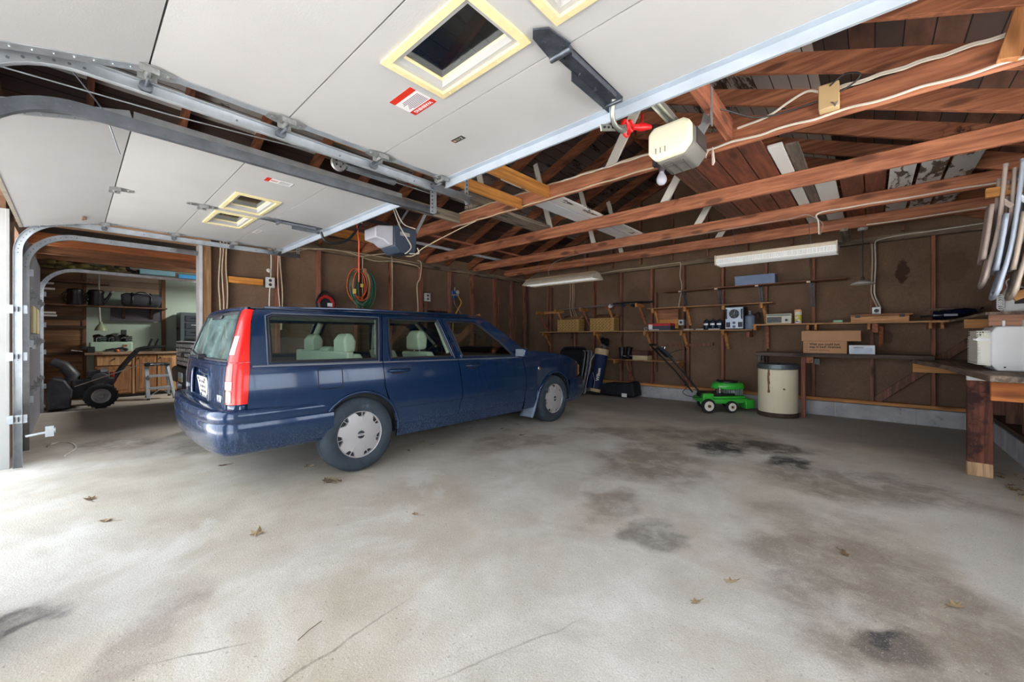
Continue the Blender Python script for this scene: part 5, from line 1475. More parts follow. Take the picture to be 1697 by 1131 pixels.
# ---- boxes on the bench
zb = .896
t = thing('cardboard_box', 'brown cardboard box with black handwriting style print on the back bench', 'box', (-.48, 7.0, zb))
m = MB(); m.box(-.715, -.245, 6.88, 7.15, zb, zb + .165); bx = m.build('box', CARD, t, world=True, bevel=.003)
Mx = frame((-.645, 6.8792, zb + .112), (1, 0, 0), (0, 0, 1))
text('lettering', 'Wish you could just', .040, Mx, INKB, bx, .0004, bold=.0012)
text('lettering', 'stay in bed? Granted.', .040, Mx @ Matrix.Translation((0, -.038, 0)), INKB, bx, .0004, bold=.0012)
text('lettering', 'amazon pharmacy', .030, Mx @ Matrix.Translation((0, -.076, 0)), INKB, bx, .0004)
m = MB()
for zz, hh in ((.118, .022), (.072, .03), (.018, .034)):
    for (a0, a1, b0, b1) in ((0, .034, 0, .002), (0, .034, hh - .002, hh), (0, .002, 0, hh), (.032, .034, 0, hh)): m.box(-.70 + a0, -.70 + a1, 6.8788, 6.88, zb + zz + b0, zb + zz + b1)
m.build('printed_symbols', INKB, bx, world=True)
t = thing('cardboard_box', 'long plain cardboard box lying on top of the printed box', 'box', (-.42, 7.0, zb + .166))
m = MB(); m.box(-.735, -.105, 6.88, 7.10, zb + .166, zb + .305); bx = m.build('box', CARD, t, world=True, bevel=.004)
m = MB(); m.box(-.738, -.102, 6.895, 6.90, zb + .30, zb + .312); m.build('flap', CARDI, t, world=True)
t = thing('white_box', 'white glossy product box on the back bench beside the cartons', 'box', (-.1, 6.95, zb))
m = MB(); m.box(-.225, .03, 6.86, 7.05, zb, zb + .115); b = m.build('box', mat('white_card', (206, 212, 226), .35, 0, .06, 6), t, world=True, bevel=.003)
m = MB(); m.box(-.21, .005, 6.858, 6.861, zb + .012, zb + .085); m.build('picture_panel', mat('pale_blue_print', (176, 192, 216), .35, 0, .12, 14), b, world=True)
m = MB(); m.box(-.18, -.08, 6.857, 6.859, zb + .078, zb + .092); m.build('print', mat('grey_print', (150, 156, 170), .5), b, world=True)
t = thing('metal_box', 'long blue grey folded metal box on the highest shelf', 'box', (-1.33, 7.08, 1.925))
m = MB(); m.box(-1.60, -1.065, 6.985, 7.2, 1.926, 2.065); b = m.build('body', BLUESTEEL, t, world=True, bevel=.004)
m = MB()
for (a, c) in (((-1.60, 1.926), (-1.52, 1.985)), ((-1.60, 2.065), (-1.52, 2.0)), ((-1.065, 1.926), (-1.15, 1.985)), ((-1.065, 2.065), (-1.15, 2.0)), ((-1.52, 1.99), (-1.15, 1.99))): m.bar((a[0], 6.983, a[1]), (c[0], 6.983, c[1]), .004, .006, (0, 1, 0))
m.build('folded_crease', BLUESTEEL, b, world=True)
m = MB(); m.box(-1.60, -1.065, 6.975, 6.99, 2.05, 2.068); m.build('lip', BLUESTEEL, t, world=True)
# ---- low shelf
def boot(label, x, lean, e=0.0):
    t = thing('boot', label, 'boot', (x, 7.08, .70), group='black boots on the low shelf')
    m = MB(); m.tube([(x, 7.13 + e, .72), (x, 7.13 + e, .82), (x + lean, 7.13 + e, .93)], [.055, .05, .06], 14); m.build('shaft', mat('black_leather', (20, 22, 32), .35, 0, .2), t, world=True)
    m = MB(); m.tube([(x, 7.14 + e, .735), (x + .07, 7.10 + e, .75), (x + .15, 7.08 + e, .735), (x + .175, 7.075 + e, .73)], [.045, .05, .042, .02], 14); m.build('foot', mat('black_leather', (20, 22, 32)), t, world=True)
    m = MB(); m.tube([(x - .02, 7.14 + e, .707), (x + .07, 7.10 + e, .707), (x + .175, 7.075 + e, .707)], .012, 8); m.build('sole', BLACKRUB, t, world=True)
    m = MB(); m.tube([(x + .05, 7.065 + e, .765), (x + .12, 7.04 + e, .765)], .007, 6); m.build('strap', mat('pale_strap', (190, 194, 204), .5), t, world=True)
boot('black boot on the low shelf, the one at the left end', -3.56, .0, -.05); boot('black boot on the low shelf, the one beside the brown shoe box', -3.48, .02, .065)
t = thing('shoe_box', 'cream shoe box with a brown lid on the low shelf', 'box', (-3.15, 7.08, .70))
m = MB(); m.box(-3.31, -3.02, 7.0, 7.2, .701, .79); m.build('base', mat('cream_card', (206, 190, 150), .7), t, world=True, bevel=.002)
m = MB(); m.box(-3.315, -3.015, 6.995, 7.205, .78, .865); m.build('lid', mat('brown_card', (84, 52, 46), .7), t, world=True, bevel=.003)
# ---- floor things along the wall
t = thing('fibre_drum', 'cream fibre drum with rust streaks on the floor under the back bench', 'drum', (-1.0, 6.77, 0))
CREAMD = mat('cream_drum', (236, 226, 200), .6, 0, .06, 3, .05, 30, dirt=((150, 110, 76), 7, .66))
m = MB(); m.lathe((-1.0, 6.77, 0), [(.235, .05), (.24, .06), (.242, .66), (.238, .672)], 48); m.build('body', CREAMD, t, world=True)
m = MB(); m.lathe((-1.0, 6.77, 0), [(.244, 0), (.252, .004), (.252, .05), (.24, .062)], 48); m.build('bottom_band', mat('rusty_band', (74, 58, 50), .7, .3, .3, 14), t, world=True)
m = MB(); m.lathe((-1.0, 6.77, 0), [(.242, .665), (.254, .675), (.254, .715), (.25, .735), (.235, .74), (.225, .728), (0, .728)], 48); m.build('lid', mat('zinc_lid', (104, 114, 120), .45, .6, .2, 12), t, world=True)
m = MB()
for k in range(8): m.box(-1.085 + .004 * math.sin(k), -1.06 + .004 * math.cos(k * 2), 6.536 if False else 6.5325 + .002, 6.5365, .34 + .04 * k, .38 + .04 * k)
m.build('rust_streak', mat('rust_streak', (128, 92, 66), .8), t, world=True)
m = MB(); m.ball((-.90, 6.555, .40), .022, 12, 8, (1, .35, .6)); m.build('drum_bung', mat('rust_brown', (110, 78, 54), .8), t, world=True)

mw = thing('lawn_mower', 'bright green push lawn mower on the floor in front of the back wall', 'lawn mower', (-1.6, 6.5, 0))
ox, oy = -1.55, 6.52
m = MB(); deck = [(-.36, -.20), (-.30, -.25), (.10, -.26), (.30, -.20), (.36, -.05), (.34, .12), (.22, .22), (-.10, .26), (-.34, .22), (-.38, 0)]
m.prism([(ox + a, oy + b) for a, b in deck], 'Z', .13, .20); m.build('deck', GREEN, mw, world=True, bevel=.02, seg=3)
m = MB(); m.prism([(ox + a * .9, oy + b * .9) for a, b in deck], 'Z', .20, .235); m.build('deck_top', GREEN, mw, world=True, bevel=.015)
m = MB(); m.prism([(ox + .24, oy - .24), (ox + .40, oy - .20), (ox + .41, oy - .05), (ox + .25, oy - .05)], 'Z', .05, .18); m.build('side_chute', GREEN, mw, world=True, bevel=.01)
m = MB(); m.box(ox - .30, ox + .12, oy - .17, oy + .17, .23, .275); m.box(ox - .34, ox - .1, oy - .2, oy + .1, .19, .26); m.build('rear_flap', BLACK, mw, world=True, bevel=.015)
m = MB(); m.lathe((ox + .10, oy, 0), [(.06, .23), (.15, .25), (.15, .31), (.12, .33)], 24); 
for k in range(10): m.box(ox - .04 + .03 * k, ox - .028 + .03 * k, oy - .16, oy - .13, .245, .33)
m.build('engine', mat('engine_alloy', (168, 176, 182), .4, .7, .25, 30), mw, world=True)
m = MB(); m.lathe((ox + .10, oy, 0), [(.235, .325), (.245, .34), (.24, .385), (.225, .41), (.19, .425), (0, .43)], 40); m.xf(Matrix.Translation((ox + .1, oy, 0)) @ Matrix.Diagonal((1.0, .72, 1, 1)) @ Matrix.Translation((-ox - .1, -oy, 0))); m.build('engine_cover', GREEN, mw, world=True, bevel=.008)
m = MB(); m.lathe((ox + .10, oy, 0), [(.14, .425), (.14, .445), (.12, .452), (0, .452)], 24); m.cyl((ox - .03, oy, .43), (ox - .06, oy, .46), .02, n=10); m.build('starter_cap', BLACK, mw, world=True)
m = MB(); m.cyl((ox - .10, oy - .13, .26), (ox - .10, oy - .13, .36), .018, n=10); m.box(ox - .16, ox - .12, oy - .15, oy - .12, .27, .34); m.build('spark_plug', CHROME, mw, world=True)
def mwheel(x, y, r):
    m = MB(); m.lathe((x, y, r), [(r * .72, -.022), (r * .95, -.024), (r, -.012), (r, .012), (r * .95, .024), (r * .72, .022)], 32, 'Y'); w_ = m.build('wheel', BLACKRUB, mw, world=True)
    m = MB(); m.lathe((x, y, r), [(0, -.018), (r * .35, -.026), (r * .76, -.021), (r * .82, -.018), (r * .82, .018), (0, .018)], 32, 'Y'); m.build('wheel_disc', mat('cream_wheel', (240, 236, 224), .5, 0, .05), w_, world=True)
    m = MB(); m.cyl((x, y - .034, r), (x, y - .02, r), r * .22, n=14); m.build('wheel_nut', mat('rusty_nut', (110, 92, 76), .5, .5), w_, world=True)
mwheel(-1.90, 6.25, .105); mwheel(-1.55, 6.25, .088) ; mwheel(-1.74, 6.68, .105); mwheel(-1.34, 6.70, .088)
m = MB(); m.box(-1.96, -1.80, 6.28, 6.36, .10, .28); m.build('handle_mount', GREEN, mw, world=True, bevel=.01)
HX = Matrix.Translation((-1.95, 0, 0)) @ Matrix.Diagonal((.84, 1, 1, 1)) @ Matrix.Translation((1.95, 0, 0))
m = MB()
for q, dy in ((0, 0), (1, .36)):
    m.tube([(-1.95 + q * .04, 6.33 + dy, .25), (-2.28 + .03 * q, 6.37 + dy * .9, .60), (-2.52, 6.40 + dy * .85, .83)], .013, 8)
m.xf(HX); m.build('handle_tube', BLACK, mw, world=True)
m = MB(); m.tube([(-2.50, 6.40, .82), (-2.70, 6.42, .98), (-2.73, 6.45, 1.0), (-2.73, 6.66, 1.0), (-2.70, 6.69, .98), (-2.52, 6.71, .83)], .016, 8, smooth=3); m.tube([(-2.68, 6.44, .93), (-2.71, 6.5, .94), (-2.71, 6.62, .94)], .008, 6); m.xf(HX); m.build('handlebar', BLACK, mw, world=True)
m = MB(); m.cbox((-2.52, 6.56, .885), (.24, .22, .03), 0, 0, math.radians(38)); m.xf(HX); m.build('control_panel', mat('dark_blue_panel', (36, 44, 66), .4), mw, world=True, bevel=.008)
for yy in (6.5, 6.6):
    m = MB(); m.cyl((-2.55, yy, .92), (-2.54, yy, .97), .013, n=10); m.xf(HX); m.build('panel_knob', CHROME, mw, world=True)
m = MB(); m.tube([(-2.45, 6.45, .86), (-2.2, 6.35, .45), (-2.35, 6.25, .30), (-2.05, 6.3, .22), (-1.85, 6.35, .25)], .005, 6, smooth=6); m.tube([(-2.4, 6.7, .84), (-2.2, 6.74, .9), (-2.05, 6.75, .92)], .004, 6, smooth=4); m.xf(HX); m.build('control_cable', BLACK, mw, world=True)

mw.location = (-1.745, 6.66, 0); mw.rotation_euler = (0, 0, math.radians(45))

# golf bag
gb = thing('golf_bag', 'blue golf bag with a cream collar leaning against the back wall', 'golf bag', (-4.0, 6.83, 0))
A, B = Vector((-3.99, 6.80, .02)), Vector((-3.93, 6.98, .88))
d = (B - A)
m = MB(); m.tube([A + d * .10, A + d * .5, A + d * .87], [.105, .115, .125], 24); m.build('body', NAVY, gb, world=True)
m = MB(); m.tube([A, A + d * .045], [.10, .115], 24); m.build('base', BLACKRUB, gb, world=True)
m = MB(); m.tube([A + d * .045, A + d * .11], [.12, .122], 24); m.build('bottom_band', mat('cream_vinyl', (206, 180, 138), .55), gb, world=True)
m = MB(); m.tube([A + d * .87, A + d * .93, A + d], [.13, .138, .135], 24, cap=False); m.build('collar', mat('cream_vinyl', (206, 180, 138)), gb, world=True)
m = MB(); m.tube([A + d * .93, A + d * .935], .126, 20); m.build('mouth', BLACK, gb, world=True)
m = MB(); m.tube([A + d * .12 + Vector((-.10, -.07, 0)), A + d * .35 + Vector((-.09, -.09, 0)), A + d * .5 + Vector((-.07, -.08, 0))], [.055, .065, .03], 14); m.build('side_pocket', NAVY, gb, world=True)
m = MB(); m.tube([A + d * .9 + Vector((-.12, -.03, 0)), A + d * .75 + Vector((-.15, -.10, 0)), A + d * .62 + Vector((-.12, -.14, 0)), A + d * .5 + Vector((-.16, -.12, 0))], .013, 8, smooth=4); m.tube([A + d * .48 + Vector((-.05, -.115, 0)), A + d * .3 + Vector((.02, -.118, 0)), A + d * .13 + Vector((.02, -.118, 0))], .004, 6, smooth=4); m.build('strap', mat('pale_strap', (190, 194, 204)), gb, world=True)
wdir = d.normalized()
text('lettering', 'Wilson', .085, frame(tuple(A + d * .30 + Vector((.088, -.088, 0))), tuple(wdir), (-.7, -.7, 0)), WHITEP, gb, .0015, bold=.003)
CL = mat('club_head_dark', (26, 28, 34), .3, .3)
for i, (dx, dy, up_, bend) in enumerate(((.0, -.03, .16, .05), (.05, .02, .11, .06), (-.05, .03, .2, .05), (.03, -.06, .05, .07), (-.02, .06, .12, .04), (.07, -.02, .18, .05))):
    p0 = A + d * .90 + Vector((dx, dy, 0)); p1 = p0 + wdir * (.09 + up_ * .9)
    t = thing('golf_club', ['golf club with the tallest shaft in the blue golf bag'][0] if False else 'golf club standing in the blue golf bag', 'golf club', tuple(p0), group='golf clubs in the blue bag')
    m = MB(); m.tube([p0, p1], .006, 8); m.build('shaft', CHROME, t, world=True)
    m = MB(); m.tube([p1, p1 + Vector((bend * .5, -.02, .012)), p1 + Vector((bend, -.04, .0))], [.022, .05, .038], 12); m.build('head', CL if i != 3 else mat('chrome_iron', (190, 196, 204), .25, .8), t, world=True)
# folded reclining chair behind the car nose
lg_ = thing('folded_lounger', 'folded navy lounge chair with bare metal tubes standing between car and golf bag', 'folding chair', (-4.35, 6.75, 0))
lg0 = lg_
m = MB()
m.prism([(6.60, .08), (6.78, .08), (6.95, .82), (6.90, .90), (6.80, .86)], 'X', -4.72, -4.12); m.build('cushion', NAVYD, lg_, world=True, bevel=.04, seg=3)
m = MB(); m.tube([(-4.66, 6.82, .86), (-4.60, 6.84, .905), (-4.2, 6.84, .905), (-4.12, 6.82, .86)], .02, 8, smooth=4); m.build('head_roll', NAVYD, lg_, world=True)
m = MB()
for k in range(5):
    x = -4.11 + .035 * (k % 3); y = 6.62 + .05 * k
    m.tube([(x + .01, y - .10, .03), (x + .03, y, .35), (x + .05, y + .09, .80), (x, y + .1, .86)], .011, 8, smooth=4)
m.tube([(-4.70, 6.56, .04), (-4.05, 6.54, .04)], .011, 8); m.tube([(-4.06, 6.5, .1), (-3.98, 6.62, .42), (-4.02, 6.7, .6)], .01, 8, smooth=4)
m.build('frame_tube', mat('dull_aluminium', (142, 146, 154), .4, .6), lg_, world=True)
m = MB()
for k in range(6): m.cyl((-4.16, 6.585 + .03 * k, .38 + .06 * k), (-4.11, 6.585 + .03 * k, .38 + .06 * k), .009, n=8)
m.build('eyelet', CHROME, lg_, world=True)
lg_.location = (-4.42, 6.72, 0)
# tool bag
t = thing('tool_bag', 'slumped dark navy bag with a white tag on the floor beside the golf bag', 'bag', (-3.6, 6.98, 0))
m = MB(); m.prism([(-3.93, .02), (-3.91, .20), (-3.74, .25), (-3.40, .26), (-3.24, .31), (-3.20, .24), (-3.17, .03)], 'Y', 6.80, 7.12); m.build('body', NAVYD, t, world=True, bevel=.035, seg=3)
m = MB()
for x in (-3.62, -3.53, -3.34): m.tube([(x, 6.80, .03), (x, 6.793, .14), (x + .01, 6.83, .23)], .008, 6)
m.tube([(-3.92, 6.79, .04), (-3.72, 6.79, .16), (-3.5, 6.85, .24)], .008, 6); m.build('strap', NAVYD, t, world=True)
m = MB(); m.box(-3.42, -3.32, 6.788, 6.797, .02, .085); m.build('tag', WHITEP, t, world=True)
# air conditioner on the corner bench
ac = thing('air_conditioner', 'white window air conditioner standing on the corner workbench', 'air conditioner', (.80, 5.1, .845))
z0, z1 = .846, 1.20
m = MB(); m.prism([(.705, z0 + .05), (.735, z0), (.985, z0 - .0), (.985, z1), (.735, z1), (.705, z1 - .05)], 'Y', 4.92, 5.38); m.build('cabinet', WHITEP, ac, world=True, bevel=.012, seg=3)
m = MB(); m.prism([(.64, z0 + .06), (.69, z0 + .03), (.71, z0 + .03), (.71, z1 - .04), (.67, z1 - .04), (.64, z1 - .09)], 'Y', 4.93, 5.37); m.build('front', CREAMP, ac, world=True, bevel=.015, seg=3)
m = MB()
for k in range(17):
    zz = z0 + .045 + k * .0135
    m.box(.634, .705, 4.926, 5.374, zz, zz + .0075)
m.build('louvre', CREAMP, ac, world=True)
m = MB()
for k in range(5):
    m.box(.640 + k * .014, .645 + k * .014, 4.924, 5.3, z1 - .10, z1 - .035)
for k in range(4): m.box(.63, .70, 4.924, 5.3, z1 - .10 + k * .02, z1 - .094 + k * .02)
m.build('outlet_grid', CREAMP, ac, world=True)
m = MB(); m.box(.626, .70, 4.918, 4.93, z1 - .115, z1 - .098); m.cyl((.625, 4.92, z1 - .105), (.61, 4.92, z1 - .105), .008, n=8); m.build('control_tab', WHITEP, ac, world=True)
m = MB(); m.box(.775, .86, 5.0, 5.3, z1, z1 + .045); m.box(.868, .885, 4.91, 5.39, z0 + .0, z1 + .05); m.box(.768, .782, 4.95, 5.3, z1, z1 + .045); m.build('mounting_flange', WHITEP, ac, world=True, bevel=.002)
m = MB(); m.box(.905, .94, 4.9, 5.4, z0 - .0, z1 + .03); m.build('side_curtain', mat('aged_cream_plastic', (222, 208, 166), .5), ac, world=True, bevel=.004)
m = MB(); m.cyl((.775, 4.921, z0 + .03), (.775, 4.915, z0 + .03), .006, n=8); m.build('screw', BLACK, ac, world=True)
# white device on the side shelf
SX = Matrix.Translation((.05, 0, 1.319)) @ Matrix.Diagonal((1, 1, 1.3, 1)) @ Matrix.Translation((0, 0, -1.319))
t = thing('sprayer', 'white and dark handheld steamer with coiled cord on the side shelf', 'appliance', (.80, 5.2, 1.318))
m = MB(); m.prism([(.755, 1.319), (.875, 1.319), (.875, 1.46), (.835, 1.50), (.785, 1.48), (.755, 1.43)], 'Y', 5.15, 5.27); m.xf(SX); m.build('body', WHITEP, t, world=True, bevel=.01, seg=3)
m = MB(); m.prism([(.81, 1.37), (.868, 1.372), (.866, 1.465), (.815, 1.47)], 'Y', 5.135, 5.15); m.xf(SX); m.build('dark_side', BLACK, t, world=True, bevel=.004)
m = MB(); m.tube([(.735 + .02 * math.cos(a * .5), 5.12, 1.345 + a * .0010 + .02 * math.sin(a * .5)) for a in range(0, 70)], .0035, 6); m.xf(SX); m.build('coiled_cord', WHITEP, t, world=True)
m = MB(); m.tube([(.785, 5.2, 1.475), (.775, 5.18, 1.52), (.81, 5.17, 1.53), (.84, 5.18, 1.495)], .005, 6, smooth=4); m.xf(SX); m.build('hose', CREAMP, t, world=True)
# ================================================================== along the left wall
W = XL + .012
def wallcable(label, pts, r=.006, mt=CABLE, group=None):
    return cable_thing('cable', label, pts, r, mt, smooth=4, n=6, group=group)
for i, (y, dz) in enumerate(((1.235, 0), (1.27, .01), (1.31, -.01))):
    pts = [(W, y + .01 * math.sin(k * 1.7 + i), 2.42 - k * .22) for k in range(7)]
    wallcable(['cream cable nearest the wood door post', 'middle cream cable of the trio beside the wood door post', 'cream cable of the trio beside the door post, farthest into the garage'][i], pts, .008)
for i, y in enumerate((1.80, 1.895, 1.925)):
    pts = [(W, y + .012 * math.sin(k * 1.3 + i * 2) + (.03 * k / 6 if i else 0), 2.42 - k * .24) for k in range(6)]
    wallcable(['white cable running down through the switch box', 'left cream cable of the pair beside the switch box', 'right cream cable of the pair beside the switch box'][i], pts, .008, CABLEW if i == 0 else CABLE)
wallcable('cream cable dropping down the wall right of the green coil', [(W, 3.55, 2.56), (W + .02, 3.62, 2.5), (W, 3.65, 2.38), (W, 3.655, 2.0), (W, 3.65, 1.4)], .008)
wallcable('cream cable dropping to the outlet beside the dark niche', [(W, 4.16, 2.50), (W, 4.24, 2.46), (W, 4.22, 2.2), (W, 4.15, 2.05), (W, 4.17, 1.7), (W, 4.17, 1.3)], .010)
wallcable('cream cable dropping behind the green coil', [(W, 3.10, 2.42), (W, 3.12, 2.40), (W, 3.12, 2.2), (W, 3.12, 1.55)], .008)
wallcable('cream cable clipped along the top of the left wall', [(W + .015, 1.5, 2.36), (W + .015, 2.0, 2.37), (W + .015, 2.3, 2.40), (W + .015, 2.6, 2.44), (W + .015, 2.95, 2.43), (W + .015, 3.3, 2.37), (W + .015, 3.75, 2.42), (W + .015, 4.1, 2.40), (W + .015, 4.2, 2.36)], .009)
wallcable('second cream cable sagging below the top of the left wall', [(W + .02, 1.65, 2.38), (W + .02, 1.85, 2.29), (W + .02, 2.1, 2.33), (W + .02, 2.4, 2.42), (W + .02, 3.0, 2.45), (W + .02, 4.2, 2.45)], .006)
m = MB(); m.box(XSL, XL + .012, 1.33, 1.72, 1.815, 1.895); one('wood_block', m, wood('orange_block', (196, 122, 44), (222, 156, 76), 'Y', knots=False), 'orange pine block nailed to the left wall beside the switch box', 'block', (XL, 1.53, 1.85), bevel=.003)
def outlet(label, y, z, w=.075, h=.12):
    t = thing('outlet', label, 'outlet', (XL + .01, y, z))
    m = MB(); m.box(XL + .002, XL + .045, y - w / 2, y + w / 2, z - h / 2, z + h / 2); m.build('box', mat('outlet_metal', (176, 178, 182), .4, .3), t, world=True, bevel=.003)
    m = MB(); m.box(XL + .045, XL + .049, y - w / 2 - .004, y + w / 2 + .004, z - h / 2 - .004, z + h / 2 + .004); p = m.build('plate', mat('outlet_plate', (206, 206, 204), .4), t, world=True, bevel=.001)
    m = MB()
    for q in (-1, 1): m.cyl((XL + .049, y, z + q * h * .22), (XL + .051, y, z + q * h * .22), .02, n=14)
    m.build('socket', mat('socket_dark', (52, 50, 52), .5), p, world=True)
outlet('double metal outlet box beside the orange pine block', 1.79, 1.855, .10, .13); outlet('metal outlet box beside the dark niche', 4.36, 1.85, .11, .14)
m = MB(); m.tube([(W + .01, 1.775, 2.02), (W + .05, 1.775, 2.01), (W + .05, 1.775, 1.985)], .009, 8); m.cyl((W, 1.775, 2.02), (W + .02, 1.775, 2.02), .024, n=12)
one('wall_hook', m, mat('white_ceramic', (214, 212, 208), .4), 'small white hook above the switch box', 'hook', (W, 1.775, 2.0))
# jumper cables in a bag
t = thing('jumper_cables', 'red and black cable coil in a dark pouch hanging just above the car roof', 'cables', (W + .05, 2.52, 1.8))
m = MB(); m.tube([(W + .03, 2.52, 1.80), (W + .05, 2.42, 1.72), (W + .05, 2.385, 1.62), (W + .05, 2.42, 1.53), (W + .05, 2.52, 1.49), (W + .05, 2.62, 1.53), (W + .05, 2.655, 1.62), (W + .05, 2.62, 1.72)], .014, 8, closed=True, smooth=4); m.box(W, W + .04, 2.42, 2.62, 1.50, 1.74); m.build('pouch', mat('dark_pouch', (28, 26, 34), .6), t, world=True, bevel=.01)
m = MB()
for k in range(6):
    a = .10 + .006 * k
    m.tube([(W + .055 + .006 * (k % 3), 2.52 + (a * .9) * math.cos(q * PI / 8 + k), 1.61 + a * math.sin(q * PI / 8 + k) * .95) for q in range(16)], .008, 6, closed=True)
m.build('red_cable', mat('red_cable', (178, 36, 34), .5, 0, .15), t, world=True)
m = MB(); m.cbox((W + .075, 2.57, 1.60), (.012, .07, .05)); m.build('tag', WHITEP, t, world=True)
m = MB(); m.box(W + .04, W + .075, 2.40, 2.43, 1.53, 1.62); m.build('clamp', CHROME, t, world=True)
# big coil of garden-green and orange cords
t = thing('cord_coil', 'large hanging coil of green and orange extension cords on the left wall', 'cord', (W + .05, 3.09, 2.2))
m = MB(); m.cyl((W - .05, 3.10, 2.17), (W + .12, 3.10, 2.18), .03, n=12); m.build('peg', mat('peg_wood', (170, 120, 86), .6), t, world=True)
def loops(n, mt, ay, az, seed, nm, cz=1.90, yc=3.09):
    r_ = random.Random(seed); m = MB(); pts = []
    for k in range(n):
        fy = ay * r_.uniform(.6, 1.12); fz = az * r_.uniform(.8, 1.06); off = r_.uniform(-.05, .05); x = W + .03 + r_.uniform(0, .07)
        for q in range(14):
            a = q * 2 * PI / 14 + PI / 2
            pts.append((x + .004 * math.sin(a * 3), yc + off + fy * math.cos(a), 2.19 - az + fz * math.sin(a) - (az - fz) * -.6))
    m.tube(pts, .0075, 6, smooth=3); m.build(nm, mt, t, world=True)
loops(10, mat('green_cord', (46, 96, 76), .5, 0, .2), .19, .31, 3, 'green_cord')
loops(4, mat('pale_green_cord', (120, 150, 128), .5, 0, .2), .17, .30, 9, 'pale_cord')
loops(4, mat('orange_cord', (222, 92, 46), .5, 0, .15), .15, .25, 5, 'orange_cord', yc=3.03)
m = MB(); m.cbox((W + .12, 2.93, 1.83), (.03, .04, .075)); m.cbox((W + .12, 3.05, 1.93), (.03, .04, .05)); m.build('plug', mat('yellow_plug', (226, 196, 96), .5), t, world=True, bevel=.004)
# gauges
t = thing('manifold_gauge', 'blue refrigerant gauge with yellow hoses hanging on a stud', 'gauge', (W + .04, 4.98, 1.98))
m = MB(); m.lathe((W + .05, 4.94, 1.99), [(0, -.02), (.035, -.02), (.038, .015), (.03, .02), (0, .02)], 18, 'X'); m.lathe((W + .05, 4.97, 1.90), [(0, -.02), (.03, -.02), (.03, .02), (0, .02)], 16, 'X'); m.build('gauge_body', mat('gauge_blue', (42, 82, 160), .35), t, world=True)
m = MB(); m.lathe((W + .05, 5.05, 2.0), [(0, -.02), (.033, -.02), (.036, .015), (.03, .02), (0, .02)], 18, 'X'); m.tube([(W + .04, 4.92, 1.94), (W + .04, 5.08, 1.95)], .014, 8); m.tube([(W + .03, 5.0, 2.09), (W + .03, 4.99, 1.95)], .008, 6); m.build('gauge_face', mat('gauge_silver', (186, 186, 192), .3, .4), t, world=True)
m = MB(); m.tube([(W + .05, 5.06, 1.93), (W + .07, 5.13, 1.8), (W + .06, 5.05, 1.66), (W + .05, 4.95, 1.45), (W + .05, 4.93, 1.2)], .011, 8, smooth=4); m.build('yellow_hose', mat('yellow_hose', (206, 158, 56), .5), t, world=True)
m = MB(); m.tube([(W + .05, 4.95, 1.9), (W + .06, 4.98, 1.75), (W + .06, 5.12, 1.6), (W + .05, 5.2, 1.35)], .010, 8, smooth=4); m.build('grey_hose', mat('grey_hose', (120, 104, 110), .5), t, world=True)
# loose sticks in the far corner
for (a, b, lb) in (((XL + .12, 7.0, 0), (XL + .05, 7.14, 1.6), 'thin stick leaning in the far left corner, nearest the corner post'), ((XL + .32, 6.85, 0), (XL + .06, 7.05, 1.4), 'thin stick leaning in the far left corner, the more slanted one')):
    m = MB(); m.bar(a, b, .02, .035); one('wood_stick', m, STUDM, lb, 'stick', a)

# ================================================================== third bay
GW = mat('pale_green_wall', (168, 188, 174), .75, 0, .05, 2, dirt=((120, 128, 116), 2.2, .64))
PLY = wood('brown_plywood', (112, 82, 54), (146, 110, 76), 'Y', rough=.6, knots=False)
m = MB(); m.box(X3 - .1, X3, YF, .17, 0, 2.75); w3 = m.build('wall_third_bay', PLY); tag(w3, kind='structure')
m = MB(); m.box(X3 - .1, X3 + .001, .17, YB + .1, 0, 2.75); m.build('painted_panel', GW, w3)
m = MB(); m.box(X3, X3 + .015, .17, 1.22, 2.0, 2.34); m.build('panelling', mat('beige_panelling', (164, 144, 122), .7, 0, .06, 3), w3)
for z in (2.09, 2.2): 
    m = MB(); m.box(X3 + .014, X3 + .017, .17, 1.22, z, z + .006); m.build('panel_groove', mat('groove_dark', (72, 60, 50), .8), w3)
m = MB(); m.box(X3, X3 + .06, 1.22, 1.28, .78, 2.34); m.build('post', wood('bay_post', (96, 64, 44), (130, 92, 64), 'Z'), w3)
m = MB(); m.box(X3, X3 + .02, .12, .17, 0, 2.34); m.build('batten', wood('bay_post', (96, 64, 44), (130, 92, 64), 'Z'), w3)
for z in (.80, 1.28, 1.45):
    m = MB(); m.box(X3, X3 + .05, -.4, .17, z, z + .05); m.build('ledger', wood('dark_ledger', (60, 44, 34), (84, 62, 48), 'Y'), w3)
m = MB(); m.box(X3, X3 + .09, YF, YB, 2.34, 2.45); m.build('top_plate', PLATEY, w3)
m = MB(); m.box(X3 - .1, XL - .16, YB + .05, YB + .12, 0, 2.9)
tag(m.build('wall_third_bay_back', BOARD), kind='structure')
m = MB(); m.box(X3 - .1, XL - .16, YF, YB + .1, 2.82, 2.9); r3 = m.build('ceiling_third_bay', wood('dark_ceiling_boards', (58, 42, 32), (84, 62, 46), 'Y')); tag(r3, kind='structure')
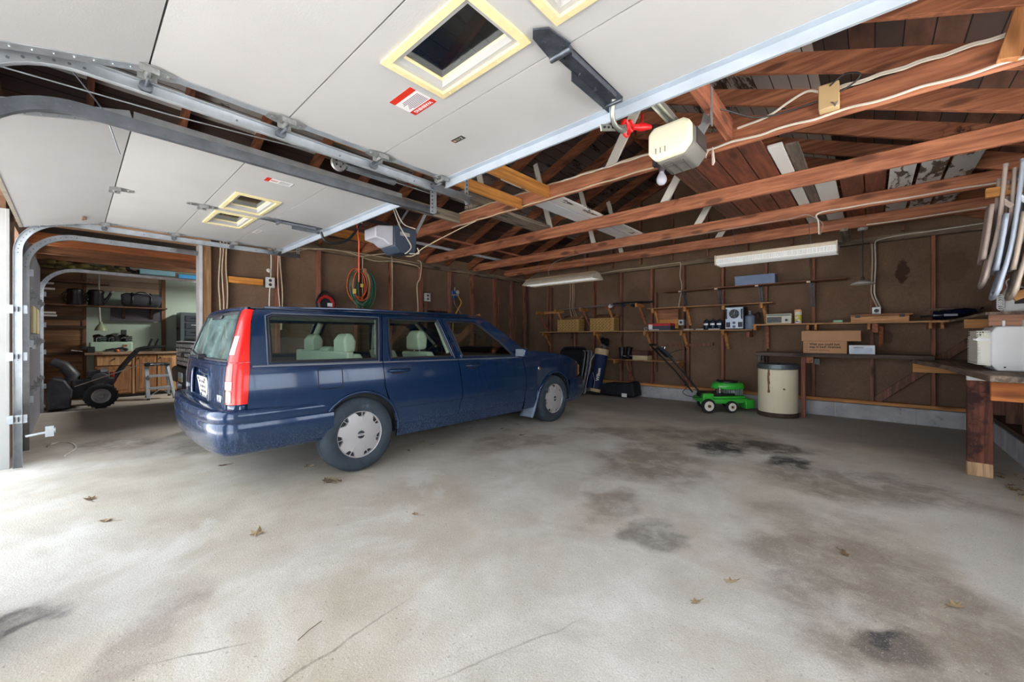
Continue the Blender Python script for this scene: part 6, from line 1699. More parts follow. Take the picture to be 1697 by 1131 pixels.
for i, (x, z0, z1, mt) in enumerate(((-6.75, 2.42, 2.58, REDY), (-7.6, 2.26, 2.41, wood('orange_beam', (150, 84, 44), (186, 112, 64), 'Y')), (-8.7, 2.30, 2.44, wood('brown_beam', (112, 72, 46), (146, 100, 68), 'Y')), (-9.75, 2.36, 2.50, wood('brown_beam', (112, 72, 46), (146, 100, 68), 'Y')))):
    m = MB(); m.box(x - .02, x + .02, YF, YB, z0, z1)
    one('ceiling_joist', m, mt, ['red stained ceiling joist just inside the third bay header', 'orange ceiling joist of the third bay, lit brightest', 'brown ceiling joist in the middle of the third bay', 'brown ceiling joist nearest the far wall of the third bay'][i], 'beam', (x, 1, z0), bevel=.003)
for i, (x0, x1, y0, y1, z0, z1, mt, lb, nm) in enumerate(((-10.3, -9.6, .80, 1.28, 2.505, 2.54, mat('pale_blue_foam', (128, 176, 190), .7, 0, .06), 'pale blue foam board stored on the third bay joists', 'foam_board'),
        (-9.72, -9.60, .80, 1.28, 2.25, 2.33, mat('pale_blue_foam', (128, 176, 190)), 'pale blue foam strip hanging below the third bay joists', 'foam_board'),
        (-9.72, -9.60, 1.33, 1.62, 2.23, 2.30, mat('bright_blue_foam', (60, 150, 206), .6, 0, .1), 'bright blue printed carton strip beside the foam board', 'foam_board'))):
    m = MB(); m.box(x0, x1, y0, y1, z0, z1); one(nm, m, mt, lb, 'board', ((x0 + x1) / 2, (y0 + y1) / 2, z0))
m = MB(); r_ = random.Random(4)
for k in range(26): m.ball((-9.85 + r_.uniform(-.1, .1), -.3 + k * .035, 2.30 + r_.uniform(-.03, .05)), r_.uniform(.03, .06), 8, 6, (1, 1.3, .7))
one('insulation', m, mat('mossy_insulation', (104, 96, 52), .95, 0, .4, 14), 'ragged yellow green insulation tucked under the third bay joists', 'insulation', (-9.85, .1, 2.27), kind='stuff')
m = MB()
for k in range(9): m.ball((-9.8 + r_.uniform(-.08, .08), .52 + k * .055, 2.30 + r_.uniform(-.02, .05)), r_.uniform(.03, .055), 8, 6, (1, 1.3, .7))
one('cloth_bundle', m, mat('black_cloth', (26, 26, 30), .9), 'black bundle of cloth stored beside the yellow green insulation', 'bundle', (-9.8, .7, 2.27))
# shelves on that wall
def shelf3(label, y0, y1, z, dep, mt=STUDM, panel=None):
    t = thing('bay_shelf', label, 'shelf', (X3 + .1, (y0 + y1) / 2, z))
    m = MB(); m.box(X3 + .06, X3 + dep, y0, y1, z - .025, z); m.build('board', wood('bay_shelf_wood', (84, 58, 42), (118, 86, 62), 'Y'), t, world=True, bevel=.002)
    return t
s3 = shelf3('long brown shelf in the third bay carrying the kettles and the duffel bag', -.38, 1.27, 1.70, .36)
m = MB(); m.box(X3 + .07, X3 + .09, .48, 1.19, 1.43, 1.675); m.build('drop_panel', mat('slate_panel', (74, 72, 82), .7, 0, .12), s3, world=True)
for y in (.66, 1.06):
    m = MB(); m.prism([(X3 + .09, 1.675), (X3 + .30, 1.675), (X3 + .12, 1.50), (X3 + .09, 1.47)], 'Y', y - .02, y + .02); m.build('bracket', wood('dark_ledger', (60, 44, 34), (84, 62, 48), 'Y'), s3, world=True)
s4 = shelf3('short brown shelf above the black kettles', -.32, .46, 2.12, .25)
m = MB(); m.box(X3 + .2, X3 + .26, .16, .46, 2.095, 2.125); m.build('lip', STUDM, s4, world=True)
for i, z in enumerate((2.055, 1.96, 1.548, 1.50)):
    m = MB(); m.box(X3 + .22, X3 + .30, -.40, -.22 + .012 * i, z - .02, z + .012)  # light caught by these shelf edges is put into their white colour
    one('white_shelf_edge', m, WHITEPAINT, ['white slat on the third bay wall, topmost of four', 'white slat below the topmost one behind the far track', 'white slat below the long brown shelf, upper of two', 'white slat below the long brown shelf, lowest of four'][i], 'slat', (X3 + .26, -.3, z))
# kettles (black watering pots)
def pot(label, y):
    t = thing('watering_can', label, 'watering can', (-10.5, y, 1.70), group='black cans on the third bay shelf')
    m = MB(); m.lathe((-10.5, y, 1.70), [(.10, .0), (.105, .01), (.095, .20), (.11, .24), (.10, .27), (.06, .285), (0, .29)], 24); m.build('body', mat('black_enamel', (22, 22, 28), .35, 0, .15), t, world=True)
    m = MB(); m.tube([(-10.5, y + .09, 1.76), (-10.5, y + .15, 1.85), (-10.5, y + .19, 1.94)], [.03, .022, .02], 10); m.build('spout', mat('black_enamel', (22, 22, 28)), t, world=True)
    m = MB(); m.lathe((-10.5, y + .20, 1.95), [(.015, -.02), (.035, .015), (.03, .03), (0, .032)], 14); m.build('rose', mat('pale_rose', (150, 150, 154), .5), t, world=True)
    m = MB(); m.tube([(-10.5, y - .10, 1.93), (-10.5, y - .15, 1.86), (-10.5, y - .10, 1.76)], .012, 8, smooth=4); m.build('handle', mat('black_enamel', (22, 22, 28)), t, world=True)
pot('black watering can on the brown shelf, the one farther left', .03); pot('black watering can on the brown shelf, the one nearer the duffel', .29)
t = thing('duffel_bag', 'dark grey duffel bag with black straps on the third bay shelf', 'bag', (-10.5, .9, 1.70))
m = MB(); m.tube([(-10.5, .62, 1.83), (-10.5, .68, 1.835), (-10.5, .9, 1.83), (-10.5, 1.12, 1.835), (-10.5, 1.18, 1.82)], [.10, .13, .13, .13, .09], 16); m.build('body', mat('charcoal_fabric', (58, 60, 68), .85, 0, .2, 10, .3, 60), t, world=True)
m = MB()
for y in (.76, 1.02): m.tube([(-10.5 + .134 * math.cos(a * PI / 10), y, 1.83 + .134 * math.sin(a * PI / 10)) for a in range(-2, 13)], .014, 6)
m.tube([(-10.38, .76, 1.9), (-10.35, .84, 1.97), (-10.35, .95, 1.97), (-10.38, 1.02, 1.9)], .01, 6, smooth=4)
m.build('strap', BLACK, t, world=True)
# hanging task lamp
t = thing('task_lamp', 'pale green task lamp hanging on a pipe over the third bay bench', 'lamp', (-10.45, .33, 1.3))
m = MB(); m.tube([(-10.45, .32, 2.35), (-10.45, .325, 1.72)], .012, 8); m.tube([(-10.42, .325, 1.66), (-10.42, .335, 1.38)], .014, 8); m.build('pipe', mat('pale_pipe', (176, 178, 172), .5), t, world=True)
m = MB(); m.lathe((-10.42, .345, 1.24), [(.085, 0), (.078, .03), (.05, .09), (.025, .12), (.02, .16), (0, .165)], 20); m.build('shade', mat('pale_green_enamel', (150, 164, 132), .4), t, world=True)
# bench
bn = thing('bay_bench', 'wooden cabinet bench along the far wall of the third bay', 'workbench', (-10.4, .8, 0))
CAB = wood('brown_cabinet_wood', (122, 82, 50), (158, 112, 72), 'Z', knots=False)
CABL = wood('pale_cabinet_wood', (150, 112, 72), (186, 146, 100), 'Z', knots=False)
m = MB(); m.box(X3 + .02, -10.28, .14, 1.42, .80, .84); m.build('top', wood('bench_top_worn', (110, 84, 66), (160, 136, 112), 'Y', rough=.75, stain=((84, 56, 42), 6, .56)), bn, world=True, bevel=.003)
m = MB(); m.box(X3 + .02, -10.34, .27, 1.40, .06, .80); m.build('carcass', CAB, bn, world=True)
m = MB(); m.box(X3 + .02, -10.37, .27, 1.40, 0, .06); m.build('toe_kick', BLACK, bn, world=True)
for i, (y0, y1, z0, z1, kind_) in enumerate(((.29, .74, .60, .78, 'drawer'), (.29, .74, .08, .57, 'door'), (.80, 1.09, .08, .78, 'door'), (1.11, 1.38, .08, .78, 'door'))):
    m = MB(); m.box(-10.345, -10.325, y0, y1, z0, z1); d_ = m.build(kind_, CABL if i in (0, 3) else CAB, bn, world=True, bevel=.004)
    if kind_ == 'door':
        m = MB(); m.box(-10.326, -10.320, y0 + .05, y1 - .05, z0 + .06, z1 - .06); m.build('door_panel', CAB, d_, world=True, bevel=.003)
    m = MB(); m.cyl((-10.325, (y0 + y1) / 2 if kind_ == 'drawer' else y0 + .04, z1 - .06), (-10.30, (y0 + y1) / 2 if kind_ == 'drawer' else y0 + .04, z1 - .06), .013, n=10); m.build('knob', BLACK, d_, world=True)
m = MB(); m.box(-10.345, -10.318, .755, .785, .06, .80); m.build('stile', CABL, bn, world=True)
t = thing('tool_chest', 'mint green metal chest on the third bay bench', 'chest', (-10.5, .48, .84))
m = MB(); m.box(-10.66, -10.42, .20, .77, .842, 1.03); b = m.build('body', mat('mint_metal', (168, 196, 176), .4, 0, .05), t, world=True, bevel=.025, seg=3)
m = MB(); m.box(-10.421, -10.417, .62, .69, .94, .98); m.build('badge', mat('rust_badge', (150, 96, 66), .6), b, world=True)
m = MB(); m.box(-10.41, -10.395, .20, .77, .835, .855); m.build('front_lip', mat('chipped_lip', (150, 128, 110), .7, 0, .3, 30), t, world=True)
# tools heaped on the chest
r_ = random.Random(11)
for k in range(9):
    y = .27 + .055 * k; kind_ = k % 3; z = 1.034
    lbl = ['cordless drill', 'dark hand tool', 'coil of black cord'][kind_]
    if kind_ == 0:
        t = thing('power_drill', 'dark power tool heaped on the mint green chest', 'tool', (-10.54, y, z), group='dark tools heaped on the green chest')
        m = MB(); m.tube([(-10.58, y, z + .10), (-10.5, y + .05, z + .11), (-10.46, y + .08, z + .11)], [.032, .034, .015], 10); m.box(-10.56, -10.52, y - .015, y + .02, z, z + .10); m.build('body', mat('tool_dark', (34, 36, 40), .5, 0, .3), t, world=True)
        m = MB(); m.cyl((-10.46, y + .08, z + .11), (-10.43, y + .10, z + .11), .012, n=8); m.build('chuck', CHROME, t, world=True)
    elif kind_ == 1:
        t = thing('hand_plane', 'dark hand tool heaped on the mint green chest', 'tool', (-10.54, y, z), group='dark tools heaped on the green chest')
        m = MB(); m.cbox((-10.52, y, z + .03), (.16, .05, .06), r_.uniform(-.6, .6)); m.build('body', mat('tool_dark', (34, 36, 40)), t, world=True, bevel=.01)
        m = MB(); m.ball((-10.50, y, z + .085), .03, 10, 8); m.build('knob', mat('tool_steel', (150, 150, 152), .4, .6), t, world=True)
    else:
        t = thing('cord_bundle', 'black cord bundle heaped on the mint green chest', 'cord', (-10.54, y, z), group='black cord bundles on the green chest')
        m = MB()
        for q in range(3): m.tube([(-10.55 + .07 * math.cos(a * PI / 6), y + .05 * math.sin(a * PI / 6), z + .02 + .035 * q) for a in range(12)], .014, 6, closed=True)
        m.build('cord', BLACKRUB, t, world=True)
t = thing('bench_vise', 'dark bench vise with a bar at the left end of the third bay bench', 'vise', (-10.35, .22, .84))
m = MB(); m.box(-10.42, -10.33, .17, .27, .842, .95); m.box(-10.44, -10.31, .10, .17, .90, .96); m.build('body', mat('tool_dark', (34, 36, 40)), t, world=True, bevel=.008)
m = MB(); m.cyl((-10.36, .12, .87), (-10.36, -.02, .89), .012, n=8); m.build('screw', CHROME, t, world=True)
for i, (y, z, lb, c) in enumerate(((.50, .87, 'orange handled pliers hanging on the front of the green chest', (206, 110, 84)), (.62, .89, 'dark pliers hanging on the front of the green chest', (40, 42, 50)))):
    t = thing('pliers', lb, 'tool', (-10.40, y, z))
    m = MB(); m.tube([(-10.405, y - .10, z + .01), (-10.40, y, z + .03), (-10.40, y + .05, z)], [.015, .02, .024], 8); m.build('jaw', mat('tool_dark', (34, 36, 40)), t, world=True)
    m = MB(); m.ball((-10.40, y + .06, z), .028, 10, 8); m.build('grip', mat('grip_%d' % i, c, .5), t, world=True)
m = MB(); m.box(-10.72, -10.70, .62, .70, 1.12, 1.26); m.box(-10.705, -10.69, .635, .685, 1.15, 1.22); t = one('wall_switch', m, mat('switch_dark', (56, 58, 62), .5), 'dark outlet box on the green wall above the chest', 'outlet', (-10.72, .66, 1.19))
# tall grey drawer cabinet
t = thing('drawer_cabinet', 'tall dark grey metal drawer cabinet at the right end of the bench', 'cabinet', (-10.5, 1.65, 0))
m = MB(); m.box(X3 + .05, -10.30, 1.45, 1.95, 0, 1.62); m.build('body', mat('dark_grey_metal', (72, 84, 88), .45, .1, .08), t, world=True, bevel=.006)
for k in range(9):
    m = MB(); m.box(-10.305, -10.285, 1.53, 1.93, .28 + k * .145, .40 + k * .145); d_ = m.build('drawer', mat('slate_drawer', (52, 60, 70), .4, .1, .08), t, world=True, bevel=.004)
    m = MB(); m.box(-10.286, -10.272, 1.62, 1.76, .345 + k * .145, .36 + k * .145); m.build('handle', mat('pale_handle', (170, 176, 178), .4, .4) if k == 7 else BLACK, d_, world=True)
m = MB(); m.cyl((-10.38, 1.44, 1.30), (-10.38, 1.40, 1.30), .02, n=10); m.build('side_lock', BLACK, t, world=True)
# step stool
t = thing('step_stool', 'small aluminium step stool with a black top in front of the bench', 'step stool', (-9.75, 1.06, 0))
ALU = mat('brushed_aluminium', (176, 184, 194), .35, .6, .1, 10)
for (a, b) in (((-9.52, .90, 0), (-9.62, .885, .60)), ((-9.52, 1.26, 0), (-9.62, 1.17, .60))):
    m = MB(); m.bar(a, b, .055, .025); m.build('front_rail', ALU, t, world=True, bevel=.003)
for (a, b) in (((-9.98, .92, 0), (-9.72, .90, .60)), ((-9.98, 1.24, 0), (-9.72, 1.16, .60))):
    m = MB(); m.bar(a, b, .03, .025); m.build('rear_leg', ALU, t, world=True)
for z, y0, y1 in ((.20, .91, 1.22), (.42, .905, 1.19)):
    m = MB(); m.box(-9.70, -9.54, y0, y1, z - .02, z + .02); m.build('step', ALU, t, world=True, bevel=.003)
m = MB(); m.bar((-9.54, .92, .06), (-9.54, 1.05, .17), .01, .02, (1, 0, 0)); m.bar((-9.54, 1.23, .06), (-9.54, 1.09, .17), .01, .02, (1, 0, 0)); m.build('brace', ALU, t, world=True)
m = MB(); m.box(-9.76, -9.56, .86, 1.20, .60, .655); tp = m.build('top', BLACK, t, world=True, bevel=.012)
m = MB(); m.ball((-9.56, 1.03, .63), 1, 16, 8, (.004, .10, .018)); m.build('badge', CHROME, tp, world=True)
for p in ((-9.52, .90), (-9.52, 1.26), (-9.98, .92), (-9.98, 1.24)):
    m = MB(); m.box(p[0] - .03, p[0] + .03, p[1] - .02, p[1] + .02, 0, .03); m.build('foot', BLACKRUB, t, world=True)
# snow blower
t = thing('snow_blower', 'dusty black snow blower on the third bay floor in front of the bench', 'snow blower', (-9.35, .2, 0))
SB = mat('dusty_black_steel', (58, 58, 64), .6, .1, .3, 10, dirt=((110, 106, 104), 5, .62))
for x in (-9.02, -9.58):
    m = MB(); m.lathe((x, .30, .195), [(.11, -.06), (.16, -.07), (.185, -.06), (.192, -.03), (.192, .03), (.185, .06), (.16, .07), (.11, .06), (.11, -.06)], 36, 'X')
    for k in range(24):
        a = k * 2 * PI / 24; m.cbox((x + (.03 if k % 2 else -.03), .30 + .19 * math.cos(a), .195 + .19 * math.sin(a)), (.06, .022, .022), 0, a)
    w_ = m.build('wheel', BLACKRUB, t, world=True)
    m = MB(); m.lathe((x, .30, .195), [(0, .03), (.03, .055), (.045, .03), (.07, .025), (.085, .045), (.11, .06), (.115, .05), (.115, -.05), (0, -.05)], 32, 'X'); m.build('rim', mat('dull_rim', (158, 156, 158), .5, .2, .1), w_, world=True)
m = MB(); m.prism([(-.26, .02), (-.02, .03), (.0, .30), (-.08, .46), (-.20, .50), (-.27, .40)], 'X', -9.62, -9.06); m.build('auger_housing', SB, t, world=True, bevel=.02)
m = MB(); m.cyl((-9.60, -.22, .18), (-9.08, -.22, .18), .05, n=12)
for k in range(30):
    a = k * .7; m.cbox((-9.60 + k * .018, -.22 + .05 * math.cos(a), .16 + .08 * math.sin(a)), (.02, .05, .05), 0, a)
m.build('auger', mat('rusty_steel', (96, 78, 68), .6, .4, .3), t, world=True)
m = MB(); m.tube([(-9.34, -.02, .42), (-9.34, .0, .52), (-9.34, -.10, .68), (-9.34, -.22, .745)], [.10, .085, .075, .06], 14); m.build('chute', mat('dark_chute', (48, 50, 58), .45, 0, .2), t, world=True)
m = MB(); m.box(-9.42, -9.22, -.02, .18, .16, .45); m.build('gear_case', SB, t, world=True, bevel=.02)
m = MB(); m.box(-9.5, -9.18, .12, .46, .34, .46); m.box(-9.46, -9.24, .16, .40, .46, .58); m.cyl((-9.16, .30, .44), (-9.10, .30, .44), .11, n=16); m.build('engine', SB, t, world=True, bevel=.015)
m = MB(); m.tube([(-9.20, .30, .57), (-9.20, .38, .57)], .055, 14); m.build('muffler', mat('muffler_steel', (150, 150, 150), .4, .7), t, world=True)
m = MB(); m.cbox((-9.36, .44, .50), (.10, .05, .08)); m.cbox((-9.2, .47, .42), (.05, .04, .05)); m.build('red_cap', mat('red_cap', (176, 52, 46), .5), t, world=True, bevel=.01)
for x in (-9.08, -9.52):
    m = MB(); m.tube([(x, .40, .30), (x, .52, .56), (x, .70, .84), (x, .80, .93), (x, 1.08, .955)], .02, 10, smooth=4); m.build('handle', BLACK, t, world=True)
m = MB(); m.tube([(-9.08, .98, .95), (-9.52, .98, .95)], .015, 8); m.box(-9.4, -9.2, .72, .92, .88, .93)
for x, y in ((-9.1, .86), (-9.25, .96)): m.tube([(x, y, .94), (x, y + .05, 1.09)], .018, 8)
m.build('control_lever', BLACK, t, world=True)
m = MB(); m.tube([(-9.05, .02, .36), (-9.05, .86, .70), (-9.05, .92, .66)], .007, 6); m.build('crank_rod', mat('rod_steel', (150, 140, 128), .4, .6), t, world=True)
# pickup truck nose
tk = thing('pickup_truck', 'dark pickup truck with a big chrome grille parked in the third bay', 'truck', (-8.1, 3.4, 0))
TP = mat('dark_slate_paint', (46, 56, 70), .35, .1, .08, coat=.6)
m = MB(); m.prism([(1.30, .62), (1.25, 1.0), (1.32, 1.09), (1.50, 1.15), (2.45, 1.20), (2.45, .55), (1.5, .55)], 'X', -8.95, -7.25); m.build('hood', TP, tk, world=True, bevel=.05, seg=3)
m = MB(); m.prism([(2.45, .5), (2.45, 1.2), (3.05, 1.78), (4.3, 1.80), (4.5, 1.2), (6.4, 1.2), (6.4, .5)], 'X', -8.98, -7.22); m.build('cab', TP, tk, world=True, bevel=.05)
m = MB(); m.add([(-8.85, 2.50, 1.24), (-7.35, 2.50, 1.24), (-7.45, 3.02, 1.74), (-8.75, 3.02, 1.74)], [(0, 1, 2, 3)]); m.build('windscreen', mat('dark_glass', (20, 26, 30), .1), tk, world=True, solid=-.01)
GR = mat('grille_chrome', (204, 206, 210), .4, .1, .1)
m = MB(); m.box(-8.9, -7.5, 1.25, 1.30, .63, 1.03); m.build('grille_back', BLACK, tk, world=True)
m = MB()
for r in range(5):
    for c in range(7):
        x = -8.86 + .19 * c; z = .66 + .073 * r
        m.prism([(x, z), (x + .175, z), (x + .155, z + .056), (x + .02, z + .056)], 'Y', 1.19, 1.255)
m.box(-8.9, -7.5, 1.20, 1.28, 1.03, 1.05)
m.build('grille', GR, tk, world=True, bevel=.006)
m = MB(); m.ball((-8.2, 1.18, .83), 1, 24, 10, (.085, .016, .042)); e = m.build('emblem', mat('emblem_blue', (40, 60, 92), .3), tk, world=True)
m = MB(); m.tube([(-8.2 + .088 * math.cos(a * PI / 12), 1.175, .83 + .045 * math.sin(a * PI / 12)) for a in range(24)], .006, 6, closed=True); m.build('emblem_ring', CHROME, e, world=True)
for x0, x1 in ((-8.99, -8.90), (-7.48, -7.24)):
    m = MB(); m.box(x0, x1, 1.24, 1.32, .70, 1.0); m.build('headlamp', mat('truck_lamp', (176, 184, 190), .15, .1), tk, world=True, bevel=.02)
m = MB(); m.prism([(1.16, .36), (1.14, .58), (1.18, .625), (1.36, .625), (1.36, .36)], 'X', -8.97, -7.25); bp = m.build('bumper', mat('slate_bumper', (66, 72, 80), .5, .1, .1), tk, world=True, bevel=.02)
m = MB(); m.box(-8.22, -7.92, 1.13, 1.145, .42, .56); pl = m.build('front_plate', mat('plate_pale_blue', (206, 220, 226), .5), tk, world=True)
m = MB(); m.box(-8.20, -7.94, 1.127, 1.131, .425, .47); m.build('plate_band', mat('plate_yellow', (214, 200, 90), .5), pl, world=True)
m = MB(); m.box(-8.9, -7.3, 1.2, 1.6, .26, .40); m.build('valance', BLACK, tk, world=True)
m = MB(); m.lathe((-8.45, 1.18, .33), [(0, -.03), (.06, -.03), (.07, .02), (.05, .04), (0, .04)], 18, 'Y'); m.build('fog_lamp', mat('truck_lamp', (176, 184, 190)), tk, world=True)
for y in (1.95, 5.4):
    for x in (-8.85, -7.35):
        m = MB(); m.lathe((x, y, .38), [(.2, -.11), (.34, -.12), (.38, -.09), (.38, .09), (.34, .12), (.2, .11)], 32, 'X'); m.lathe((x, y, .38), [(0, -.06), (.2, -.06), (.2, .06), (0, .06)], 24, 'X'); m.build('wheel', BLACKRUB, tk, world=True)
# loose wire on the floor
cable_thing('floor_wire', 'pale loose wire curving across the floor beside the tall track', [(-5.6, -.05, .004), (-5.9, .02, .004), (-6.2, .0, .004), (-6.38, -.08, .004), (-6.3, -.16, .004), (-6.22, -.14, .03)], .005, CABLEW, 5, 'wire')
# ================================================================== beams, openers, lamps and stored boards overhead
JY = (3.15, 4.40, 5.56, 6.52)
for i, y in enumerate(JY):
    m = MB(); m.box(XL - .08, XR + .1, y, y + .042, 2.475, 2.62)
    one('tie_beam', m, REDX, ['red stained tie beam nearest the raised doors, white cables along it', 'second red stained tie beam from the raised doors', 'third red stained tie beam, thin cable clipped along its lower edge', 'red stained tie beam nearest the back wall'][i], 'beam', (-2.5, y, 2.475), bevel=.005)
for i, y in enumerate(JY):
    yy = y + .056
    strut((-3.29, yy, 2.54), (-3.58, yy, 3.60), .075, .022)
    strut((-1.78, yy, 2.54), (-1.22, yy, 3.48), .085, .022)
def plank(label, x0, x1, y0, y1, mt, z=2.622, t_=.022, group=None):
    m = MB(); m.box(x0, x1, y0, y1, z, z + t_)
    return one('stored_plank', m, mt, label, 'plank', ((x0 + x1) / 2, (y0 + y1) / 2, z), group, bevel=.002)
plank('peeling white plank lying on the tie beams left of the ridge', -2.64, -2.48, 2.75, 6.0, PEELW)
plank('smooth bluish white plank lying beside the peeling one left of the ridge', -2.86, -2.67, 3.2, 5.75, mat('blue_white_plank', (206, 210, 216), .6, 0, .05, 3))
plank('weathered grey plank lying on the tie beams at the far left', -3.56, -3.30, 3.10, 4.75, OLDGREY, t_=.04)
plank('short weathered plank end beside the nearest track hanger', -3.35, -3.1, 2.75, 3.35, OLDGREY, t_=.04)
plank('widest dark brown plank stored on the beams, leftmost with pale scuffs', -1.36, -1.17, 3.45, 6.8, wood('scuffed_brown_board', (62, 40, 32), (96, 66, 54), 'Y', rough=.6, stain=((160, 140, 124), 3.2, .60)))
plank('dark red brown panel with a pale front edge stored on the beams', -1.16, -.985, 3.62, 6.9, BROWNBOARD)
plank('dark brown plank stored on the beams, third from the left of the group', -.975, -.80, 3.5, 6.9, BROWNBOARD)
plank('dark brown plank stored on the beams beside the first white plank', -.79, -.635, 3.4, 6.9, BROWNBOARD)
m = MB(); m.box(-1.16, -.80, 3.48, 3.50, 2.622, 2.64); one('edge_strip', m, PALEWOOD, 'pale wood strip along the front edge of the dark brown panel', 'strip', (-1.0, 3.49, 2.622))
PEELB = peel('mostly_white_board', (222, 222, 220), (96, 84, 72), 'Y', .66, 5.0)
PEELH = peel('heavily_peeled_board', (206, 206, 206), (98, 84, 72), 'Y', .51, 6.0)
plank('clean white plank stored on the beams beside the dark brown ones', -.62, -.52, 3.72, 6.9, PEELB)
plank('bare grey plank stored between two white planks', -.51, -.425, 3.78, 6.8, wood('dark_grey_board', (70, 62, 56), (112, 100, 90), 'Y', rough=.85))
plank('short wide white plank stored right of the bare grey one', -.42, -.26, 4.60, 6.85, PEELB)
plank('dark brown plank stored right of the short white plank, first of two', -.23, -.06, 4.5, 6.9, BROWNBOARD)
plank('dark brown plank stored right of the short white plank, second of two', -.05, .10, 4.5, 6.9, BROWNBOARD)
plank('heavily peeled white plank, left one of three at the right', .12, .29, 4.72, 6.7, PEELH)
plank('heavily peeled white plank, middle one of three at the right', .32, .485, 4.70, 6.75, PEELH)
plank('heavily peeled white plank, right one of three at the right', .51, .68, 4.70, 6.72, PEELH)
m = MB(); m.box(-.30, -.22, 6.45, 7.2, 2.44, 2.475) ; one('short_block', m, OLDGREY, 'short grey board fixed under the rear tie beam above the ribbed lamp', 'board', (-.26, 6.8, 2.44))
# new pine carriers for the tracks and openers
NP = wood('honey_pine', (166, 106, 42), (200, 140, 70), 'Y', knots=False)
def carrier(label, x, y0, y1, z0, z1, mt=NP, w=.04):
    m = MB(); m.box(x - w / 2, x + w / 2, y0, y1, z0, z1); one('carrier_board', m, mt, label, 'board', (x, (y0 + y1) / 2, z0), bevel=.003)
carrier('honey pine board butting the nearest tie beam, the one closer to the ridge', -2.37, 1.2, 3.145, 2.49, 2.60)
carrier('honey pine board butting the nearest tie beam, beside the track hanger', -2.72, 1.2, 3.145, 2.455, 2.555)
carrier('red stained board carrying the lit door opener', -.755, 1.2, 3.145, 2.52, 2.665, REDY, .045)
carrier('weathered board above the dark door opener', -3.72, 1.8, 3.145, 2.50, 2.61, OLDGREY, .05)
carrier('honey pine board beside the dark door opener', -4.66, 1.4, 2.55, 2.30, 2.40)
# ---- lit door opener
op = thing('door_opener', 'grey door opener with a glowing white cover hung near the raised door', 'door opener', (-.91, 2.55, 2.33))
prof = [(-1.035, 2.25), (-1.035, 2.37), (-1.00, 2.405), (-.82, 2.41), (-.783, 2.385), (-.783, 2.27), (-.83, 2.215), (-1.0, 2.205)]
m = MB(); m.prism(prof, 'Y', 2.40, 2.47); m.build('light_cover', mat('lit_cover', (238, 235, 208), .4, 0, .01, 3, emit=.3), op, world=True, bevel=.02, seg=3)
m = MB()
for k in range(3): m.box(-.985 + .028 * k, -.979 + .028 * k, 2.394, 2.402, 2.235, 2.268)
m.build('cover_vent', mat('vent_grey', (150, 150, 138), .6), op, world=True)
m = MB(); m.prism([(p[0] * .985 - .013, p[1]) for p in prof], 'Y', 2.47, 2.72); hs = m.build('housing', mat('warm_grey_plastic', (120, 118, 114), .55, 0, .05), op, world=True, bevel=.012)
m = MB()
for k in range(3): m.box(-.98 + .06 * k, -.975 + .06 * k, 2.5, 2.68, 2.196, 2.204)
m.box(-.98, -.86, 2.53, 2.535, 2.196, 2.204); m.build('housing_groove', mat('groove_grey', (78, 76, 74), .6), hs, world=True)
m = MB(); m.box(-.786, -.778, 2.52, 2.70, 2.29, 2.38); m.build('side_panel', mat('dark_side_panel', (66, 62, 62), .5), hs, world=True)
m = MB()
for q in (-1, 1): m.box(-.91 + q * .02 - .006, -.91 + q * .02 + .006, 1.2, 2.45, 2.43, 2.465)
m.box(-.935, -.885, 1.2, 2.7, 2.455, 2.462); m.build('rail', mat('bright_rail', (196, 200, 196), .3, .7), op, world=True)
m = MB(); m.bar((-.80, 2.66, 2.40), (-.755, 2.70, 2.62), .004, .035); m.bar((-.80, 2.60, 2.40), (-.735, 2.66, 2.48), .004, .03); m.box(-.736, -.730, 2.62, 2.66, 2.42, 2.66); m.build('hanging_bracket', STEEL, op, world=True)
m = MB(); m.tube([(-.845, 1.60, 2.16), (-.86, 1.62, 2.10), (-.865, 1.66, 2.075), (-.87, 1.74, 2.085)], [.012, .011, .012, .014], 8, smooth=5); m.bar((-.885, 1.56, 2.035), (-.875, 1.78, 2.115), .006, .028); m.build('door_arm', mat('arm_steel', (156, 158, 152), .35, .7), op, world=True)
m = MB()
for k in range(6): m.cyl((-.888, 1.58 + .036 * k, 2.043 + .013 * k), (-.872, 1.58 + .036 * k, 2.043 + .013 * k), .005, n=8)
m.build('arm_hole', BLACK, op, world=True)
m = MB(); m.box(-.94, -.88, 1.92, 2.05, 2.395, 2.44); m.build('trolley', BLACK, op, world=True, bevel=.006)
RK = mat('release_red', (210, 24, 28), .4, 0, .1)
m = MB(); m.tube([(-.885, 1.80 + .033 * math.cos(a * PI / 6), 2.125 + .036 * math.sin(a * PI / 6)) for a in range(12)], .009, 6, closed=True); m.tube([(-.89, 1.865 + .022 * math.cos(a * PI / 6), 2.165 + .024 * math.sin(a * PI / 6)) for a in range(12)], .008, 6, closed=True); m.tube([(-.89, 1.88, 2.175), (-.89, 1.94, 2.20), (-.89, 1.99, 2.235), (-.90, 2.02, 2.29)], .007, 6, smooth=4); m.tube([(-.92, 1.93, 2.195), (-.89, 1.99, 2.21), (-.87, 2.05, 2.225)], [.010, .022, .012], 12); m.build('release_handle', RK, op, world=True)
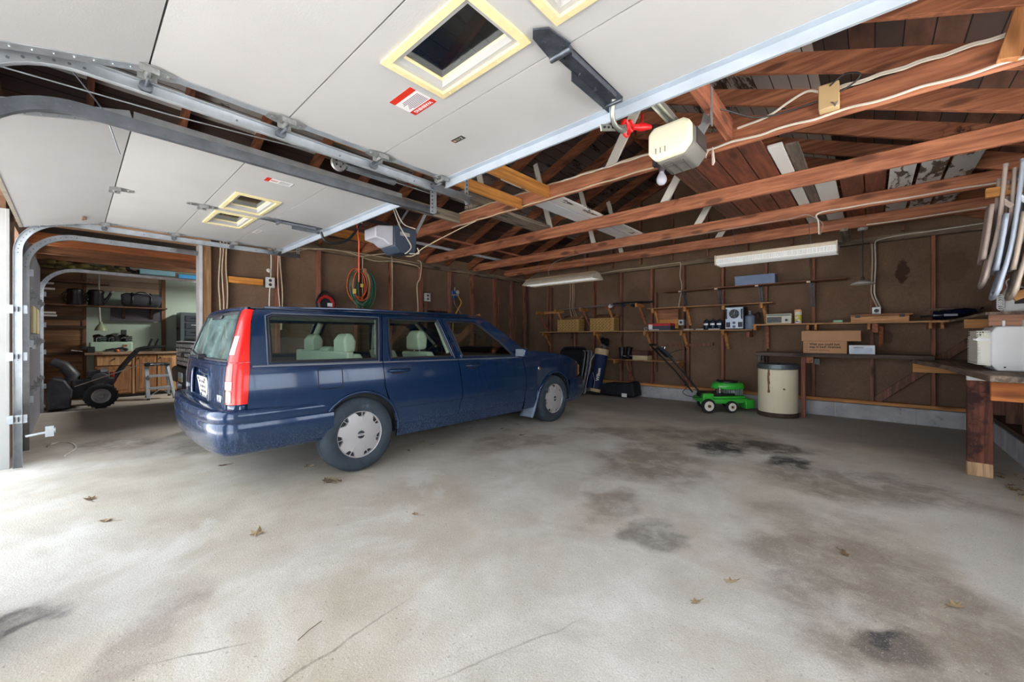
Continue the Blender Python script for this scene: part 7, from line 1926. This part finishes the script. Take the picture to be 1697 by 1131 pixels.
# ---- dark door opener
o2 = thing('door_opener', 'slate blue door opener with a pale cover above the parked car', 'door opener', (-3.97, 2.4, 2.2))
m = MB(); m.prism([(2.33, 2.10), (2.33, 2.33), (2.60, 2.33), (2.62, 2.28), (2.60, 2.06), (2.40, 2.04)], 'X', -4.10, -3.82); hs = m.build('housing', mat('slate_blue_plastic', (62, 74, 92), .45, 0, .06), o2, world=True, bevel=.012)
m = MB(); m.prism([(2.12, 2.165), (2.12, 2.275), (2.16, 2.295), (2.33, 2.325), (2.33, 2.11), (2.28, 2.11), (2.22, 2.15)], 'X', -4.08, -3.84); m.build('light_cover', mat('pale_cover', (200, 202, 214), .4, 0, .03), o2, world=True, bevel=.012)
m = MB(); m.box(-3.822, -3.817, 2.40, 2.52, 2.23, 2.27); m.build('nameplate', mat('nameplate_silver', (170, 170, 170), .4), hs, world=True)
m = MB(); m.box(-3.99, -3.95, 1.2, 2.35, 2.34, 2.375); m.build('rail', mat('black_rail', (36, 36, 40), .4, .3), o2, world=True)
m = MB(); m.bar((-3.84, 2.62, 2.30), (-3.74, 2.68, 2.52), .004, .035); m.build('hanging_bracket', STEEL, o2, world=True)
m = MB(); m.bar((-4.0, 2.45, 2.33), (-3.74, 2.46, 2.52), .004, .03); m.build('hanging_bracket', STEEL, o2, world=True)
m = MB(); m.tube([(-3.975, 1.62, 2.14), (-3.975, 1.66, 2.06), (-3.975, 1.75, 2.05), (-3.975, 1.9, 2.12), (-3.975, 2.05, 2.33)], .013, 8, smooth=4); m.build('door_arm', BLACK, o2, world=True)
m = MB(); m.tube([(-3.975, 1.98, 2.33), (-3.96, 2.0, 2.1), (-3.96, 2.0, 1.69)], .006, 6); m.build('release_cord', mat('orange_red_cord', (226, 84, 50), .5), o2, world=True)
m = MB(); m.box(-3.985, -3.94, 1.95, 2.03, 2.30, 2.34); m.build('trolley', CHROME, o2, world=True)
m = MB(); m.tube([(-3.80, 2.30, 2.50), (-3.81, 2.38, 2.34), (-3.80, 2.46, 2.22), (-3.79, 2.52, 2.12), (-3.79, 2.47, 2.05), (-3.79, 2.44, 2.03)], .006, 6, smooth=4); m.tube([(-3.78, 2.30, 2.52), (-3.80, 2.42, 2.36), (-3.80, 2.58, 2.33)], .006, 6, smooth=4); m.tube([(-3.79, 2.60, 2.12), (-3.79, 2.62, 2.06), (-3.79, 2.5, 2.04)], .006, 6, smooth=3); m.build('power_cord', CABLEW, o2, world=True)
# ---- bulb, junction box, cables on the nearest tie beam
t = thing('light_bulb', 'bare frosted bulb in a dark socket under the nearest tie beam', 'light bulb', (-1.235, 3.15, 2.475))
m = MB(); m.lathe((-1.235, 3.13, 2.32), [(0, 0), (.022, .004), (.036, .022), (.04, .042), (.034, .066), (.02, .092), (.017, .11)], 22); m.build('bulb', mat('frosted_bulb', (190, 192, 206), .3, 0, .03, coat=.5), t, world=True)
m = MB(); m.lathe((-1.235, 3.13, 2.42), [(.018, 0), (.024, .01), (.026, .04), (.045, .05), (.045, .07)], 20); m.box(-1.30, -1.12, 3.10, 3.148, 2.475, 2.53); m.build('socket', mat('dark_bakelite', (58, 50, 54), .5), t, world=True, bevel=.004)
t = thing('junction_box', 'beige box fixed to the nearest tie beam where the cables meet', 'box', (-.19, 3.12, 2.58))
m = MB(); m.box(-.245, -.145, 3.075, 3.149, 2.505, 2.655); m.build('box', mat('beige_plastic', (206, 178, 132), .5, 0, .05), t, world=True, bevel=.005)
m = MB(); m.tube([(-.18, 3.07, 2.53), (-.17, 3.065, 2.515), (-.165, 3.07, 2.50), (-.15, 3.07, 2.525)], .004, 6); m.build('clip', STEEL, t, world=True)
yj = JY[0] - .008
rp = random.Random(2)
def run(label, x0, x1, z0, z1, sag=.008, mt=CABLEW, r=.007, y=yj, n=22):
    pts = [(x0 + (x1 - x0) * k / n, y, z0 + (z1 - z0) * k / n + sag * math.sin(k * 1.9)) for k in range(n + 1)]
    return cable_thing('cable', label, pts, r, mt, 3)
run('white cable along the upper edge of the nearest tie beam, right of the beige box', -.17, .95, 2.64, 2.63, .004, CABLEW, .009)
run('thin cable paired with the upper one, right of the beige box', -.17, .95, 2.625, 2.617, .004, CABLEW, .005, yj - .01)
run('white cable along the lower edge of the nearest tie beam, right of the bulb', -1.12, .95, 2.50, 2.485, .006, CABLEW, .008)
run('cream cable along the lower edge of the nearest tie beam, left of the bulb', -3.85, -1.30, 2.468, 2.485, .004, CABLE, .007)
run('cream cable along the upper edge of the nearest tie beam, left of the lit opener', -3.7, -.95, 2.615, 2.61, .005, CABLE, .007)
run('second cream cable along the upper edge of the nearest tie beam', -2.2, -.95, 2.604, 2.592, .003, CABLEW, .006, yj - .012)
cable_thing('cable', 'white cable looping out of the left side of the beige box', [(-.22, 3.11, 2.62), (-.30, 3.10, 2.66), (-.40, 3.10, 2.63), (-.52, 3.11, 2.585), (-.70, 3.13, 2.58)], .008, CABLEW, 5)
cable_thing('cable', 'thin black cord running from the lit opener to the beige box', [(-.19, 3.07, 2.63), (-.12, 3.06, 2.67), (-.05, 3.09, 2.65), (-.12, 3.10, 2.60), (-.3, 3.09, 2.57), (-.55, 3.02, 2.555), (-.72, 2.85, 2.60), (-.76, 2.75, 2.56)], .005, BLACK, 5, 'cord')
cable_thing('cable', 'cream cable crossing from the wall to the dark opener and nearest tie beam', [(XL + .02, 3.05, 2.40), (-4.7, 2.80, 2.22), (-3.95, 2.62, 2.05), (-3.75, 2.65, 2.12), (-3.6, 2.9, 2.30), (-3.4, 3.13, 2.46)], .006, CABLE, 4)
t = thing('torn_tape', 'ragged white tape hanging from the lower cable near the bulb', 'tape', (-.86, 3.12, 2.48))
m = MB(); m.tube([(-.86, 3.12, 2.495), (-.855, 3.115, 2.45), (-.85, 3.11, 2.38), (-.855, 3.11, 2.36)], [.004, .009, .012, .006], 6); m.tube([(-.88, 3.12, 2.49), (-.90, 3.12, 2.455), (-.905, 3.12, 2.43)], [.004, .005, .003], 6); m.build('strip', mat('tape_white', (216, 198, 188), .7), t, world=True)
# cable clipped to the third tie beam
y3 = JY[2] - .006
pts = [(-4.05, y3 - .15, 2.16), (-4.12, y3 - .06, 2.28), (-4.05, y3, 2.40), (-3.8, y3, 2.455)] + [(-3.5 + k * .2, y3, 2.482 + .004 * math.sin(k * 2)) for k in range(15)] + [(-.56, y3, 2.50), (-.48, y3, 2.46), (-.40, y3 - .02, 2.36), (-.43, y3 + .05, 2.26)]
cable_thing('cable', 'thin grey cable clipped under the third tie beam between both shop lights', pts, .005, mat('grey_cable', (150, 138, 130), .5), 3)
pts = [(-.44, y3 + .05, 2.27), (-.44, y3 - .02, 2.40), (-.46, y3, 2.47), (-.40, y3, 2.50)] + [(-.2 + k * .2, y3, 2.50 + .004 * math.sin(k * 2)) for k in range(7)]
cable_thing('cable', 'white cable clipped under the third tie beam at the right', pts, .008, CABLEW, 3)
cable_thing('cable', 'white cable along the rear tie beam from the pendant lamp to the right', [(-.05, 6.5, 2.49), (.2, 6.5, 2.485), (.5, 6.505, 2.49), (.95, 6.505, 2.50)], .007, CABLEW, 4)
cable_thing('cable', 'white cable along the top plate of the back wall at the right', [(.03, 7.255, 2.36), (.06, 7.25, 2.42), (.3, 7.25, 2.45), (.6, 7.25, 2.455), (.98, 7.25, 2.47)], .007, CABLEW, 4)
cable_thing('cable', 'cream cable along the top plate of the back wall from left to middle', [(-4.35, 7.25, 2.42), (-4.0, 7.25, 2.43), (-3.6, 7.25, 2.445), (-3.2, 7.25, 2.44), (-2.6, 7.25, 2.45), (-2.52, 7.25, 2.42), (-2.53, 7.25, 2.2), (-2.50, 7.25, 2.0), (-2.55, 7.25, 1.7), (-2.56, 7.25, 1.55)], .009, CABLE, 4)
for i, x in enumerate((-4.86, -4.80, -4.76)):
    cable_thing('cable', ['cream cable dropping behind the left shop light, leftmost of three', 'cream cable dropping behind the left shop light, middle of three', 'cream cable dropping behind the left shop light, rightmost of three'][i], [(x, 7.25, 2.38), (x + .005, 7.25, 2.0), (x - .005, 7.25, 1.75), (x + .05 + .02 * i, 7.25, 1.52)], .008, CABLE, 4)
for i, x in enumerate((.0, .03)):
    cable_thing('cable', ['cream cable dropping beside the pendant lamp to the small outlet', 'white cable dropping beside the pendant lamp to the small outlet'][i], [(x, 7.25, 2.38), (x + .005, 7.25, 2.1), (x - .005, 7.25, 1.8), (x + .0, 7.25, 1.68), (x + .06, 7.24, 1.50)], .009, CABLE if i == 0 else CABLEW, 4)
def outlet_b(label, x, z):
    t = thing('outlet', label, 'outlet', (x, YB, z))
    m = MB(); m.box(x - .045, x + .045, 7.20, 7.30, z - .05, z + .05); m.build('box', mat('outlet_metal', (176, 178, 182)), t, world=True, bevel=.004)
    m = MB(); m.cyl((x, 7.20, z), (x, 7.196, z), .025, n=14); m.build('socket', mat('socket_dark', (52, 50, 52)), t, world=True)
outlet_b('small metal outlet at the end of the cables above the wooden case', .045, 1.47); outlet_b('small metal outlet above the red and grey box', -2.50, 1.38)
m = MB(); m.box(-2.95, -2.55, 7.22, 7.25, 1.28, 1.62)
t = one('chipboard_patch', m, mat('yellow_chipboard', (196, 140, 76), .85, 0, .3, 60), 'yellow chipboard patch on the back wall behind the red box', 'panel', (-2.75, 7.23, 1.28))
m = MB(); m.box(-2.95, -2.55, 7.215, 7.222, 1.44, 1.62); one('plywood_strip', m, wood('red_plywood', (132, 82, 58), (168, 116, 86), 'X'), 'reddish plywood strip above the yellow chipboard patch', 'panel', (-2.75, 7.218, 1.44))
# ---- shop lights
def shop_light(label, x0, x1, y0, y1, z0, z1, ribbed):
    t = thing('shop_light', label, 'ceiling light', ((x0 + x1) / 2, (y0 + y1) / 2, z0))
    ym = (y0 + y1) / 2
    if not ribbed:
        m = MB(); m.prism([(y0, z0), (y0 + .005, z0 + .012), (ym - .06, z1), (ym + .06, z1), (y1 - .005, z0 + .012), (y1, z0), (ym + .05, z1 - .012), (ym - .05, z1 - .012)], 'X', x0, x1)
        m.build('housing', mat('dusty_enamel', (206, 194, 176), .6, 0, .08, 6), t, world=True)
        for q in (-1, 1):
            m = MB(); m.cyl((x0 + .02, ym + q * .05, z0 + .02), (x1 - .02, ym + q * .05, z0 + .02), .018, n=14); m.build('tube', TUBEM, t, world=True)
        m = MB(); m.box(x0, x1, ym - .10, ym + .10, z1 - .002, z1 + .004); m.build('dust_layer', mat('tan_dust', (176, 148, 116), .95, 0, .15, 20), t, world=True)
        for x in (x0, x1 - .004):
            m = MB(); m.prism([(y0, z0), (ym - .06, z1), (ym + .06, z1), (y1, z0)], 'X', x, x + .004); m.build('end_plate', mat('dusty_enamel', (206, 194, 176)), t, world=True)
    else:
        m = MB(); m.box(x0, x1, y0 + .03, y1 - .03, z1 - .05, z1); m.build('housing', mat('dusty_enamel', (206, 194, 176)), t, world=True, bevel=.006)
        m = MB(); m.prism([(y0, z0), (y0, z1 - .05), (y1, z1 - .05), (y1, z0), (y1 - .02, z0 - .01), (y0 + .02, z0 - .01)], 'X', x0 + .02, x1 - .01); m.build('diffuser', TUBEM, t, world=True)
        m = MB(); n = int((x1 - x0) / .013)
        for k in range(n): m.box(x0 + .03 + k * .013, x0 + .034 + k * .013, y0 - .002, y0, z0 + .004, z1 - .055)
        m.build('diffuser_rib', mat('rib_grey', (120, 122, 124), .5), t, world=True)
        for x in (x0, x1 - .012):
            m = MB(); m.box(x, x + .012, y0 - .004, y1 + .004, z0 - .012, z1); m.build('end_plate', mat('dusty_enamel', (206, 194, 176)), t, world=True)
        m = MB(); m.box(x0, x1, y0 + .04, y1 - .04, z1, z1 + .005); m.build('dust_layer', mat('tan_dust', (176, 148, 116)), t, world=True)
    for x in (x0 + .25, x1 - .25):
        m = MB(); m.tube([(x, ym, z1), (x, y3 + .02, 2.475)], .0025, 5); m.build('chain', DARKSTEEL, t, world=True)
    return t
TUBEM = mat('lit_tube', (232, 234, 232), .4, 0, .02, 3, emit=.35)  # glow added to tubes that are really switched off
shop_light('dusty white shop light hanging at the left of the back wall', -4.66, -3.22, 5.42, 5.76, 2.045, 2.155, False)
shop_light('white shop light with a ribbed cover hanging at the right', -1.55, -.285, 5.72, 5.98, 2.085, 2.20, True)
t = thing('pendant_lamp', 'shallow white pendant shade on a black cord before the back wall', 'pendant lamp', (-.085, 6.55, 1.80))
m = MB(); m.lathe((-.085, 6.56, 1.77), [(.115, 0), (.118, .004), (.10, .022), (.045, .04), (.022, .05), (.0, .052)], 32); m.build('shade', mat('chipped_white_enamel', (206, 204, 198), .45, 0, .08, 14), t, world=True)
m = MB(); m.lathe((-.085, 6.56, 1.815), [(.02, 0), (.022, .02), (.016, .045), (.008, .055)], 14); m.build('lamp_holder', mat('dark_bakelite', (58, 50, 54)), t, world=True)
m = MB(); m.tube([(-.085, 6.56, 1.86), (-.085, 6.56, 2.45)], .0045, 6); m.build('cord', BLACK, t, world=True)
m = MB(); m.lathe((-.085, 6.56, 2.435), [(.045, 0), (.05, .006), (.05, .035), (.04, .04)], 20); m.build('canopy', mat('grey_canopy', (150, 150, 146), .5, .2), t, world=True)
# ---- folding chairs hung on the right wall
m = MB(); m.box(.66, XR + .1, 4.78, 4.82, 2.20, 2.275); one('hanging_board', m, wood('orange_pine', (196, 130, 66), (224, 162, 96), 'X', knots=False), 'pale orange board on the right wall from which chairs hang', 'board', (.8, 4.62, 2.27), bevel=.003)
m = MB(); m.bar((.793, 4.8, 1.413), (1.05, 4.8, 1.56), .03, .06, (0, 0, 1)); one('peg_board', m, PINE, 'short slanted pine board below the hanging chairs', 'board', (.9, 4.45, 1.5), bevel=.002)
def fchair(label, x, y, ztop, rgb, L_, tilt, group='folding chairs hanging on the right wall'):
    t = thing('folding_chair', label, 'folding chair', (x, y, ztop), group=group)
    c = mat('chair_%d_%d_%d' % rgb, rgb, .4, .1, .05)
    k = tilt
    P = lambda u, n, z: (x + n + .075 * u - k * (ztop - z) * (.5 + .5 * (ztop - z) / L_), y + u, z)
    zb_ = ztop - L_
    m = MB(); m.tube([P(-.20, 0, ztop), P(-.20, 0, zb_ + .42), P(-.20, -.015, zb_ + .10), P(-.14, -.02, zb_ + .015), P(.14, -.02, zb_ + .015), P(.20, -.015, zb_ + .10), P(.20, 0, zb_ + .42), P(.20, 0, ztop)], .0135, 10, smooth=4); m.build('main_frame', c, t, world=True)
    m = MB(); m.tube([P(-.17, .045, ztop - .02), P(-.17, .05, zb_ + .50), P(-.17, .03, zb_ + .34)], .012, 8, smooth=4); m.tube([P(.17, .045, ztop - .02), P(.17, .05, zb_ + .50), P(.17, .03, zb_ + .34)], .012, 8, smooth=4)
    m.tube([P(-.17, .045, ztop - .12), P(.17, .045, ztop - .12)], .009, 8); m.build('rear_legs', c, t, world=True)
    m = MB(); n_ = 10
    m.grid(lambda a, b: P(-.19 + .38 * a, -.055 - .012 * math.sin(PI * a), zb_ + .20 + .40 * b), 8, 8); m.build('seat', c, t, world=True, solid=.022)
    m = MB(); m.grid(lambda a, b: P(-.19 + .38 * a, -.005 - .03 * math.sin(PI * a), zb_ + .05 + .20 * b), 8, 6); m.build('backrest', c, t, world=True, solid=.006)
    m = MB()
    for q in (-1, 1): m.bar(P(q * .205, .0, ztop - .25), P(q * .185, .05, ztop - .30), .008, .03, (1, 0, 0)); 
    m.build('hinge_bracket', c, t, world=True)
    m = MB()
    for q in (-1, 1):
        m.cyl(P(q * .20, 0, ztop - .012), P(q * .20, 0, ztop + .012), .017, n=12)
    m.build('rubber_foot', mat('foot_%d' % rgb[0], tuple(int(v * .9) for v in rgb), .6), t, world=True)
fchair('taupe folding chair hanging farthest left on the right wall', .735, 4.74, 2.36, (176, 160, 152), .86, .10)
fchair('pale blue grey folding chair hanging between two taupe ones', .80, 4.66, 2.35, (158, 168, 184), .95, .11)
fchair('taupe folding chair hanging right of the pale blue one', .87, 4.62, 2.33, (166, 152, 140), .94, .11)
fchair('olive grey folding chair hanging closest to the right wall', .945, 4.60, 2.34, (112, 110, 104), .80, .09)
m = MB(); m.bar((.50, 3.12, 2.49), (.575, 3.12, 2.80), .05, .075, (1, 0, 0)); one('nailed_block', m, wood('orange_upright', (166, 108, 62), (200, 142, 92), 'Z'), 'short pine upright nailed to the right end of the nearest tie beam', 'board', (.53, 3.12, 2.49), bevel=.003)
m = MB(); m.cyl((-5.45, 3.2, 2.645), (-5.45, 5.9, 2.645), .024, n=14); one('stored_pipe', m, mat('pale_pipe_plastic', (176, 182, 192), .45), 'pale pipe lying on the tie beams over the left wall', 'pipe', (-5.45, 4.5, 2.622))
m = MB(); m.box(-4.9, -4.86, 3.3, 5.8, 2.622, 2.65); one('stored_strip', m, REDY, 'thin reddish wood strip lying on the tie beams beside the pale pipe', 'strip', (-4.88, 4.5, 2.622))
# ---- leaves and litter on the floor
LEAF = mat('dry_leaf', (158, 136, 104), .8, 0, .25, 20); LEAFD = mat('dark_dry_leaf', (112, 88, 62), .85, 0, .25, 20)
def leaf_mesh(seed, s):
    r_ = random.Random(seed); m = MB(); n = 11; vs = [(0, 0, .006 * s / .05)]
    for k in range(n):
        a = 2 * PI * k / n; r = s * (1.0 if k % 2 == 0 else .55) * r_.uniform(.75, 1.1)
        vs.append((r * math.cos(a), .7 * r * math.sin(a), .002 + s * .32 * r_.random() * (k % 2 == 0)))
    m.add(vs, [(0, 1 + k, 1 + (k + 1) % n) for k in range(n)])
    m.tube([(s * .8, 0, .004), (s * 1.3, .1 * s, .003), (s * 1.9, .3 * s, .003)], .0014, 5)
    return m
LV = [((-3.977, .082), 'curled tan leaf on the floor nearest the white door jamb', .05, 0), ((-3.438, .134), 'pale grey leaf on the floor right of the one by the jamb', .05, .6), ((-2.583, .698), 'tan leaf with a long stem in the middle foreground', .055, 2.6), ((-4.181, .87), 'small dark leaf on the floor below the car bumper', .04, 1.2),
      ((-2.126, 1.443), 'pale tan leaf on the floor right of the rear wheel', .035, .3), ((-.478, 2.004), 'small brown leaf in the right foreground near the grey stain', .03, .9), ((-.103, 2.648), 'small brown leaf on the rough patch at the right', .035, 2.), ((.259, 2.452), 'dark leaf with a stem at the far right foreground', .04, 4.), ((-1.606, 3.359), 'pale leaf on the floor before the car nose', .03, 1.), ((-2.95, 3.42), 'yellowish leaf on the floor between the front wheel and the oil stains', .04, 1.4), ((-.55, 1.75), 'small tan leaf left of the lowest oil spot', .025, 1.0)]
for i, ((x, y), lb, s, rz) in enumerate(LV):
    o = leaf_mesh(i, s).build('dry_leaf', LEAF if i % 3 else LEAFD); o.location = (x, y, .001); o.rotation_euler = (0, 0, rz)
    tag(o, lb, 'leaf', 'scattered dry leaves')
protos = [leaf_mesh(40 + k, .032).build('dry_leaf', (LEAF, LEAFD)[k % 2]) for k in range(4)]
rr_ = random.Random(21); used = set()
def litter(n, x0, x1, y0, y1, label, group):
    for k in range(n):
        j = rr_.randrange(4); o = protos[j] if j not in used else protos[j].copy()
        if j in used: COL.objects.link(o)
        used.add(j)
        o.location = (rr_.uniform(x0, x1), rr_.uniform(y0, y1), .002 + rr_.uniform(0, .012)); o.rotation_euler = (rr_.uniform(-.3, .3), rr_.uniform(-.3, .3), rr_.uniform(0, 6)); o.scale = [rr_.uniform(.6, 1.3)] * 3
        tag(o, label, 'leaf', group)
litter(8, -3.14, -3.02, 1.28, 1.42, 'crumpled brown leaf in the little heap beside the rear tyre', 'leaf heap beside the rear tyre')
litter(18, -4.2, -3.3, 2.0, 4.0, 'dry leaf lying in the shade under the car', 'leaves under the car')
litter(8, -3.6, -3.3, 1.2, 2.0, 'dry leaf lying in the shade around the rear tyre', 'leaves around the rear tyre')
litter(16, .74, .94, 4.35, 5.05, 'dry leaf blown against the foot of the corner workbench', 'leaves by the corner workbench')
m = MB(); m.tube([(-1.593, .652, .004), (-1.575, .60, .006), (-1.554, .551, .004)], .0014, 6); one('twig', m, mat('twig_brown', (96, 70, 50), .8), 'thin straight twig on the floor in the foreground', 'twig', (-1.57, .6, 0))

m = MB(); m.cbox((.81, 4.33, .012), (.05, .11, .022), .4); one('yellow_scrap', m, mat('yellow_plastic', (222, 190, 40), .5), 'small bright yellow scrap on the floor beside the corner workbench', 'scrap', (.81, 4.33, 0), bevel=.004)
m = MB(); m.box(-9.28, -7.92, 2.92, 3.48, 2.715, 2.815); one('panel_light', m, mat('dusty_enamel', (206, 194, 176)), 'white panel light fixed under the third bay ceiling above the pickup truck', 'ceiling light', (-8.6, 3.2, 2.715), bevel=.004)  # unseen housing, added to give the third bay fill lamp a body
# ================================================================== light and camera
w = bpy.data.worlds.new('sky'); SC.world = w; w.use_nodes = True
bg = w.node_tree.nodes['Background']; bg.inputs['Color'].default_value = (.86, .93, 1.0, 1); bg.inputs['Strength'].default_value = 4.4
for (x, wd) in ((-.85, 2.7), (-4.0, 2.85)):
    ld = bpy.data.lights.new('sky_portal', 'AREA'); ld.shape = 'RECTANGLE'; ld.size = wd; ld.size_y = 2.2; ld.cycles.is_portal = True
    lo = bpy.data.objects.new('sky_portal', ld); COL.objects.link(lo); lo.location = (x, YF - .12, 1.1); lo.rotation_euler = (math.radians(90), 0, 0)
sd = bpy.data.lights.new('sun', 'SUN'); sd.energy = 40; sd.angle = math.radians(.6); sd.color = (1.0, .97, .93)
so = bpy.data.objects.new('sun', sd); COL.objects.link(so); so.location = (-2, 12, 20); so.rotation_euler = (math.radians(-24), math.radians(8), 0)
def lamp(name, loc, w, sx, sy, rot, col=(1, .97, .9)):
    l = bpy.data.lights.new(name, 'AREA'); l.shape = 'RECTANGLE'; l.size = sx; l.size_y = sy; l.energy = w; l.color = col
    o = bpy.data.objects.new(name, l); COL.objects.link(o); o.location = loc; o.rotation_euler = rot
    return o
lamp('shop_light_lamp', (-3.94, 5.59, 2.05), 2.0, 1.35, .22, (0, 0, 0))  # added fill under the unlit left shop light
lamp('shop_light_lamp', (-.92, 5.85, 2.068), 2.0, 1.2, .2, (0, 0, 0))  # added fill under the unlit ribbed shop light
lamp('third_bay_lamp', (-8.6, 3.2, 2.7), 230, 1.3, .5, (0, 0, 0))  # unseen lamp added to brighten the third bay
ld = bpy.data.lights.new('sky_portal', 'AREA'); ld.shape = 'RECTANGLE'; ld.size = 1.3; ld.size_y = 2.0; ld.cycles.is_portal = True
lo = bpy.data.objects.new('sky_portal', ld); COL.objects.link(lo); lo.location = (XR + .22, 1.2, 1.45); lo.rotation_euler = (0, math.radians(90), math.radians(0))
ld = bpy.data.lights.new('sky_portal', 'AREA'); ld.shape = 'RECTANGLE'; ld.size = 1.2; ld.size_y = 1.7; ld.cycles.is_portal = True
lo = bpy.data.objects.new('sky_portal', ld); COL.objects.link(lo); lo.location = (XR + .22, 3.35, 1.55); lo.rotation_euler = (0, math.radians(90), 0)
cam = bpy.data.cameras.new('camera'); co = bpy.data.objects.new('camera', cam); COL.objects.link(co)
cam.sensor_width = 36; cam.lens = 36 * 659 / 1697; cam.shift_y = -5.5 / 1697; cam.clip_start = .02
co.location = (0, 0, 1.11); co.rotation_euler = (math.radians(90), 0, math.radians(42.15))
SC.camera = co
SC.view_settings.view_transform = 'Standard'; SC.view_settings.look = 'None'; SC.view_settings.exposure = 0.06; SC.view_settings.gamma = 1.0
SC.view_settings.use_curve_mapping = False
SC.cycles.max_bounces = 10; SC.cycles.diffuse_bounces = 6; SC.cycles.transparent_max_bounces = 16
SC.cycles.sample_clamp_indirect = 8
